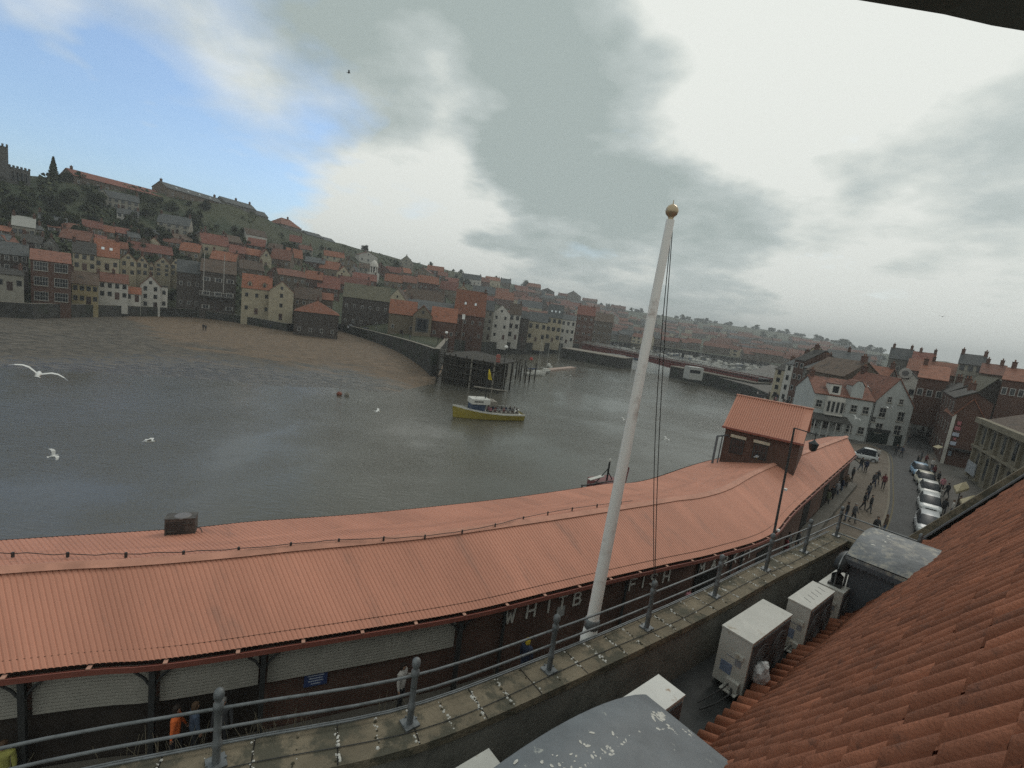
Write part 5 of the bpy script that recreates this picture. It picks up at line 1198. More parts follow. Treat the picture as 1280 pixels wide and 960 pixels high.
# ------------------------------------------------------------ fill: the dense tangle of roofs behind
rf_ = random.Random(21)
LM = [(20, 'under the hilltop church'), (70, 'above the dark warehouse'), (130, 'above the yellow cottages'), (190, 'above the cream gable row'), (260, 'above the dark waterside building'), (320, 'above the red dormer house'),
      (390, 'above the red hipped hut'), (450, 'below the church lantern'), (520, 'behind the pier buildings'), (590, 'behind the steep orange roof'), (640, 'behind the tall white pair'), (700, 'behind the skylight house'), (760, 'behind the bridge end')]
fills = []
def clear(x0, x1, ye, yb):
    for a, b, c, d in PLACED:
        ox = min(x1, b)-max(x0, a); oy = min(yb, d+1)-max(ye-5, c-6)
        if ox > (x1-x0)*.35 and oy > 4: return False
    return True
for row in range(11):
    x = -10.0
    while x < 770:
        wpx = rf_.uniform(13, 26)*(1 if x < 500 else .8)
        top_y = interp([(-20, 290), (60, 292), (140, 292), (230, 300), (300, 305), (380, 318), (460, 332), (540, 345), (620, 356), (700, 374), (770, 392)], x)
        bot_y = interp([(-20, 340), (60, 330), (200, 345), (300, 350), (380, 372), (460, 372), (540, 385), (620, 392), (700, 396), (770, 415)], x)
        yb = bot_y-(bot_y-top_y)*row/10+rf_.uniform(-2, 2)
        hpx = rf_.uniform(7, 12)*(1 if x < 500 else .75); rp = rf_.uniform(5, 9)*(1 if x < 500 else .7)
        if clear(x, x+wpx, yb-hpx, yb) and rf_.random() < .9:
            wa = rf_.choice(['cream', 'brown', 'brown', 'brick', 'brick', 'stone', 'dark', 'pale', 'white', 'stone']); ro_ = rf_.choice(['orange', 'orange', 'red', 'red', 'rust', 'rust', 'brown', 'slate'])
            fills.append((x, x+wpx, yb, yb-hpx, yb-hpx-rp, wa, ro_, rf_.choice('xxxy'))); PLACED.append((x, x+wpx, yb-hpx, yb))
        x += wpx*rf_.uniform(.9, 1.3)
names = {}
for f in fills:
    xm = (f[0]+f[1])/2; lm = min(LM, key=lambda t: abs(t[0]-xm))[1]
    rn = {'orange': 'orange-roofed', 'red': 'dull red-roofed', 'rust': 'rust-roofed', 'brown': 'brown-roofed', 'slate': 'slate-roofed'}[f[6]]
    wn_ = {'cream': 'cream', 'brown': 'brown', 'brick': 'brick', 'stone': 'sandstone', 'dark': 'dark', 'pale': 'pale', 'white': 'white'}[f[5]]
    names.setdefault(('%s %s house%s' % (rn, wn_, ' with gable to the river' if f[7] == 'y' else ''), lm), []).append(f)
ORD = ['leftmost', 'second from left', 'third from left', 'fourth from left', 'fifth from left', 'sixth from left', 'seventh from left', 'eighth from left']
for (base, lm), lst in names.items():
    lst.sort(key=lambda f: f[0])
    for i, f in enumerate(lst):
        lab = 'small %s %s' % (base, lm)
        if len(lst) > 1: lab += ', %s of its kind there' % ORD[min(i, 7)]
        r_ = max(march((f[0]+f[1])/2, f[2]), cols(float(round((f[0]+f[1])/2)))[0]+17)
        hp(lab, f[0], f[1], f[2], f[3], f[4], f[5], f[6], r=r_, dep=rf_.uniform(6, 9), ridge=f[7], rows=rf_.choice((1, 2)), cols=2 if f[1]-f[0] < 17 else 3, ww=1.0, chim=rf_.choice(((.05,), (.95,), (.05, .95), ())), yaw=rf_.uniform(-.35, .35), door=False, group='closely packed houses on the far slope')
# ------------------------------------------------------------ far upstream hillside: small houses and trees
far = []
for k in range(230):
    px = rf_.uniform(640, 1075); rs, rr, zr, pw = cols(float(round(px)))
    if px < 760: t = rf_.uniform(.25, .85)
    else: t = rf_.uniform(.0, .8)**1.3
    r = rs+8+(rr-rs)*t
    if px > 1000 and r < 450: continue
    z = ground_at(float(round(px)), r); a = az(px); far.append((math.sin(a)*r, math.cos(a)*r, z, rf_.uniform(-.5, .5)-a, px, rf_.choice(['cream', 'brick', 'grey', 'stone', 'brown']), rf_.choice(['red', 'rust', 'slate', 'rust', 'brown'])))
fp_ = {}
fs = MB(); FMI = {}
for (x, y, z, rz, px, wa, ro_) in far[110:]:
    M = Matrix.Translation((x, y, z)) @ Matrix.Rotation(rz, 4, 'Z'); wx = rf_.uniform(6, 14); hh = rf_.uniform(4.5, 7); i0 = len(fs.f)
    fs.box((0, 0, hh/2-1), (wx*2, 8, hh+2), 0, {'cream': 0, 'grey': 1}.get(wa, 2), M)
    e1 = [M @ Vector(v) for v in ((-wx-.3, -4.4, hh-.2), (wx+.3, -4.4, hh-.2), (wx+.3, 0, hh+3), (-wx-.3, 0, hh+3), (-wx-.3, 4.4, hh-.2), (wx+.3, 4.4, hh-.2))]; mi = {'slate': 4}.get(ro_, 3)
    fs.face(e1[:4], mi); fs.face([e1[4], e1[3], e1[2], e1[5]], mi); fs.face([e1[0], e1[3], e1[4]], 2); fs.face([e1[1], e1[5], e1[2]], 2)
fs.build('distant_houses', [WALL['cream'], WALL['grey'], WALL['brown'], ROOFM['rust'], ROOFM['slate']], kind='stuff')
for i, (x, y, z, rz, px, wa, ro_) in enumerate(far[:110]):
    lab = 'tiny distant %s-walled %s-roofed house on the hillside %s' % ({'stone': 'sandstone'}.get(wa, wa), ro_, 'beyond the white houses' if px < 740 else 'beyond the bridge' if px < 850 else 'right of the flagpole' if px < 960 else 'behind the right bank rooftops')
    if (wa, ro_) not in fp_:
        h_ = house(lab, Vector((0, 0)), Vector((13, 0)), 0, 6.0, 9, 3.2, wa, ro_, rows=2, cols=4, ww=1.6, wh=1.6, chim=(.05, .95), door=False, group='distant houses on the upstream hillside')
        fp_[(wa, ro_)] = h_; h_.location = (x, y, z); h_.rotation_euler = (0, 0, rz)
    else: dup(fp_[(wa, ro_)], (x, y, z), rz, scale=(rf_.uniform(.8, 2.0), 1, rf_.uniform(.85, 1.2)), label=lab, group='distant houses on the upstream hillside')
# ------------------------------------------------------------ trees
MLEAF = mat('foliage', (.036, .044, .022), .9, .6, .6, rnd=.45, stain=((.075, .072, .034), .35, .5, .2)); MBARK = mat('bark', (.06, .045, .035), .95, .3, 3)
def tree_proto(seed, H, Rr, leafs, name='tree'):
    q = random.Random(seed); r = root(name, (0, 0, 0)); m = MB()
    m.tube([(0, 0, -1), (.1, 0, H*.25), (.0, .1, H*.5), (.1, .1, H*.8)], [.35, .28, .2, .06], 7)
    for k in range(7):
        a = q.uniform(0, 2*PI); zb = H*q.uniform(.3, .6); m.tube([(0, 0, zb), (math.cos(a)*Rr*.4, math.sin(a)*Rr*.4, zb+H*.12), (math.cos(a)*Rr*.75, math.sin(a)*Rr*.75, zb+H*.2)], [.12, .08, .03], 5)
    m.build('trunk', MBARK, r, True); m = MB()
    cl = []
    for _ in range(15):
        zf = q.uniform(.25, .9); sp_r = Rr*.5*math.sqrt(max(.1, 1-((zf-.5)/.5)**2)); cl.append((q.gauss(0, sp_r*.7), q.gauss(0, sp_r*.7), H*zf, q.uniform(.28, .48)*Rr))
    for _ in range(leafs):
        x, y, z, rr = q.choice(cl); v = Vector((q.gauss(0, 1), q.gauss(0, 1), q.gauss(0, .8))).normalized()*rr*q.uniform(.55, 1.05)
        p = Vector((x, y, z))+v; s = q.uniform(.16, .42); a, b = Vector((q.gauss(0, 1), q.gauss(0, 1), q.gauss(0, 1))).normalized(), None
        b = a.cross(Vector((q.gauss(0, 1), q.gauss(0, 1), q.gauss(0, 1)))).normalized()
        m.face([p+a*s, p+b*s, p-a*s*.9, p-b*s*.8])
    m.build('crown', MLEAF, r, True); return r
TP = [tree_proto(1, 8, 3.2, 1500), tree_proto(2, 6.5, 3.6, 1500), tree_proto(5, 5, 3.0, 1100)]
tc = []
def put_tree(px, py, H, label, group, r=None, sc=None, k=None):
    r = r or march(px, py); p = WR(px, py, r); k = rf_.randrange(3) if k is None else k; s = H/(8, 6.5, 5)[k]
    pr = TP[k]
    if not pr.get('label'): pr.location = p; pr.scale = (s,)*3; tag(pr, label=label, cat='tree', group=group); pr.rotation_euler.z = rf_.uniform(0, 6); return pr
    return dup(pr, p, rf_.uniform(0, 6), scale=(s*rf_.uniform(.9, 1.2), s, s) if sc is None else sc, label=label, group=group)
def tl(base, n): return base
put_tree(457, 316, 5.5, 'lone round dark tree standing on the falling skyline', 'hilltop trees', r=cols(457.)[1]-2, k=1)
for i, (px, py, H, lab) in enumerate(((86, 227, 3.6, 'bushy tree left of the long red hilltop roof'), (98, 227, 4.2, 'broad tree at the left end of the long red hilltop roof'), (77, 227, 2.6, 'small bush beside the narrow pointed tree'),
    (505, 329, 4, 'tree on the skyline above the white lantern'), (538, 334, 5, 'dark skyline tree above the long brown roof'), (566, 342, 4.5, 'clump tree where the skyline levels'), (575, 343, 4.5, 'tree right of the levelled skyline clump'), (620, 352, 7, 'round dark skyline tree over the steep orange roof'), (656, 360, 10, 'large tree on the skyline behind the white pair'), (668, 362, 9, 'second large tree behind the white pair skyline'))):
    put_tree(px, py, H, lab, 'hilltop trees', r=cols(float(px))[1]-2)
# narrow pointed conifer
cp0 = WR(67, 227, cols(67.)[1]-2); cr_ = root('conifer', cp0, 0, label='narrow dark pointed tree standing alone on the left hilltop', cat='tree'); m = MB(); m.tube([(cp0.x, cp0.y, cp0.z-1), (cp0.x, cp0.y, cp0.z+4)], .3, 6); m.build('trunk', MBARK, cr_)
m = MB(); zt = Zat(cp0.x, cp0.y, 196)-cp0.z; q = random.Random(4)
for _ in range(1500):
    z = q.random()**1.3*zt; rr = (1-z/zt)*2.1+.12; a = q.uniform(0, 2*PI); rd = rr*q.uniform(.4, 1.05); p = Vector((cp0.x+math.cos(a)*rd, cp0.y+math.sin(a)*rd, cp0.z+z)); s = .3
    u1 = Vector((q.gauss(0, 1), q.gauss(0, 1), q.gauss(0, 1.5))).normalized()*s; u2 = u1.cross(Vector((q.gauss(0, 1), q.gauss(0, 1), q.gauss(0, 1)))).normalized()*s; m.face([p+u1, p+u2, p-u1, p-u2])
m.build('crown', MLEAF, cr_)
ZN = [((0, 90), (250, 290), 34, 'on the wooded slope under the church'), ((90, 130), (245, 300), 16, 'left of the high terrace'), ((150, 250), (278, 318), 34, 'in the wooded patch below the high terrace'), ((170, 260), (252, 290), 22, 'under the long hilltop houses'),
      ((240, 330), (285, 312), 18, 'below the green field'), ((330, 440), (312, 330), 20, 'along the hedge above the town'), ((440, 600), (322, 356), 34, 'on the slope below the falling skyline'), ((600, 760), (362, 388), 34, 'on the slope beyond the white houses')]
for (x0, x1), (y0, y1), n_, w_ in ZN:
    for k in range(int(n_*.83)):
        px = rf_.uniform(x0, x1); gy = interp(ROW, px)+7; py = rf_.uniform(max(gy, y0), max(gy+4, y1)); put_tree(px, py, rf_.uniform(2.4, 4.8), 'dark leafy tree '+w_, 'trees '+w_)
for k in range(110):
    px = rf_.uniform(700, 1105); rs, rr, zr, pw = cols(float(round(px))); r = rr-4 if k < 60 else rs+(rr-rs)*rf_.uniform(.1, .95); a = az(px)
    if px > 1000 and r < 400: continue
    s = rf_.uniform(7, 15); p = Vector((math.sin(a)*r, math.cos(a)*r, ground_at(float(round(px)), r)-s*.22)); t = TP[k % 3]; dup(t, p, rf_.uniform(0, 6), scale=(s/7*rf_.uniform(1, 1.6), s/7, s/8), label='distant dark tree along the upstream skyline' if k < 60 else 'distant dark tree among the upstream houses', group='far trees along the upstream skyline' if k < 60 else 'far trees among the upstream houses')
# scrub covering the slopes
q = random.Random(9); m = MB()
for _ in range(26000):
    px = q.uniform(-60, 760); rs, rr, zr, pw = cols(float(round(px/12)*12)); t = q.random(); r = rs+18+(rr-rs-18)*t
    if (380 < px < 620 and r-rs < 75) or mn.noise(Vector((px*.03, r*.04, 0))) < -.02 or (250 < px < 470 and t > .72 and mn.noise(Vector((px*.05, r*.09, 3))) < .3): continue
    a = az(px); z = ground_at(float(round(px/12)*12), r); p = Vector((math.sin(a)*r, math.cos(a)*r, z+q.uniform(-.2, 1.3))); s = q.uniform(.35, .95)
    u1 = Vector((q.gauss(0, 1), q.gauss(0, 1), q.gauss(0, 1))).normalized()*s; u2 = u1.cross(Vector((q.gauss(0, 1), q.gauss(0, 1), q.gauss(0, 1)))).normalized()*s; m.face([p+u1, p+u2, p-u1, p-u2])
m.build('scrub', MLEAF, kind='stuff')
# ------------------------------------------------------------ right bank buildings (surveyed from their base lines)
G3 = 'buildings along the near bank street'
def ab(label, a, b, ye, yr, wall, roof, dep=9, z0=0, ridge='x', **kw):
    A, B = W(a[0], a[1], z0), W(b[0], b[1], z0); M = (A+B)/2; d = (Vector(B[:2])-Vector(A[:2])).normalized(); n_ = Vector((-d.y, d.x))
    h = Zat(M.x, M.y, ye)-z0; q = Vector(M[:2])+n_*dep/2 if (ridge == 'x' or kw.get('hip')) else Vector(M[:2])
    rh = 0 if yr is None else max(.8, Zat(q.x, q.y, yr)-z0-h)
    if yr is not None: rh = min(rh, dep*.6 if ridge == 'x' else (B-A).length*.75)
    kw.setdefault('group', G3)
    return house(label, A, B, z0, h, dep, rh, wall, roof, ridge, found=.5, **kw)
pub = ab('white-blue gabled public house with big sash windows at the end of the street', (1081, 552), (1129, 559), 505, 474, 'blue', 'rust', 11, ridge='y', rows=0, cols=0, chim=(.9,), door=False)
w = WID[pub.name]; M_ = (W(1081, 552, 0)+W(1129, 559, 0))/2; h = Zat(M_.x, M_.y, 505)
for fx, fz, ww, wh in ((.26, .26, 1.15, 1.7), (.74, .27, 1.15, 1.7), (.26, .64, 1.15, 1.7), (.74, .60, 1.15, 1.7), (.36, 1.02, .75, 1.0), (.66, 1.0, .75, 1.0), (.04, .5, .7, 1.0)):
    win(pub, w*fx if fx > .1 else w*.08, h*fz, ww, wh, 0, MWFR, False, bars=1)
m = MB(); m.b2(w*.02, w*.55, -.12, .02, .05, 2.0); m.b2(w*.72, w*.9, -.10, .02, .05, 2.0); m.build('shopfront', mat('dark_shopfront', (.02, .028, .026), .4), pub, True)
m = MB(); m.b2(w*.0, w*.57, -.2, .02, 2.02, 2.5); m.build('fascia_board', MDARKM, pub, True)
k = MB(); k.tube([(w*.02, -.08, 0), (w*.02, -.08, h)], .06, 6); k.build('drainpipe', MDARKM, pub, True)
inn_ = ab('long pale blue-white inn with red roof, tall white dormer gable and bay window', (1008, 540), (1080, 552), 496, 474, 'blue', 'rust', 10, rows=2, cols=5, ww=1.0, wh=1.3, simple=False, chim=(.05,), door=False)
w2 = WID[inn_.name]; h2 = 5
Mi = (W(1008, 540, 0)+W(1080, 552, 0))/2; h2 = Zat(Mi.x, Mi.y, 496)
m = MB(); m.b2(w2*.60, w2*.80, -.03, 2.4, h2-.2, h2+2.1); m.face([(w2*.60, -.03, h2+2.1), (w2*.80, -.03, h2+2.1), (w2*.74, -.03, h2+2.9), (w2*.66, -.03, h2+2.9)]); m.slab([(w2*.58, -.1, h2+2.1), (w2*.66, -.1, h2+3.0), (w2*.66, 3.4, h2+3.0), (w2*.58, 3.4, h2+2.1)], .06, 1); m.slab([(w2*.66, -.1, h2+3.0), (w2*.74, -.1, h2+3.0), (w2*.74, 3.4, h2+3.0), (w2*.66, 3.4, h2+3.0)], .06, 1); m.slab([(w2*.74, -.1, h2+3.0), (w2*.82, -.1, h2+2.1), (w2*.82, 3.4, h2+2.1), (w2*.74, 3.4, h2+3.0)], .06, 1)
m.build('dormer_gable', [WALL['blue'], ROOFM['rust']], inn_, True)
m = MB(); m.b2(w2*.24, w2*.42, -.02, 2.2, h2+.0, h2+1.9); m.b2(w2*.22, w2*.44, -.1, 2.4, h2+1.9, h2+2.05, 1); m.b2(w2*.28, w2*.38, -.06, 0, h2+.45, h2+1.6, 2); m.build('dormer', [WALL['white'], ROOFM['rust'], MGLASS], inn_, True)
m = MB(); m.b2(w2*.20, w2*.50, -.9, -.02, h2*.52, h2*.96); m.build('bay', WALL['white'], inn_, True)
for q in range(4):
    win(inn_, w2*(.235+.077*q), h2*.58, w2*.055, h2*.3, -.9, MWFR, True)
m = MB(); m.slab([(w2*-.02, -2.6, h2*.40), (w2*.62, -2.6, h2*.40), (w2*.62, -.02, h2*.52), (w2*-.02, -.02, h2*.52)], .12)
m.build('porch_roof', ROOFM['dark'], inn_, True)
for q in range(6): m = MB(); m.b2(w2*.12*q, w2*.12*q+.14, -2.5, -2.36, 0, h2*.40); m.build('porch_post', MWFR, inn_, True)
ab('brown-walled tall house with a large blank side and dark roof, behind the inn', (996, 520), (1040, 534), 466, 450, 'brown', 'brown', 9, rows=0, cols=0, chim=(.9,), door=False, z0=0)
rb = [('tall narrow cream-fronted shop house, leftmost of the far street terrace', (962, 497), (973, 500), 462, 452, 'cream', 'dark', 9, 4, 1), ('narrow shop house with pale bands, second in the far street terrace', (973, 501), (982, 504), 455, 444, 'white', 'slate', 9, 4, 1),
      ('tall red-brick shop house, middle of the far street terrace', (982, 505), (994, 509), 450, 438, 'brick', 'dark', 9, 4, 2), ('grey narrow shop house right of the tall red one', (994, 510), (1002, 513), 460, 450, 'grey', 'slate', 9, 3, 1)]
for lab, a, b, ye, yr, wa, ro_, dp, rows, cols_ in rb: ab(lab, a, b, ye, yr, wa, ro_, dp, rows=rows, cols=cols_, ww=1.2, chim=(.1,), door=False)
def bh(label, xl, xr, yb, ye, yr, wall, roof, r, **kw):   # buildings behind others, on flat or gently rising land
    kw.setdefault('group', 'rooftops behind the near bank street'); return hp(label, xl, xr, yb, ye, yr, wall, roof, r=r, **kw)
bh('cream gable end high between the tall terrace and the brown house', 1003, 1023, 474, 440, 431, 'cream', 'slate', 165, ridge='y', rows=1, cols=1, chim=(), door=False, dep=10)
bh('long grey slate roof with a white ridge band behind the orange dormered roof', 1024, 1078, 486, 452, 440, 'grey', 'slate', 158, rows=0, cols=0, chim=(.5,), door=False, dep=12)
bh('dark brown ridge roof running left of the orange dormered roof', 1008, 1052, 500, 462, 448, 'brown', 'brown', 146, rows=1, cols=3, chim=(.4,), door=False, dep=14)
bh('bright orange roof with paired white dormers above the inn', 1052, 1096, 506, 476, 458, 'grey', 'orange', 128, rows=0, cols=0, dorm=2, chim=(.95,), door=False, dep=12, yaw=.25)
bh('grey building with a clock-faced pediment behind the public house', 1108, 1146, 500, 476, 462, 'white', 'slate', 140, ridge='y', rows=1, cols=2, chim=(), door=False, dep=12, wz=None)
cl = WR(1132, 466.5, 139.3); m = MB(); d_ = Vector((cl.x, cl.y)).normalized(); tt = Vector((-d_.y, d_.x))
for rr, oo, mi in ((1.15, 0, 0), (.6, .06, 1)):
    ring = [(cl.x-d_.x*oo+tt.x*rr*math.cos(PI*k/12), cl.y-d_.y*oo+tt.y*rr*math.cos(PI*k/12), cl.z+rr*math.sin(PI*k/12)) for k in range(24)]
    back = [(x+d_.x*.2, y+d_.y*.2, z) for x, y, z in ring]; m.face(ring, mi); m.quads([ring, back], mi, True)
tag(m.build('round_clock', [MWFR, mat('clock_dark', (.1, .1, .1), .6)]), label='round pale-rimmed clock face on the pediment behind the public house', cat='clock')
ab('white plain wall with a pointed gable right of the public house', (1138, 534), (1158, 540), 500, 478, 'blue', 'rust', 9, ridge='y', rows=0, cols=0, chim=(), door=False)
ab('brick three-storey row with pale windows going up the side street', (1158, 548), (1166, 562), 488, 480, 'brick', 'dark', 4.5, rows=3, cols=3, ww=1.0, wh=1.6, chim=(.1, .9), door=False)
ab('taller brick house closing the side street on the right', (1166, 562), (1174, 578), 494, 488, 'brick', 'dark', 4, rows=3, cols=3, ww=1.0, wh=1.6, chim=(.5,), door=False)
# dark backdrop buildings above
bh('dark hipped roof with orange slope above the side street', 1140, 1176, 506, 474, 458, 'brick', 'orange', 118, rows=1, cols=3, chim=(.1,), door=False, dep=14)
bh('grey-green slate house on the skyline above the pediment', 1106, 1134, 470, 449, 436, 'grey', 'slate', 190, rows=1, cols=3, chim=(.1, .9), door=False, dep=10)
bh('red roof with tall chimneys on the skyline right of the slate house', 1134, 1162, 474, 455, 441, 'brick', 'red', 185, rows=1, cols=3, chim=(.3, .95), door=False, dep=10)
bh('long red roof below the skyline chimneys', 1128, 1190, 486, 466, 452, 'brick', 'orange', 165, rows=1, cols=5, chim=(.5,), door=False, dep=12)
bh('pale stone house with chimneys at both ends standing up on the skyline', 1192, 1224, 480, 456, 444, 'pale', 'slate', 160, rows=2, cols=3, chim=(.05, .95), door=False, dep=9)
bh('dark roof between the skyline house and the orange terrace', 1220, 1250, 486, 468, 456, 'brown', 'rust', 150, rows=1, cols=3, chim=(.2, .8), door=False, dep=10)
bh('long orange roof terrace with chimneys at the right edge', 1246, 1300, 505, 478, 463, 'brick', 'orange', 120, rows=1, cols=5, chim=(.15, .5, .85), door=False, dep=14)
bh('large dark gabled house with one white-framed window behind the sign gable', 1196, 1262, 545, 505, 474, 'dark', 'moss', 128, ridge='y', rows=0, cols=0, chim=(), door=False, dep=16, yaw=-.2)
g_ = WR(1225, 503, 126.5); m = MB(); m.box(g_, (1.2, .3, 1.9), -math.atan2(g_.x, g_.y)); 
o = tag(m.build('framed_window', MWFR), label='white-framed window high on the dark gabled house', cat='window')
m = MB(); m.box(g_-Vector((g_.x, g_.y, 0)).normalized()*.12, (.7, .3, 1.4), -math.atan2(g_.x, g_.y)); m.build('pane', MGLASS, o)
bh('dark stepped roofs behind the brick sign gable', 1168, 1206, 530, 500, 484, 'brick', 'dark', 132, rows=1, cols=3, chim=(.1,), door=False, dep=12)
# brick gable with the vertical sign
rsg = Vector(W(1195, 583, 0)[:2]).length
sg = hp('brick gabled building with a white front edge and stacked red and white signs', 1176, 1214, 583, 521, 499, 'brick', 'orange', r=rsg, dep=9, ridge='y', rows=0, cols=0, chim=(), door=False, group=G3, yaw=-.14)
ws = WID[sg.name]; Ms = W(1195, 583, 0); hs = Zat(Ms.x, Ms.y, 521)
for q, (fx, z_, sw, sh, c) in enumerate(((.14, .80, .13, .08, 'pink'), (.13, .70, .20, .075, 'pink'), (.12, .58, .22, .07, 'white'), (.13, .50, .08, .05, 'pink'), (.11, .40, .20, .07, 'white'), (.10, .18, .12, .10, 'blue'))):
    m = MB(); m.b2(ws*fx-ws*sw/2+.3, ws*fx+ws*sw/2+.3, -.14, -.02, hs*z_, hs*(z_+sh))
    m.build('sign_panel', mat('sign_'+c, {'pink': (.30, .10, .11), 'white': (.42, .38, .37), 'blue': (.16, .20, .24)}[c], .6, .35, 5), sg, True)
m = MB(); m.slab([(-.2, -.12, hs-.05), (ws/2, -.12, hs+WID.get('x', 0)+0+max(.8, .001)*0+(hs*0)+ (ws*.5)*.7), (ws/2, .06, hs+(ws*.5)*.7), (-.2, .06, hs-.05)], .2)
m = MB(); m.b2(-.16, .25, -.10, .0, 0, hs); m.build('white_corner_strip', WALL['white'], sg, True)
m = MB(); m.b2(.3, ws-.1, -1.1, -.02, 2.5, 2.7); m.build('canopy', MDARKM, sg, True)
# classical stone hall with pilasters
MST = wallm('pilaster_stone', (.175, .152, .11)); WALL['hall'] = MST
Ah, Bh = W(1209, 597, 0), W(1252, 632, 0); Bh = Ah+(Bh-Ah)*2.2
hl = Zat(Ah.x, Ah.y, 526)
hall = house('grand sandstone building with tall pilasters, cornice and brown roof at the right edge', Ah, Bh, 0, hl, 14, 4.5, 'hall', 'brown', rows=0, cols=0, chim=(), door=False, found=.5, hip=True, group=G3)
wh_ = WID[hall.name]; npil = 9
for q in range(npil):
    x = .4+(wh_-.8)*q/(npil-1)
    for z0_, z1_ in ((.6, hl*.52), (hl*.60, hl*.93)):
        m = MB(); m.b2(x-.22, x+.22, -.35, 0, z0_, z1_); m.b2(x-.32, x+.32, -.42, 0, z1_, z1_+.22); m.b2(x-.3, x+.3, -.42, 0, z0_-.2, z0_); m.build('pilaster', MST, hall, True)
    if q < npil-1:
        x2 = x+(wh_-.8)/(npil-1)/2
        for z0_, z1_ in ((1.0, hl*.48), (hl*.64, hl*.90)):
            m = MB(); m.b2(x2-.42, x2+.42, -.06, .02, z0_, z1_); m.build('window', MGLASS, hall, True)
m = MB(); m.b2(-.4, wh_+.4, -.7, .1, hl*.93+.22, hl+.35); m.b2(-.2, wh_+.2, -.5, .1, hl*.53+.2, hl*.585); m.build('cornice', MST, hall, True)
m = MB(); m.b2(wh_*.02, wh_*.14, -.55, -.43, hl*.12, hl*.32); m.build('poster_board', mat('poster_pale', (.26, .27, .28), .6, .4, 3), hall, True)
# small orange roof and pipe at the right edge
# awnings / parasols outside
MAWN = mat('cream_canvas', (.28, .24, .15), .8, .12, 2)
for lab, pts in (('cream rectangular canvas parasol on the pavement, the farther of two', ((1192, 607), (1208, 602), (1212, 610), (1196, 615))), ('cream rectangular canvas parasol on the pavement, the nearer of two', ((1200, 624), (1218, 619), (1223, 628), (1205, 633)))):
    c = [W(x, y, 2.6) for x, y in pts]; ce = sum(c, Vector())/4; r_ = root('parasol', (ce.x, ce.y, 0), 0, label=lab, cat='parasol')
    m = MB(); t_ = ce+Vector((0, 0, .45))
    for q in range(4): m.face([c[q], c[(q+1) % 4], t_])
    for q in range(4): m.face([c[q], c[q]-Vector((0, 0, .22)), c[(q+1) % 4]-Vector((0, 0, .22)), c[(q+1) % 4]])
    m.build('canopy', MAWN, r_); m = MB(); m.tube([(ce.x, ce.y, 0), (ce.x, ce.y, 3.0)], .04, 8); m.lathe((ce.x, ce.y, 0.01), [(.35, 0), (.35, .08), (.06, .12)], 12); m.build('pole', MDARKM, r_)
c = [W(x, y, 2.8) for x, y in ((1166, 558), (1173, 556), (1178, 563), (1171, 565))]; r_ = root('shop_awning', tuple((c[0]+c[2])/2), 0, label='small cream awning with white struts beside the white corner strip', cat='awning')
m = MB(); m.slab([c[0], c[1], c[2]+Vector((0, 0, .5)), c[3]+Vector((0, 0, .5))], .06); m.build('canopy', MAWN, r_)
# ------------------------------------------------------------ bridge
MRED = mat('bridge_red', (.12, .036, .032), .6, .2, .8); MBW = mat('bridge_white', (.38, .38, .36), .6, .12, 2)
Bp = [W(728, 430, 2.0), W(800, 443, 2.0), W(868, 456, 2.0), W(948, 473, 2.0)]
a, b = Vector(Bp[0][:2]), Vector(Bp[3][:2]); dB = (b-a).normalized(); LB = (b-a).length; nB = Vector((-dB.y, dB.x))
if nB.y < 0: nB = -nB
br = root('swing_bridge', (a.x, a.y, 0), 0, label='low red-girdered swing bridge with white railings crossing the harbour', cat='bridge')
m = MB(); q = [a, b, b+nB*9, a+nB*9]; m.prism([tuple(p) for p in q], 1.6, 2.0); m.build('deck', MROAD, br)
for oo in (0, 9):
    m = MB(); pts = []
    for k in range(25):
        t = k/24; dpt = 1.5+1.5*abs(math.cos(t*PI*1.5))**2
        p = a+dB*LB*t+nB*oo; pts.append((p, dpt))
    m.quads([[(p.x, p.y, 2.4) for p, d in pts], [(p.x, p.y, 2.0-d) for p, d in pts]]); m.quads([[(p.x+nB.x*.3, p.y+nB.y*.3, 2.0-d) for p, d in pts], [(p.x+nB.x*.3, p.y+nB.y*.3, 2.4) for p, d in pts]]); m.quads([[(p.x, p.y, 2.4) for p, d in pts], [(p.x+nB.x*.3, p.y+nB.y*.3, 2.4) for p, d in pts]])
    m.build('girder', MRED, br)
    m = MB(); n_ = 90
    for zz in (2.6, 3.1, 3.6): m.tube([(a.x+nB.x*oo, a.y+nB.y*oo, zz), (b.x+nB.x*oo, b.y+nB.y*oo, zz)], .07, 4)
    for k in range(n_+1): p = a+dB*LB*k/n_+nB*oo; m.tube([(p.x, p.y, 2.4), (p.x, p.y, 3.65)], .06, 4)
    m.build('railing', MBW, br)
for p0, p1 in (((700, 447), (778, 461)), ((836, 471), (940, 494))):
    c0, c1 = Vector(W(p0[0], p0[1], -4)[:2]), Vector(W(p1[0], p1[1], -4)[:2]); d0 = (c1-c0).normalized(); n0 = Vector((-d0.y, d0.x)); n0 = n0 if n0.y > 0 else -n0
    m = MB(); m.prism([tuple(c0), tuple(c1), tuple(c1+n0*12), tuple(c0+n0*12)], -7, .4); m.build('pier', MDARKSTONE, br)
    m = MB(); m.prism([tuple(c0-n0*.2), tuple(c1-n0*.2+d0*.2), tuple(c1+n0*12), tuple(c0+n0*12)], .404, .7); m.build('pier_coping', MSTONE, br)
p = W(864, 474, -2.2); m = MB(); m.box((p.x, p.y-1, 0.3), (5.5, 4, 4.6), .2); m.build('control_cabin', MBW, br)
m = MB(); m.box((p.x-.2, p.y-3.05, 1.0), (4.2, .2, 1.2), .2); m.build('cabin_window', MGLASS, br)
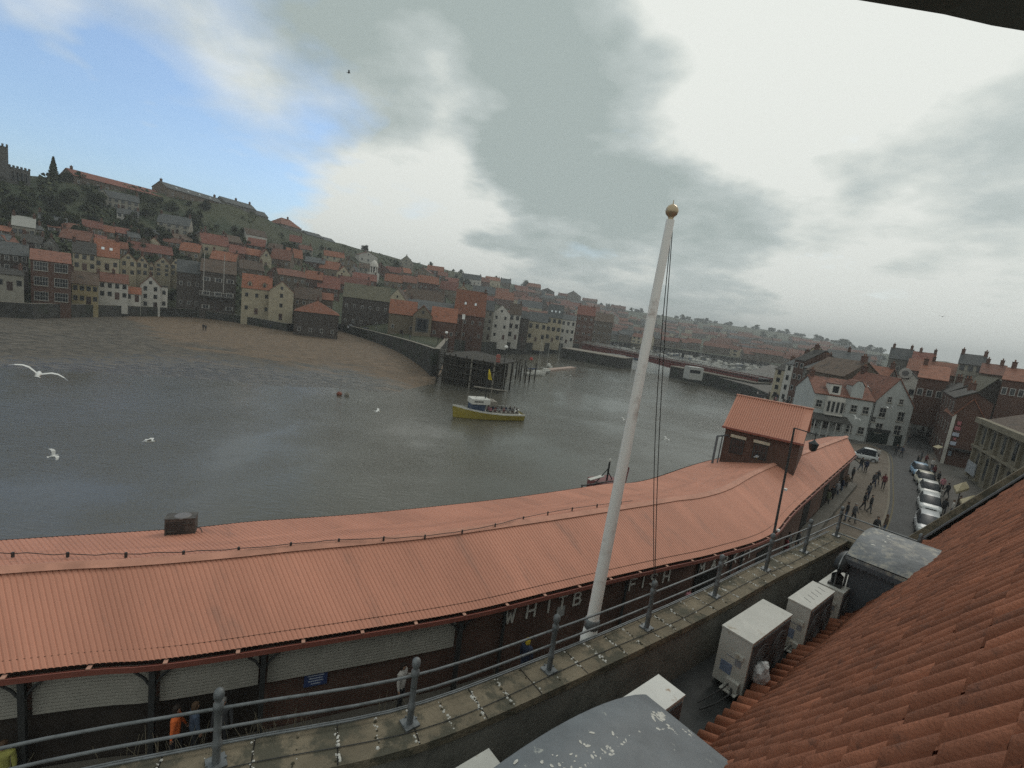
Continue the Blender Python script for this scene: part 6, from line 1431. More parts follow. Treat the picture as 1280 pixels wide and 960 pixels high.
for k, (px, kk) in enumerate(((768, 0), (850, 1))):
    t = (0.18, .62)[k]; q_ = a+dB*LB*t+nB*4.5; m = MB(); m.tube([(q_.x, q_.y, 2), (q_.x, q_.y, 6.5)], .09, 6); m.b2(q_.x-.5, q_.x+.5, q_.y-.4, q_.y+.4, 4.3, 6.0)
    tag(m.build('signal_cabin', MDARKM), label=('small dark signal post on the far end of the bridge', 'small dark signal post near the flagpole on the bridge')[k], cat='signal')
# ------------------------------------------------------------ timber jetty on the far side
MTIM = mat('weathered_dark_timber', (.034, .030, .025), .9, .5, 1.2, bump=.5, bscale=8); MTIMP = mat('pale_worn_timber', (.19, .175, .15), .9, .35, 2)
j0, j1 = W(549, 442, 2.6), W(626, 455, 2.6); jd = (j1-j0); jd.z = 0; jl = jd.length; jd.normalize(); jn_ = Vector((-jd.y, jd.x, 0))
jt = root('timber_jetty', (j0.x, j0.y, 0), 0, label='dark timber jetty on tall piles at the end of the far pier', cat='jetty')
m = MB(); m.prism([tuple(j0[:2]), tuple(j1[:2]), tuple((j1+jn_*12)[:2]), tuple((j0+jn_*20)[:2])], 2.35, 2.6); m.build('deck', MTIM, jt)
m = MB(); b0_, b1_ = j0+jn_*3.2, j1+jn_*3.2
for k in range(40):
    p = b0_.lerp(b1_, k/40); q = b0_.lerp(b1_, (k+.93)/40); zt_ = 2.3-(.0 if k % 5 else .4)
    m.face([(p.x, p.y, -6.5), (q.x, q.y, -6.5), (q.x, q.y, zt_), (p.x, p.y, zt_)])
m.build('underdeck_shade_sheet', MTIM, jt)  # dark backing added behind the front piles, standing in for shade beneath the deck
q_ = random.Random(6)
npile = int(jl/1.3)
for k in range(npile+1):
    for o_, thick in ((.1, .16), (4, .16), (8, .16)):
        p = j0+jd*jl*k/npile+jn_*o_; m = MB(); m.tube([(p.x, p.y, -6.5), (p.x, p.y, 2.5+(q_.random()*.9 if o_ < 1 else -.2))], thick*q_.uniform(.8, 1.25), 7); m.build('pile', MTIMP if (q_.random() < .18 and o_ < 1) else MTIM, jt)
for zz in (2.0, .6, -.9, -2.4):
    m = MB(); p, q = j0-jn_*.1, j1-jn_*.1; m.tube([(p.x, p.y, zz), (q.x, q.y, zz)], .14, 5); m.build('waling', MTIM, jt)
m = MB()
for k in range(0, npile, 3): p = j0+jd*jl*k/npile; q = j0+jd*jl*min(1, (k+3)/npile); m.tube([(p.x, p.y, -3.2), (q.x, q.y, 2.0)], .1, 5)
m.build('brace', MTIM, jt)
m = MB()
for k in range(12): p = j0+jd*jl*k/11+jn_*.3; m.tube([(p.x, p.y, 2.6), (p.x, p.y, 3.7)], .05, 5)
p, q = j0+jn_*.3, j1+jn_*.3; m.tube([(p.x, p.y, 3.7), (q.x, q.y, 3.7)], .05, 5); m.tube([(p.x, p.y, 3.2), (q.x, q.y, 3.2)], .04, 5); m.build('handrail', MTIMP, jt)
# mooring piles standing off the jetty
k = 0
for px, py, top_ in [(628, 470, 450), (633, 471, 452), (638, 474, 455), (644, 474, 455), (650, 476, 458), (656, 478, 459), (661, 478, 462), (668, 474, 456), (640, 466, 449), (648, 468, 451), (655, 469, 452)]:
    p = W(px, py, -4); z = Zat(p.x, p.y, top_-2); m = MB(); m.tube([(p.x, p.y, -6.8), (p.x, p.y, z)], [.2, .17], 8); k += 1
    tag(m.build('mooring_pile', MTIM), label='tall dark timber pile standing in the water right of the jetty', cat='mooring pile', group='timber piles in the water beside the jetty')
# pale pile caps / poles seen in front
for px, py, top_ in [(643, 470, 462), (652, 471, 461)]:
    p = W(px, py-1, -4); z = Zat(p.x, p.y, top_); m = MB(); m.tube([(p.x, p.y, -6), (p.x, p.y, z)], [.28, .28], 8)
    tag(m.build('pale_post', MBW), label='short white post among the dark piles, %s one' % ('left' if px == 643 else 'right'), cat='post')
# lamp and gear on the pier
for px, yb, yt, lab in ((576, 427, 393, 'grey pole with a box at its top in front of the brick pier building'), (556, 436, 416, 'pier lamp with a white globe in front of the brick shed'), (630, 455, 434, 'lamp with a bright white globe over the jetty end')):
    zb_ = 1.8 if px == 576 else 2.5; p = W(px, yb, zb_); z = Zat(p.x, p.y, yt); r_ = root('lamp_post', (p.x, p.y, zb_), 0, label=lab, cat='lamp post'); m = MB(); m.tube([(p.x, p.y, zb_-.6), (p.x, p.y, z)], .09, 6); m.build('pole', MTIMP if px == 576 else MDARKM, r_)
    m = MB()
    if px == 576: m.box((p.x, p.y, z-.8), (.9, .5, 1.6))
    else: m.lathe((p.x, p.y, z-.3), [(.05, 0), (.34, .12), (.4, .35), (.3, .6), (.05, .7)], 10)
    m.build('lantern', MWHITE, r_)
p = W(622, 453, 2.6); m = MB(); m.box((p.x, p.y, 3.4), (.9, .5, 1.5), .3); m.b2(p.x-.3, p.x+.3, p.y-.25, p.y+.25, 4.15, 4.35)
tag(m.build('lifebuoy_cabinet', mat('faded_red', (.30, .10, .08), .7)), label='faded red cabinet standing at the end of the jetty', cat='cabinet')
p = W(664, 450, -1); m = MB(); m.lathe((p.x, p.y, p.z), [(.5, 0), (.6, .4), (.3, .9)], 10); tag(m.build('marker_buoy', mat('buoy_red', (.35, .05, .04), .6)), label='small red marker against the dark wall behind the sailing boats', cat='buoy')
# ------------------------------------------------------------ boats
MHW = mat('hull_white', (.52, .51, .47), .45, .12, 2); MHY = mat('hull_yellow', (.28, .225, .045), .5, .15, 1.5, stain=((.25, .2, .06), 1.6, .6, .1)); MHB = mat('hull_blue', (.04, .06, .10), .45, .15, 2)
def hull(m, L_, B_, fb0, fb1, dr=.6, mi=(0, 1), n=18, x0=None):
    g = []
    for i in range(n+1):
        t = i/n; x = -L_/2+L_*t           # stern at -, bow at +
        bw = B_/2*(1-max(0, (t-.45)/.55)**2.2)*(.86+.14*min(1, t/.3)); bw = max(bw, .03); sh = fb0+(fb1-fb0)*max(0, (t-.2)/.8)**1.8
        g.append([(x+.0, -bw, sh), (x, -bw, sh-.22), (x-(.25 if t > .9 else 0), -bw*.86, .12), (x-(.5 if t > .9 else 0), -bw*.5, -dr), (x-(.5 if t > .9 else 0), bw*.5, -dr), (x-(.25 if t > .9 else 0), bw*.86, .12), (x, bw, sh-.22), (x, bw, sh)])
    k0 = len(m.f); m.quads(g, mi[0], False, False)
    for i in range(n):
        for j in (0, 6): m.m[k0+i*7+j] = mi[1]
    m.face([tuple(p) for p in g[0]][::-1], mi[0])
    dk = [[(r[0][0], r[0][1]*.93, r[0][2]-.28), (r[7][0], r[7][1]*.93, r[7][2]-.28)] for r in g]; m.quads(dk, 1)
    m.quads([[(r[0][0], r[0][1], r[0][2]) for r in g], [(r[0][0], r[0][1]*.93, r[0][2]+.02) for r in g], [(r[0][0], r[0][1]*.93, r[0][2]-.28) for r in g]], mi[1])
    m.quads([[(r[7][0], r[7][1], r[7][2]) for r in g], [(r[7][0], r[7][1]*.93, r[7][2]+.02) for r in g], [(r[7][0], r[7][1]*.93, r[7][2]-.28) for r in g]], mi[1])
pb, ps_ = W(564, 521, -4), W(651, 524, -4); cen = (pb+ps_)/2; rz = math.atan2(pb.y-ps_.y, pb.x-ps_.x); LBt = (pb-ps_).length
tb = root('trip_boat', (cen.x, cen.y, -4), rz, label='yellow and white pleasure boat with passengers crossing the river', cat='boat')
m = MB(); hull(m, LBt, 3.6, 1.15, 2.1); m.build('hull', [MHY, MHW], tb, True)
m = MB(); m.quads([[(x, s_*y, z) for x, y, z in ((-LBt/2, 1.52, .06), (0, 1.60, .10), (LBt*.25, 1.25, .14), (LBt*.42, .7, .3), (LBt/2-.2, .1, .5))] if 0 else [(-LBt/2, s_*1.56, -.1), (0, s_*1.62, -.1)] for s_ in (-1, 1)]) if 0 else None
m = MB(); m.b2(LBt*.08, LBt*.26, -1.15, 1.15, 1.0, 2.5); m.build('wheelhouse', MHB, tb, True)
m = MB(); m.b2(LBt*.02, LBt*.27, -1.3, 1.3, 2.5, 3.35); 
for k in range(6): m.m[k] = 0
m.build('sign_box', MHW, tb, True)
m = MB()
q = random.Random(2)
for s_ in (-1.31, 1.31):
    x = LBt*.24
    while x > LBt*.12:
        w_ = q.uniform(.08, .2); m.b2(x-w_, x, min(s_, s_*1.005), max(s_, s_*1.005), 2.85, 3.08); x -= w_+.05
m.build('lettering', MDARKM, tb, True)
m = MB(); m.b2(-LBt*.08, LBt*.02, -1.3, 1.3, 2.45, 3.1); m.build('rear_canopy', mat('grey_canvas', (.22, .2, .17), .8, .4, 4), tb, True)
m = MB(); m.tube([(LBt*.06, 0, 3.3), (LBt*.06, 0, 6.6)], .11, 6); m.tube([(LBt*.06, 0, 6.0), (LBt*.2, 0, 3.3)], .03, 5); m.tube([(LBt*.06, 0, 6.0), (-LBt*.02, -.9, 3.1)], .03, 5); m.tube([(LBt*.06, 0, 6.0), (-LBt*.02, .9, 3.1)], .03, 5); m.build('mast', MDARKM, tb, True)
m = MB(); m.tube([(LBt*.24, 0, 5.2), (-LBt*.24, 0, 4.75)], .13, 6); m.tube([(-LBt*.24, 0, 4.75), (-LBt*.24, 0, 1.1)], .05, 6); m.build('boom', MTIMP, tb, True)
m = MB(); g = [[(LBt*.06-.02+.25*math.sin(k*.8)*.4, .02+.12*math.sin(k*1.1), 8.3-k*.35), (LBt*.06-.15-.14*k, .1*math.sin(k*.9), 8.2-k*.36)] for k in range(6)]; m.quads(g); m.build('pennant', mat('yellow_flag', (.55, .42, .03), .7), tb, True); m = MB(); m.tube([(LBt*.06, 0, 6.5), (LBt*.06, 0, 8.4)], .03, 5); m.build('flagstaff', MDARKM, tb, True)
m = MB(); m.b2(-LBt*.42, LBt*.0, -1.0, 1.0, .9, 1.25); m.build('bench', MTIMP, tb, True)
m = MB(); m.tube([(-LBt*.36, -.9, 1.5), (-LBt*.44, .0, 1.6), (-LBt*.36, .9, 1.5)], .14, 8); m.build('white_fender', MHW, tb, True)
m = MB(); 
for s_ in (-1, 1):
    m.tube([(-LBt*.46, s_*1.55, 1.9), (-LBt*.02, s_*1.7, 1.9)], .025, 4)
    for k in range(8): x = -LBt*.46+LBt*.44*k/7; m.tube([(x, s_*1.55, 1.1), (x, s_*1.6, 1.9)], .02, 4)
m.build('guard_rail', MBW, tb, True)
def yacht(name, label, px, py, L_, rz, masth, col=MHW, cabin=True, cover=None, group=None):
    p = W(px, py, -4); r = root(name, (p.x, p.y, -4), rz, label=label, cat='boat', group=group); m = MB(); hull(m, L_, L_*.3, .8, 1.1, .4); m.build('hull', [col, MHW], r, True)
    if cabin: m = MB(); m.b2(-L_*.1, L_*.22, -L_*.09, L_*.09, .6, 1.35); m.build('cabin', MHW, r, True)
    if masth: m = MB(); m.tube([(L_*.08, 0, .7), (L_*.08, 0, masth)], [.06, .035], 6); m.build('mast', MBW, r, True); m = MB(); m.tube([(L_*.07, 0, 1.9), (-L_*.4, 0, 1.8)], .05, 5); m.build('boom', MBW, r, True)
    if cover: m = MB(); m.tube([(L_*.06, 0, 1.98), (-L_*.15, 0, 1.9), (-L_*.38, 0, 1.86)], [.1, .2, .12], 8); m.build('sail_cover', cover, r, True)
    return r
MBC = mat('blue_sail_cover', (.035, .055, .12), .8)
yacht('sailing_boat', 'white sailing boat with a blue sail cover and dark mast beside the piles', 669, 469, 8, .6, 11, MHW, True, MBC)
yacht('sailing_boat', 'pale grey sailing boat moored between the blue-covered one and the pontoon', 681, 466, 6.5, .9, 10.5, mat('hull_grey', (.26, .26, .24), .5), True)
yacht('motor_boat', 'small cream motor boat tied at the inner end of the pontoon', 686, 459, 5, 1.8, 0, MHW, True)
for px, y0, y1, lab in ((674, 462, 425, 'bare yacht mast rising against the dark wall, left of the pontoon'), (697, 456, 420, 'bare yacht mast rising above the middle of the pontoon')): mast(px, y0, y1, 170, lab, .06, 'mast', m_=MBW)
a, b = W(686, 463, -3.6), W(720, 459.5, -3.6); d = (b-a).normalized(); n_ = Vector((-d.y, d.x, 0))*2.4
m = MB(); m.prism([tuple(a[:2]), tuple(b[:2]), tuple((b+n_)[:2]), tuple((a+n_)[:2])], -4.2, -3.5); tag(m.build('pontoon', mat('pontoon_pinkish', (.33, .25, .21), .8, .2, 2)), label='narrow pinkish floating pontoon beside the moored sailing boats', cat='pontoon')
for px, py, c, lab, rr in ((424, 494, (.17, .055, .035), 'orange-red mooring buoy cluster floating near the mud bank', .5), (713, 470.5, (.4, .4, .38), 'white round mooring buoy right of the pontoon', .4)):
    p = W(px, py, -4); r_ = root('mooring_buoy', tuple(p), 0, label=lab, cat='buoy')
    m = MB(); m.lathe((p.x, p.y, -4.2), [(.1, 0), (rr*.8, .2), (rr, rr*.8), (rr*.8, rr*1.4), (.1, rr*1.7)], 12); m.build('float', mat('buoy_%d' % px, c, .5), r_)
    if px == 424: m = MB(); m.lathe((p.x+1.2, p.y+.3, -4.2), [(.1, 0), (.4, .2), (.45, .5), (.1, .9)], 10); m.tube([(p.x, p.y, -3), (p.x, p.y, -2.2)], .05, 5); m.build('small_float', MTIMP, r_)
# white work boat seen over the market roof
p = W(748, 640, -4)
p = WR(750, 606, 44); p = Vector((p.x, p.y, -4))
fv = root('fishing_boat', tuple(p), math.radians(35), label='fishing boat moored behind the market, its mast and gear showing above the roof', cat='boat')
m = MB(); hull(m, 11, 3.8, 1.6, 2.4); m.build('hull', [MHB, MHW], fv, True)
m = MB(); m.b2(-.5, 2.2, -1.2, 1.2, 1.4, 3.6); m.build('wheelhouse', mat('wheelhouse_red', (.16, .05, .05), .5), fv, True)
def zrel(py, rr=44): 
    q = WR(750, py, rr); return q.z+4
m = MB(); m.tube([(.8, 0, 3.4), (.8, 0, zrel(577))], .09, 6); m.tube([(.8, 0, zrel(585)), (-1.2, 0, 3.0)], .05, 5); m.tube([(.8, 0, zrel(590)), (2.6, .3, 2.6)], .05, 5); m.build('mast', MDARKM, fv, True)
m = MB(); m.lathe((.8, 0, zrel(577)), [(.1, 0), (.14, .1), (.08, .28)], 8); m.build('mast_light', MHW, fv, True)
m = MB(); m.slab([(-1.5, -.2, zrel(597)), (.2, -.2, zrel(594)), (.2, .2, zrel(594)), (-1.5, .2, zrel(597))], .08); m.build('radar_and_hatch', MHW, fv, True)
m = MB()
for x in (-3, -2.2, -1.2, -.2, 1.5, 2.4): m.tube([(x, -.8, 1.4), (x*.9, -.4, zrel(600))], .07, 5)
m.tube([(-3, -.6, zrel(600)), (2.4, -.6, zrel(599))], .06, 5); m.build('gantry', MDARKM, fv, True)
m = MB(); m.tube([(2.6, -.5, 1.5), (3.2, -.3, zrel(586)), (2.8, -.2, zrel(582))], .1, 6); m.build('derrick', mat('wheelhouse_red', (.1, .1, .1)), fv, True)
# small boat on the mud on the near side
yacht('sailing_boat', 'little white boat with a short mast lying on the mud by the near quay', 926, 491, 6, -.6, 5.0, MHW, True)
# ------------------------------------------------------------ marina beyond the bridge
q = random.Random(17)
prs = []
for k in range(140):
    px = q.uniform(742, 985); r = q.uniform(285, 435); a_ = az(px)
    if px < 790: r = q.uniform(340, 400)
    x, y = math.sin(a_)*r, math.cos(a_)*r; c = q.choice((0, 0, 1, 2))
    labs = ('small white yacht moored in the crowded harbour beyond the bridge', 'small dark-blue-hulled yacht moored in the crowded harbour beyond the bridge', 'small grey-hulled fishing boat moored in the crowded harbour beyond the bridge')
    if k < 3:
        c = k; hm_ = (MHW, MHB, mat('hull_darkgrey', (.10, .10, .09), .6))[c]
        pr = root('moored_yacht', (x, y, -4), q.uniform(0, 6), label=labs[c], cat='boat', group=('white', 'dark blue', 'grey')[c]+' boats in the harbour beyond the bridge'); m = MB(); hull(m, 9, 3.0, 1.0, 1.5, n=8); m.build('hull', [hm_, hm_ if c else MHW], pr, True); m = MB(); m.b2(-1, 2, -1, 1, .9, 2.1); m.build('cabin', MHW if c < 2 else hm_, pr, True); m = MB(); m.tube([(.8, 0, 1), (.8, 0, 10)], [.1, .05], 5); m.build('mast', MTIMP, pr, True); prs.append(pr)
    else: dup(prs[c], (x, y, -4), q.uniform(0, 6), scale=q.uniform(.6, 1.1), label=labs[c])
# ------------------------------------------------------------ people
def cloth(n, c): return mat('cloth_'+n, tuple(x*1.35 for x in c), .9, .2, 9, bump=.3, bscale=16)
CT = [cloth('black', (.02, .02, .022)), cloth('navy', (.022, .028, .05)), cloth('charcoal', (.045, .045, .048)), cloth('brown', (.06, .042, .03)), cloth('grey', (.14, .14, .145)), cloth('maroon', (.10, .025, .028)), cloth('olive', (.05, .052, .032)), cloth('denim', (.045, .06, .09)), cloth('pale', (.33, .31, .29)), cloth('pink', (.30, .13, .15)), cloth('orange', (.50, .11, .03)), cloth('hivis', (.22, .21, .06))]
CN = ['black', 'navy', 'charcoal', 'brown', 'grey', 'maroon', 'olive', 'denim blue', 'pale', 'pink', 'orange', 'yellow-green']
MSKIN = mat('skin', (.34, .20, .14), .6, .08, 6); HAIRM = [mat('hair_dark', (.025, .018, .014), .7), mat('hair_grey', (.20, .19, .18), .7), mat('hair_brown', (.07, .04, .022), .7), mat('cap_yellow', (.45, .32, .03), .8)]
MSHOE = mat('shoe', (.018, .016, .015), .6)
def body(pose, seed=0):
    q = random.Random(seed); V = []; E = []; T = []; Rd = []
    def add(p, r, t, par=None, fl=1.0):
        V.append(Vector(p)); Rd.append((r, r*fl)); T.append(t)
        if par is not None: E.append((par, len(V)-1))
        return len(V)-1
    lift = 0
    pel = add((0, 0, .93), .15, 2, None, .85); wa_ = add((0, .0, 1.08), .165, 1, pel, .85); ch_ = add((0, .0, 1.27), .175, 1, wa_, .78); sh_ = add((0, .0, 1.41), .12, 1, ch_, .7)
    ne = add((0, -.01, 1.475), .052, 0, sh_); hd0 = add((0, -.02, 1.54), .066, 0, ne); hd = add((0, -.025, 1.62), .085, 0, hd0); ht = add((0, -.015, 1.69), .066, 0, hd)
    add((0, -.115, 1.605), .014, 0, hd)      # nose
    for s in (-1, 1):
        add((s*.088, -.015, 1.61), .014, 0, hd)   # ear
        sw = {'stand': 0, 'walk': .16*s, 'walk2': -.13*s, 'sit': -.5, 'phone': 0}[pose]
        so_ = add((s*.175, 0, 1.39), .078, 1, sh_); el_ = add((s*.225, -.02+(-sw*.35 if 'walk' in pose else 0), 1.13), .058, 1, so_)
        if pose == 'phone' and s == 1: wr_ = add((s*.17, -.24, 1.30), .032, 1, el_)
        elif pose == 'sit': wr_ = add((s*.16, -.26, 1.02), .032, 1, el_)
        else: wr_ = add((s*.25, -.07-sw*.75, .90), .033, 1, el_)
        w_ = V[wr_]; dv = (w_-V[el_]).normalized(); pa = add(w_+dv*.055, .030, 0, wr_, .55)
        sd = Vector((0, -1, 0)) if abs(dv.y) < .6 else Vector((0, 0, 1))
        sd = (sd-dv*sd.dot(dv)).normalized(); cu = sd.cross(dv)*(-s)
        for k, ln in enumerate((.060, .072, .067, .052)):
            f0 = add(w_+dv*.088+sd*(.022-.015*k), .010, 0, pa); f1 = add(V[f0]+dv*ln*.5+cu*.006, .009, 0, f0); add(V[f1]+dv*ln*.45+cu*.02, .008, 0, f1)
        t0 = add(w_+dv*.045+sd*.036, .012, 0, pa); add(V[t0]+dv*.035+sd*.02, .010, 0, t0)
        lg = {'stand': (0, 0), 'phone': (0, 0), 'walk': (.17*s, -.05), 'walk2': (-.15*s, .0), 'sit': (0, 0)}[pose]
        hp_ = add((s*.09, 0, .86), .098, 2, pel)
        if pose == 'sit': kn = add((s*.12, -.42, .88), .068, 2, hp_); an_ = add((s*.12, -.46, .50), .045, 2, kn); toe = add((s*.13, -.6, .44), .04, 3, an_, .8); continue
        fy = -lg[0]
        kn = add((s*.10, fy*.55-.03, .48), .066, 2, hp_); an_ = add((s*.105, fy+.02+(.05 if fy > 0 else 0), .10), .044, 2, kn); hl = add((s*.105, fy+.03+(.05 if fy > 0 else 0), .045), .042, 3, an_); toe = add((s*.115, fy-.13, .035), .036, 3, hl, .9)
    me = bpy.data.meshes.new('tmp'); me.from_pydata([tuple(v) for v in V], E, []); o = bpy.data.objects.new('tmp', me); COL.objects.link(o)
    md = o.modifiers.new('s', 'SKIN'); md.use_smooth_shade = True; sv = me.skin_vertices[0].data
    for i, r in enumerate(Rd): sv[i].radius = r
    sv[0].use_root = True
    sb = o.modifiers.new('d', 'SUBSURF'); sb.levels = 1; sb.render_levels = 1
    dg = bpy.context.evaluated_depsgraph_get(); ev = o.evaluated_get(dg); out = bpy.data.meshes.new_from_object(ev)
    bpy.data.objects.remove(o); out.name = 'person'
    segs = [(V[a], V[b], T[b] if T[b] != 1 or T[a] != 0 else 0, Rd[b][0]) for a, b in E]
    out.materials.clear()
    for mm in (MSKIN, CT[0], CT[7], MSHOE): out.materials.append(mm)
    for p in out.polygons:
        c = p.center; best = 9; bt = 1
        for a, b, t, r in segs:
            ab_ = b-a; k = max(0, min(1, (c-a).dot(ab_)/ab_.length_squared)); d = (c-(a+ab_*k)).length-r
            if d < best: best = d; bt = t
        p.material_index = bt; p.use_smooth = True
    if pose == 'sit':
        pass
    return out
BODY = {k: body(k, i) for i, k in enumerate(('stand', 'walk', 'walk2', 'phone', 'sit'))}
def hair_mesh(long_=False):
    m = MB(); g = []
    for i in range(7):
        th = PI*.62*i/6; rr = .098*math.sin(th)+.004; row = []
        for k in range(12):
            a = 2*PI*k/12; f = 1.0
            z = 1.635+.105*math.cos(th)
            if -math.sin(a) > .35 and i > 3: z = 1.655; rr2 = .09
            else: rr2 = rr
            if long_ and i > 4 and -math.sin(a) < .2: z -= .10
            row.append((rr2*math.cos(a)*.95, -.015+rr2*math.sin(a)*1.05, z))
        g.append(row)
    m.quads(g, 0, True, True); me = m.build('hair', HAIRM[0]); mesh = me.data; bpy.data.objects.remove(me); return mesh
HM = [hair_mesh(False), hair_mesh(True)]
def face_mesh():
    m = MB()
    for s in (-1, 1): m.lathe((s*.032, -.105, 1.627), [(.009, -.006), (.011, 0), (.009, .006)], 6)
    m.b2(-.022, .022, -.108, -.098, 1.568, 1.575); o = m.build('face_features', mat('eye_dark', (.03, .02, .02), .5)); me = o.data; bpy.data.objects.remove(o); return me
FM = face_mesh()
def person(x, y, z, rz, label, top=0, leg=7, hair=0, pose='stand', s=1.0, group=None, bag=None):
    o = bpy.data.objects.new('person', BODY[pose]); COL.objects.link(o); o.location = (x, y, z); o.rotation_euler = (0, 0, rz); o.scale = (s, s, s)
    for i, mm in ((1, CT[top]), (2, CT[leg])): o.material_slots[i].link = 'OBJECT'; o.material_slots[i].material = mm
    tag(o, label=label, cat='person', group=group); h_ = bpy.data.objects.new('hair', HM[random.Random(label).randint(0, 1)]); COL.objects.link(h_); h_.parent = o; h_.material_slots[0].link = 'OBJECT'; h_.material_slots[0].material = HAIRM[hair]
    f_ = bpy.data.objects.new('face_features', FM); COL.objects.link(f_); f_.parent = o
    return o
pz = random.Random(5)
PP = [(1056, 651, 0, 'stand', 'person in black coat, the left of a pair walking below the railing corner', 0, 7), (1065, 653, 1, 'walk', 'person with pale hair in a dark jacket, right of the pair below the railing corner', 2, 0), (1078, 637, 0, 'walk', 'person in a black puffy coat at the left of the middle group on the pavement', 0, 0),
      (1086, 641, 0, 'walk2', 'person in black carrying a bag at the right of the middle group', 0, 2), (1084, 624, 3, 'stand', 'person just behind the middle group on the pavement', 2, 1), (1103, 611, 0, 'stand', 'person in a dark maroon coat walking alone near the kerb', 5, 0),
      (1095, 605, 1, 'walk', 'person in black, the farther of two near the lone walker', 0, 0), (1091, 609, 0, 'walk', 'person in a rounded dark coat, the nearer of two beside the lone walker', 2, 1), (1081, 591, 0, 'stand', 'person standing by the end of the market roof, front of a dark pair', 1, 0), (1075, 588, 0, 'walk', 'person beside the white van at the market end', 0, 7),
      (1064, 602, 0, 'walk2', 'person in black near the market wall, farther along', 0, 0), (1056, 612, 0, 'stand', 'person beside the market wall with a brown coat', 3, 0), (1050, 617, 2, 'stand', 'person in navy against the market wall', 1, 7), (1044, 622, 1, 'walk', 'person in grey walking under the market eave', 4, 1), (1038, 628, 0, 'stand', 'person in a dark crowd nearest the market eave', 0, 0),
      (1032, 634, 0, 'walk', 'person in olive coat below the market eave', 6, 0), (1092, 671, 0, 'walk', 'person in black seen through the end railing', 0, 0), (1104, 668, 2, 'stand', 'person in brown beside the road edge seen through the end railing', 3, 7), (1088, 574, 9, 'stand', 'person in a pinkish top outside the public house', 9, 7), (1096, 575, 0, 'stand', 'person in pale coat by the public house wall', 8, 2),
      (1119, 569, 0, 'stand', 'person at the public house corner, left one', 0, 0), (1126, 571, 0, 'walk', 'person at the public house corner, right one', 1, 0), (1134, 556, 0, 'walk', 'person crossing the mouth of the side street', 0, 7), (1152, 544, 5, 'stand', 'person in maroon in the side street', 5, 0), (1158, 550, 0, 'walk', 'person in black in the side street by the brick row', 0, 0),
      (1145, 584, 0, 'walk', 'person in black beside the front of the light blue car', 0, 0), (1150, 578, 0, 'stand', 'person standing behind the light blue car', 2, 2), (1156, 582, 5, 'walk', 'person in dark red behind the row of cars', 5, 0), (1164, 588, 8, 'stand', 'person in pale coat on the far pavement near the awning', 8, 1), (1166, 597, 5, 'walk', 'person in maroon on the pavement beside the cream car', 5, 2),
      (1171, 606, 0, 'walk', 'person in black on the pavement beside the white cars', 0, 0), (1176, 614, 10, 'stand', 'person with an orange-pink top under the brick sign gable', 9, 0), (1182, 622, 0, 'walk', 'person in black below the farther parasol', 0, 0), (1178, 644, 0, 'stand', 'person in black on the pavement by the nearest cars', 0, 0), (1188, 646, 8, 'stand', 'person in pale clothes below the nearer parasol', 8, 7), (1196, 640, 3, 'walk', 'person in brown below the nearer parasol', 3, 0)]
for px, py, hc, pose, lab, tp, lg in PP:
    p = W(px, py, .13 if px < 1112 else .01); person(p.x, p.y, p.z, pz.uniform(0, 2*PI) if pose == 'stand' else pz.choice((.3, -2.7, .6))+pz.uniform(-.3, .3), lab, tp, lg, hc % 3, pose, 1.0)
crowd_i = 0
for k in range(58):
    px = pz.uniform(946, 1012); py = 490+(px-946)*.36+pz.uniform(0, 16)
    p = W(px, py, .01); person(p.x, p.y, 0.0, pz.uniform(0, 6.28), 'small distant person in the crowd filling the street beyond the market tower', pz.choice((0, 0, 1, 2, 3, 5, 8, 9, 4)), pz.choice((0, 7, 2)), pz.randint(0, 2), pz.choice(('stand', 'walk', 'walk2')), 1.0, group='crowd in the far street beyond the market tower')
# near people under the market eave
def near(px, pyh, z, lab, tp, lg, hc, pose, rz, r=None):     # placed by the head
    p = W(px, pyh, z+1.62); i = near_i(p, wall_s); d_ = (wall_s[min(i+1, len(wall_s)-1)]-wall_s[i-1]).normalized(); nn = Vector((d_.y, -d_.x)); k = (Vector(p[:2])-wall_s[i]).dot(nn)
    if k < .45: p = p+Vector((nn.x, nn.y, 0))*(.45-k)
    return person(p.x, p.y, z, rz, lab, tp, lg, hc, pose)
near(498, 812, .52, 'person in a pale grey hooded jacket holding something up, in front of the market', 8, 0, 0, 'phone', 1.2)
near(225, 872, .52, 'person in a bright orange jacket in the shaded market bay', 10, 0, 0, 'walk', 2.0)
near(248, 866, .52, 'person in blue and dark clothes just right of the orange jacket', 7, 0, 2, 'stand', 2.4)
near(282, 858, .52, 'person in dark clothes further right in the shaded market bay', 2, 0, 1, 'stand', .4)
near(660, 801, .52, 'person in dark blue with a yellow cap left of the flagpole', 1, 7, 3, 'stand', 2.6)
near(856, 732, .52, 'person in pink and white by the market wall right of the flagpole', 9, 8, 2, 'walk', 1.0)
near(6, 928, .12, 'person in a yellow-green top at the bottom left corner', 11, 0, 2, 'stand', .3)
near(985, 672, .52, 'person with an orange-brown top behind the far railing', 5, 7, 0, 'stand', 1.3)
near(1000, 664, .52, 'person in black behind the far railing posts', 0, 0, 0, 'walk', 1.0)
near(975, 662, .52, 'person in charcoal beside the lamp column behind the railing', 2, 0, 0, 'walk', .7)
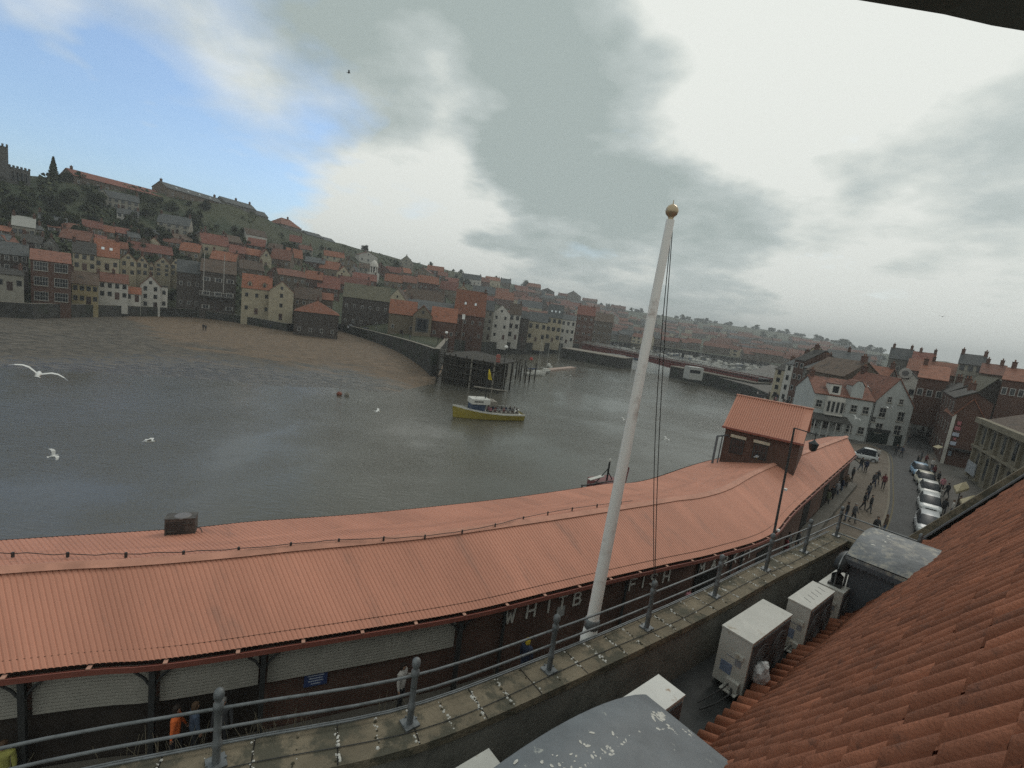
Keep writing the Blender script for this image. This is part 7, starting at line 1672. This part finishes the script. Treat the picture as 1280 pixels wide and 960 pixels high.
# on the sand, quay and jetty
for px, py, lab, tp in ((254, 413, 'person standing on the sand, left of a pair of tiny figures', 0), (257, 414, 'person standing on the sand, right of a pair of tiny figures', 2), (338, 412, 'lone person standing on the sand below the cream gable house', 1)):
    p = W(px, py, -1.7); person(p.x, p.y, -1.72, 1, lab, tp, 0, 0, 'stand', 1.1)
for px, py, lab, tp in ((349, 399, 'person by the cream gable house, first of three on the slipway', 5), (353, 399, 'person by the cream gable house, middle of three on the slipway', 0), (358, 400, 'person by the cream gable house, last of three on the slipway', 5), (547, 430, 'person in black standing on the pier by the white globe lamp', 0), (503, 423, 'person on the pier in front of the arched doorway', 2), (512, 426, 'second person on the pier in front of the arched doorway', 7), (470, 414, 'person strolling at the inner end of the pier road', 4)):
    zq = {547: 2.6, 503: 1.6, 512: 1.7, 470: 1.2}.get(px, .5); p = W(px, py, zq); person(p.x, p.y, zq, 2, lab, tp, 0, 0, 'stand', 1.1)
# passengers on the boat sit on the bench
Mt = MW[tb.name]; CR = 0
for k in range(14):
    lx_ = -LBt*.40+LBt*.38*(k//2)/6; ly = -.5 if k % 2 else .5
    p = Mt @ Vector((lx_, ly, 1.25-.78)); person(p.x, p.y, p.z, rz+(0 if k % 2 else PI), 'seated passenger on the open deck of the yellow pleasure boat', pz.choice((0, 1, 2, 5, 4, 9)), 0, pz.randint(0, 2), 'sit', .95, group='passengers on the yellow boat')
p = Mt @ Vector((LBt*.01, -1.35, .9)); person(p.x, p.y, p.z, rz-PI/2, 'crew member in black standing beside the wheelhouse of the yellow boat', 0, 0, 0, 'stand')
# ------------------------------------------------------------ cars
MTYRE = mat('tyre', (.02, .02, .02), .85); MRIM = mat('wheel_rim', (.30, .30, .31), .35, metal=.6); MHL = mat('headlight', (.6, .62, .62), .15, spec=.8); MPLT = mat('number_plate', (.5, .5, .47), .6); MTL = mat('tail_light', (.25, .02, .02), .4)
def car(x, y, rz, label, paint, L_=4.1, W_=1.8, H_=1.55, group='cars parked along the right kerb'):
    r = root('parked_car', (x, y, .008), rz, label=label, cat='car', group=group)   # front towards +x
    # body: stations along x, cross-section half-widths and heights
    st_ = [(-.50, .56, .42, .62), (-.485, .82, .30, .80), (-.42, .96, .24, .90), (-.25, 1.0, .2, .93), (0, 1.0, .2, .93), (.2, 1.0, .2, .92), (.33, .98, .22, .86), (.44, .93, .24, .76), (.485, .80, .28, .66), (.50, .6, .36, .56)]
    g = []
    for fx, fw_, z0_, z1_ in st_:
        x_ = fx*L_; w_ = fw_*W_/2; g.append([(x_, -w_*.9, z0_), (x_, -w_, z0_+.12), (x_, -w_, (z0_+z1_)/2+.05), (x_, -w_*.93, z1_-.05), (x_, -w_*.6, z1_+.02), (x_, w_*.6, z1_+.02), (x_, w_*.93, z1_-.05), (x_, w_, (z0_+z1_)/2+.05), (x_, w_, z0_+.12), (x_, w_*.9, z0_)])
    m = MB(); m.quads(g, 0, True, True); m.face(g[0]); m.face(g[-1][::-1]); m.build('body', paint, r, True)
    c = [(-.44, .80, .93), (-.36, .74, H_-.06), (-.22, .72, H_), (-.02, .72, H_), (.06, .72, H_-.05), (.30, .80, .92)]
    gr = []
    for fx, fw_, zt_ in c:
        x_ = fx*L_; w_ = W_/2*fw_; gr.append([(x_, -W_*.46, .88), (x_, -w_-.0, max(.9, zt_-.08)), (x_, -w_*.9, zt_), (x_, w_*.9, zt_), (x_, w_, max(.9, zt_-.08)), (x_, W_*.46, .88)])
    m = MB(); m.quads(gr, 0, False, True)
    for k in range(len(m.f)):
        i, j = k//5, k % 5
        m.m[k] = 1 if (j in (0, 4) and 0 < i < 5) or (i in (0, 4) and j in (1, 2, 3)) else 0
    cab = m.build('cabin', [paint, mat('car_glass', (.012, .016, .022), .35, .1, 1, spec=.12)], r, True)
    for x_ in (-.31*L_, .31*L_):
        for s_ in (-1, 1):
            m = MB(); n_ = 16; rr_ = .31
            ring = lambda y_, q_: [(x_+q_*math.cos(2*PI*k/n_), y_, .31+q_*math.sin(2*PI*k/n_)) for k in range(n_)]
            yo, yi = s_*(W_/2+.01), s_*(W_/2-.19); m.quads([ring(yi, rr_), ring(yo-s_*.02, rr_), ring(yo, rr_-.03), ring(yo, rr_-.11)], 0, True); m.quads([ring(yo, rr_-.11), ring(yo-s_*.03, .02)], 1, True); m.build('wheel', [MTYRE, MRIM], r, True)
    for s_ in (-1, 1):
        m = MB(); m.box((.47*L_, s_*W_*.34, .64), (.12, .30, .13), s_*-.35); m.build('headlight', MHL, r, True)
        m = MB(); m.box((-.485*L_, s_*W_*.36, .72), (.08, .22, .18), s_*.3); m.build('tail_light', MTL, r, True)
        m = MB(); m.box((.13*L_, s_*(W_/2+.06), .98), (.1, .18, .12)); m.build('wing_mirror', paint, r, True)
    m = MB(); m.b2(.497*L_, .503*L_+.01, -.45, .45, .34, .48); m.b2(.49*L_, .50*L_+.006, -.42, .42, .56, .64); m.build('grille', MBLACK, r, True)
    m = MB(); m.b2(.503*L_, .503*L_+.025, -.26, .26, .40, .50); m.build('number_plate', MPLT, r, True)
    return r
def paint(n, c): return mat('paint_'+n, c, .35, .08, 1, spec=.4)
cars = [(1158, 664, 'nearest parked car, silver-white hatchback with its bonnet towards the camera', paint('silver', (.36, .37, .38)), 4.9), (1160, 637, 'silver-white hatchback second from the camera in the kerbside row', paint('white', (.44, .45, .45)), 4.6), (1160, 619, 'small white car in the middle of the kerbside row', paint('white2', (.46, .46, .44)), 3.8),
        (1155, 606, 'cream car fourth in the kerbside row', paint('cream', (.42, .39, .31)), 3.9), (1149, 594, 'light blue car at the far end of the kerbside row', paint('blue', (.20, .30, .40)), 4.0)]
cpts = [W(x, y, 0) for x, y, *_ in cars]
for i, (px, py, lab, pt, L_) in enumerate(cars):
    a, b = cpts[max(0, i-1)], cpts[min(len(cars)-1, i+1)]; d = a-b; car(cpts[i].x, cpts[i].y, math.atan2(d.y, d.x)+.05, lab, pt, L_)
p = W(1079, 575, 0); car(p.x, p.y, 2.6, 'small white van parked at the far end of the market', paint('white', (.6, .6, .6)), 3.3, 1.6, 1.8, None)
for px, py, lab, c, rzz in ((437, 410, 'silver car parked on the pier road beside the mossy-roofed building', (.35, .36, .38), .2), (456, 413, 'dark car parked right of the silver one on the pier road', (.04, .045, .05), .2), (541, 424, 'white van parked in front of the brick pier shed', (.5, .5, .5), .1)):
    p = W(px, py, .4); car(p.x, p.y+2, rzz+1.2, lab, paint('p%d' % px, c), 4.4, 1.8, 1.5, 'cars on the far pier')
# ------------------------------------------------------------ gulls
MGU = mat('gull_white', (.60, .60, .58), .8, .1, 8); MGG = mat('gull_grey', (.30, .31, .33), .8, .1, 8); MBK = mat('gull_beak', (.5, .3, .05), .6)
def gull(px, py, span_px, label, rz, roll=0, flap=.3, dark=False, r=None, perched=False):
    d = r or max(6, 1.25*600/span_px*1.05)
    if not r and py > 420: d = min(d, .72*Vector(W(px, py, -4)[:2]).length)
    sc_ = 1 if r else min(1, span_px*d/(1.25*600*1.05)*1.15); p = WR(px, py, d)
    o = None; m = MB(); m.tube([(-.30, 0, 0), (-.2, 0, .01), (0, 0, 0), (.14, 0, .01), (.22, 0, .03), (.29, 0, .03)], [.015, .055, .085, .07, .05, .035], 9); m.face([(-.28, -.03, 0), (-.28, .03, 0), (-.43, .09, 0), (-.43, -.09, 0)])
    col = MDARKM if dark else MGU
    M = Matrix.Translation(p) @ Matrix.Rotation(rz, 4, 'Z') @ Matrix.Rotation(roll, 4, 'X') @ Matrix.Scale(sc_, 4)
    o = m.build('seagull', col, None, True); o.matrix_world = M; MW[o.name] = M; tag(o, label=label, cat='gull')
    m = MB(); m.tube([(.28, 0, .03), (.35, 0, .015)], [.018, .006], 6); m.build('beak', MBK, o, True)
    if perched:
        m = MB(); m.tube([(0, .03, -.06), (0, .03, -.2)], .008, 4); m.tube([(0, -.03, -.06), (0, -.03, -.2)], .008, 4); m.build('legs', MBK, o, True); m = MB(); m.tube([(.08, .0, .06), (-.1, 0, .07), (-.34, 0, .03)], [.06, .085, .02], 8); m.build('folded_wings', MGG, o, True); return o
    for s_ in (-1, 1):
        m = MB(); g = []
        for k, (yy, xf, xb, zz) in enumerate(((.05, .12, -.12, .03), (.28, .17, -.10, .03+flap*.42), (.45, .12, -.12, .03+flap*.5), (.62, .0, -.16, .03+flap*.35), (.74, -.16, -.20, .03+flap*.15))): g.append([(xf, s_*yy, zz), ((xf+xb)/2, s_*yy, zz+.015), (xb, s_*yy, zz)])
        m.quads(g); m.quads([[(x, y, z-.008) for x, y, z in r_] for r_ in g]); 
        for q_ in range(len(m.f)): m.m[q_] = 1 if (q_ % 8) >= 6 else 0
        m.build('wing', [col, MGG], o, True)
    return o
for a_ in ((48, 468, 36, 'large blurred white gull gliding at the left over the river edge', 2.3, .35, .28), (67, 570, 13, 'small white gull low over the water at far left', 1.2, .6, .6), (187, 552, 20, 'white gull with spread wings over the river, left of centre', .4, -.2, .35), (472, 514, 12, 'white gull near the boat over mid river', .2, .1, .3),
           (780, 525, 9, 'tiny white gull just left of the flagpole over water', 1, .3, .4), (833, 549, 9, 'tiny white gull just right of the flagpole over water', .5, .3, .4), (436, 91, 8, 'tiny dark bird high in the grey cloud', .3, 0, .5, True), (1085, 483, 9, 'white gull crossing in front of the inn roof', 1.1, .9, .2), (1111, 510, 9, 'white gull crossing in front of the white-blue gable', .2, -.2, .3), (1070, 523, 9, 'white gull against the pale inn wall', .6, .5, .4), (1178, 396, 5, 'speck-like distant bird low in the right sky', .6, 0, .4, True)):
    gull(*a_)
p = W(946, 571, 5.1); gull(946, 571, 9, 'white gull perched on the market ridge in front of the tower', .6, r=math.hypot(p.x, p.y), perched=True)
p = W(1160, 490, 9)
for px, py, lab in ((1130, 448, 'gull'),): pass
for o in bpy.data.objects:
    l = o.get('label')
    if l and not (4 <= len(l.split()) <= 16): print('LABEL', len(l.split()), o.name, l)
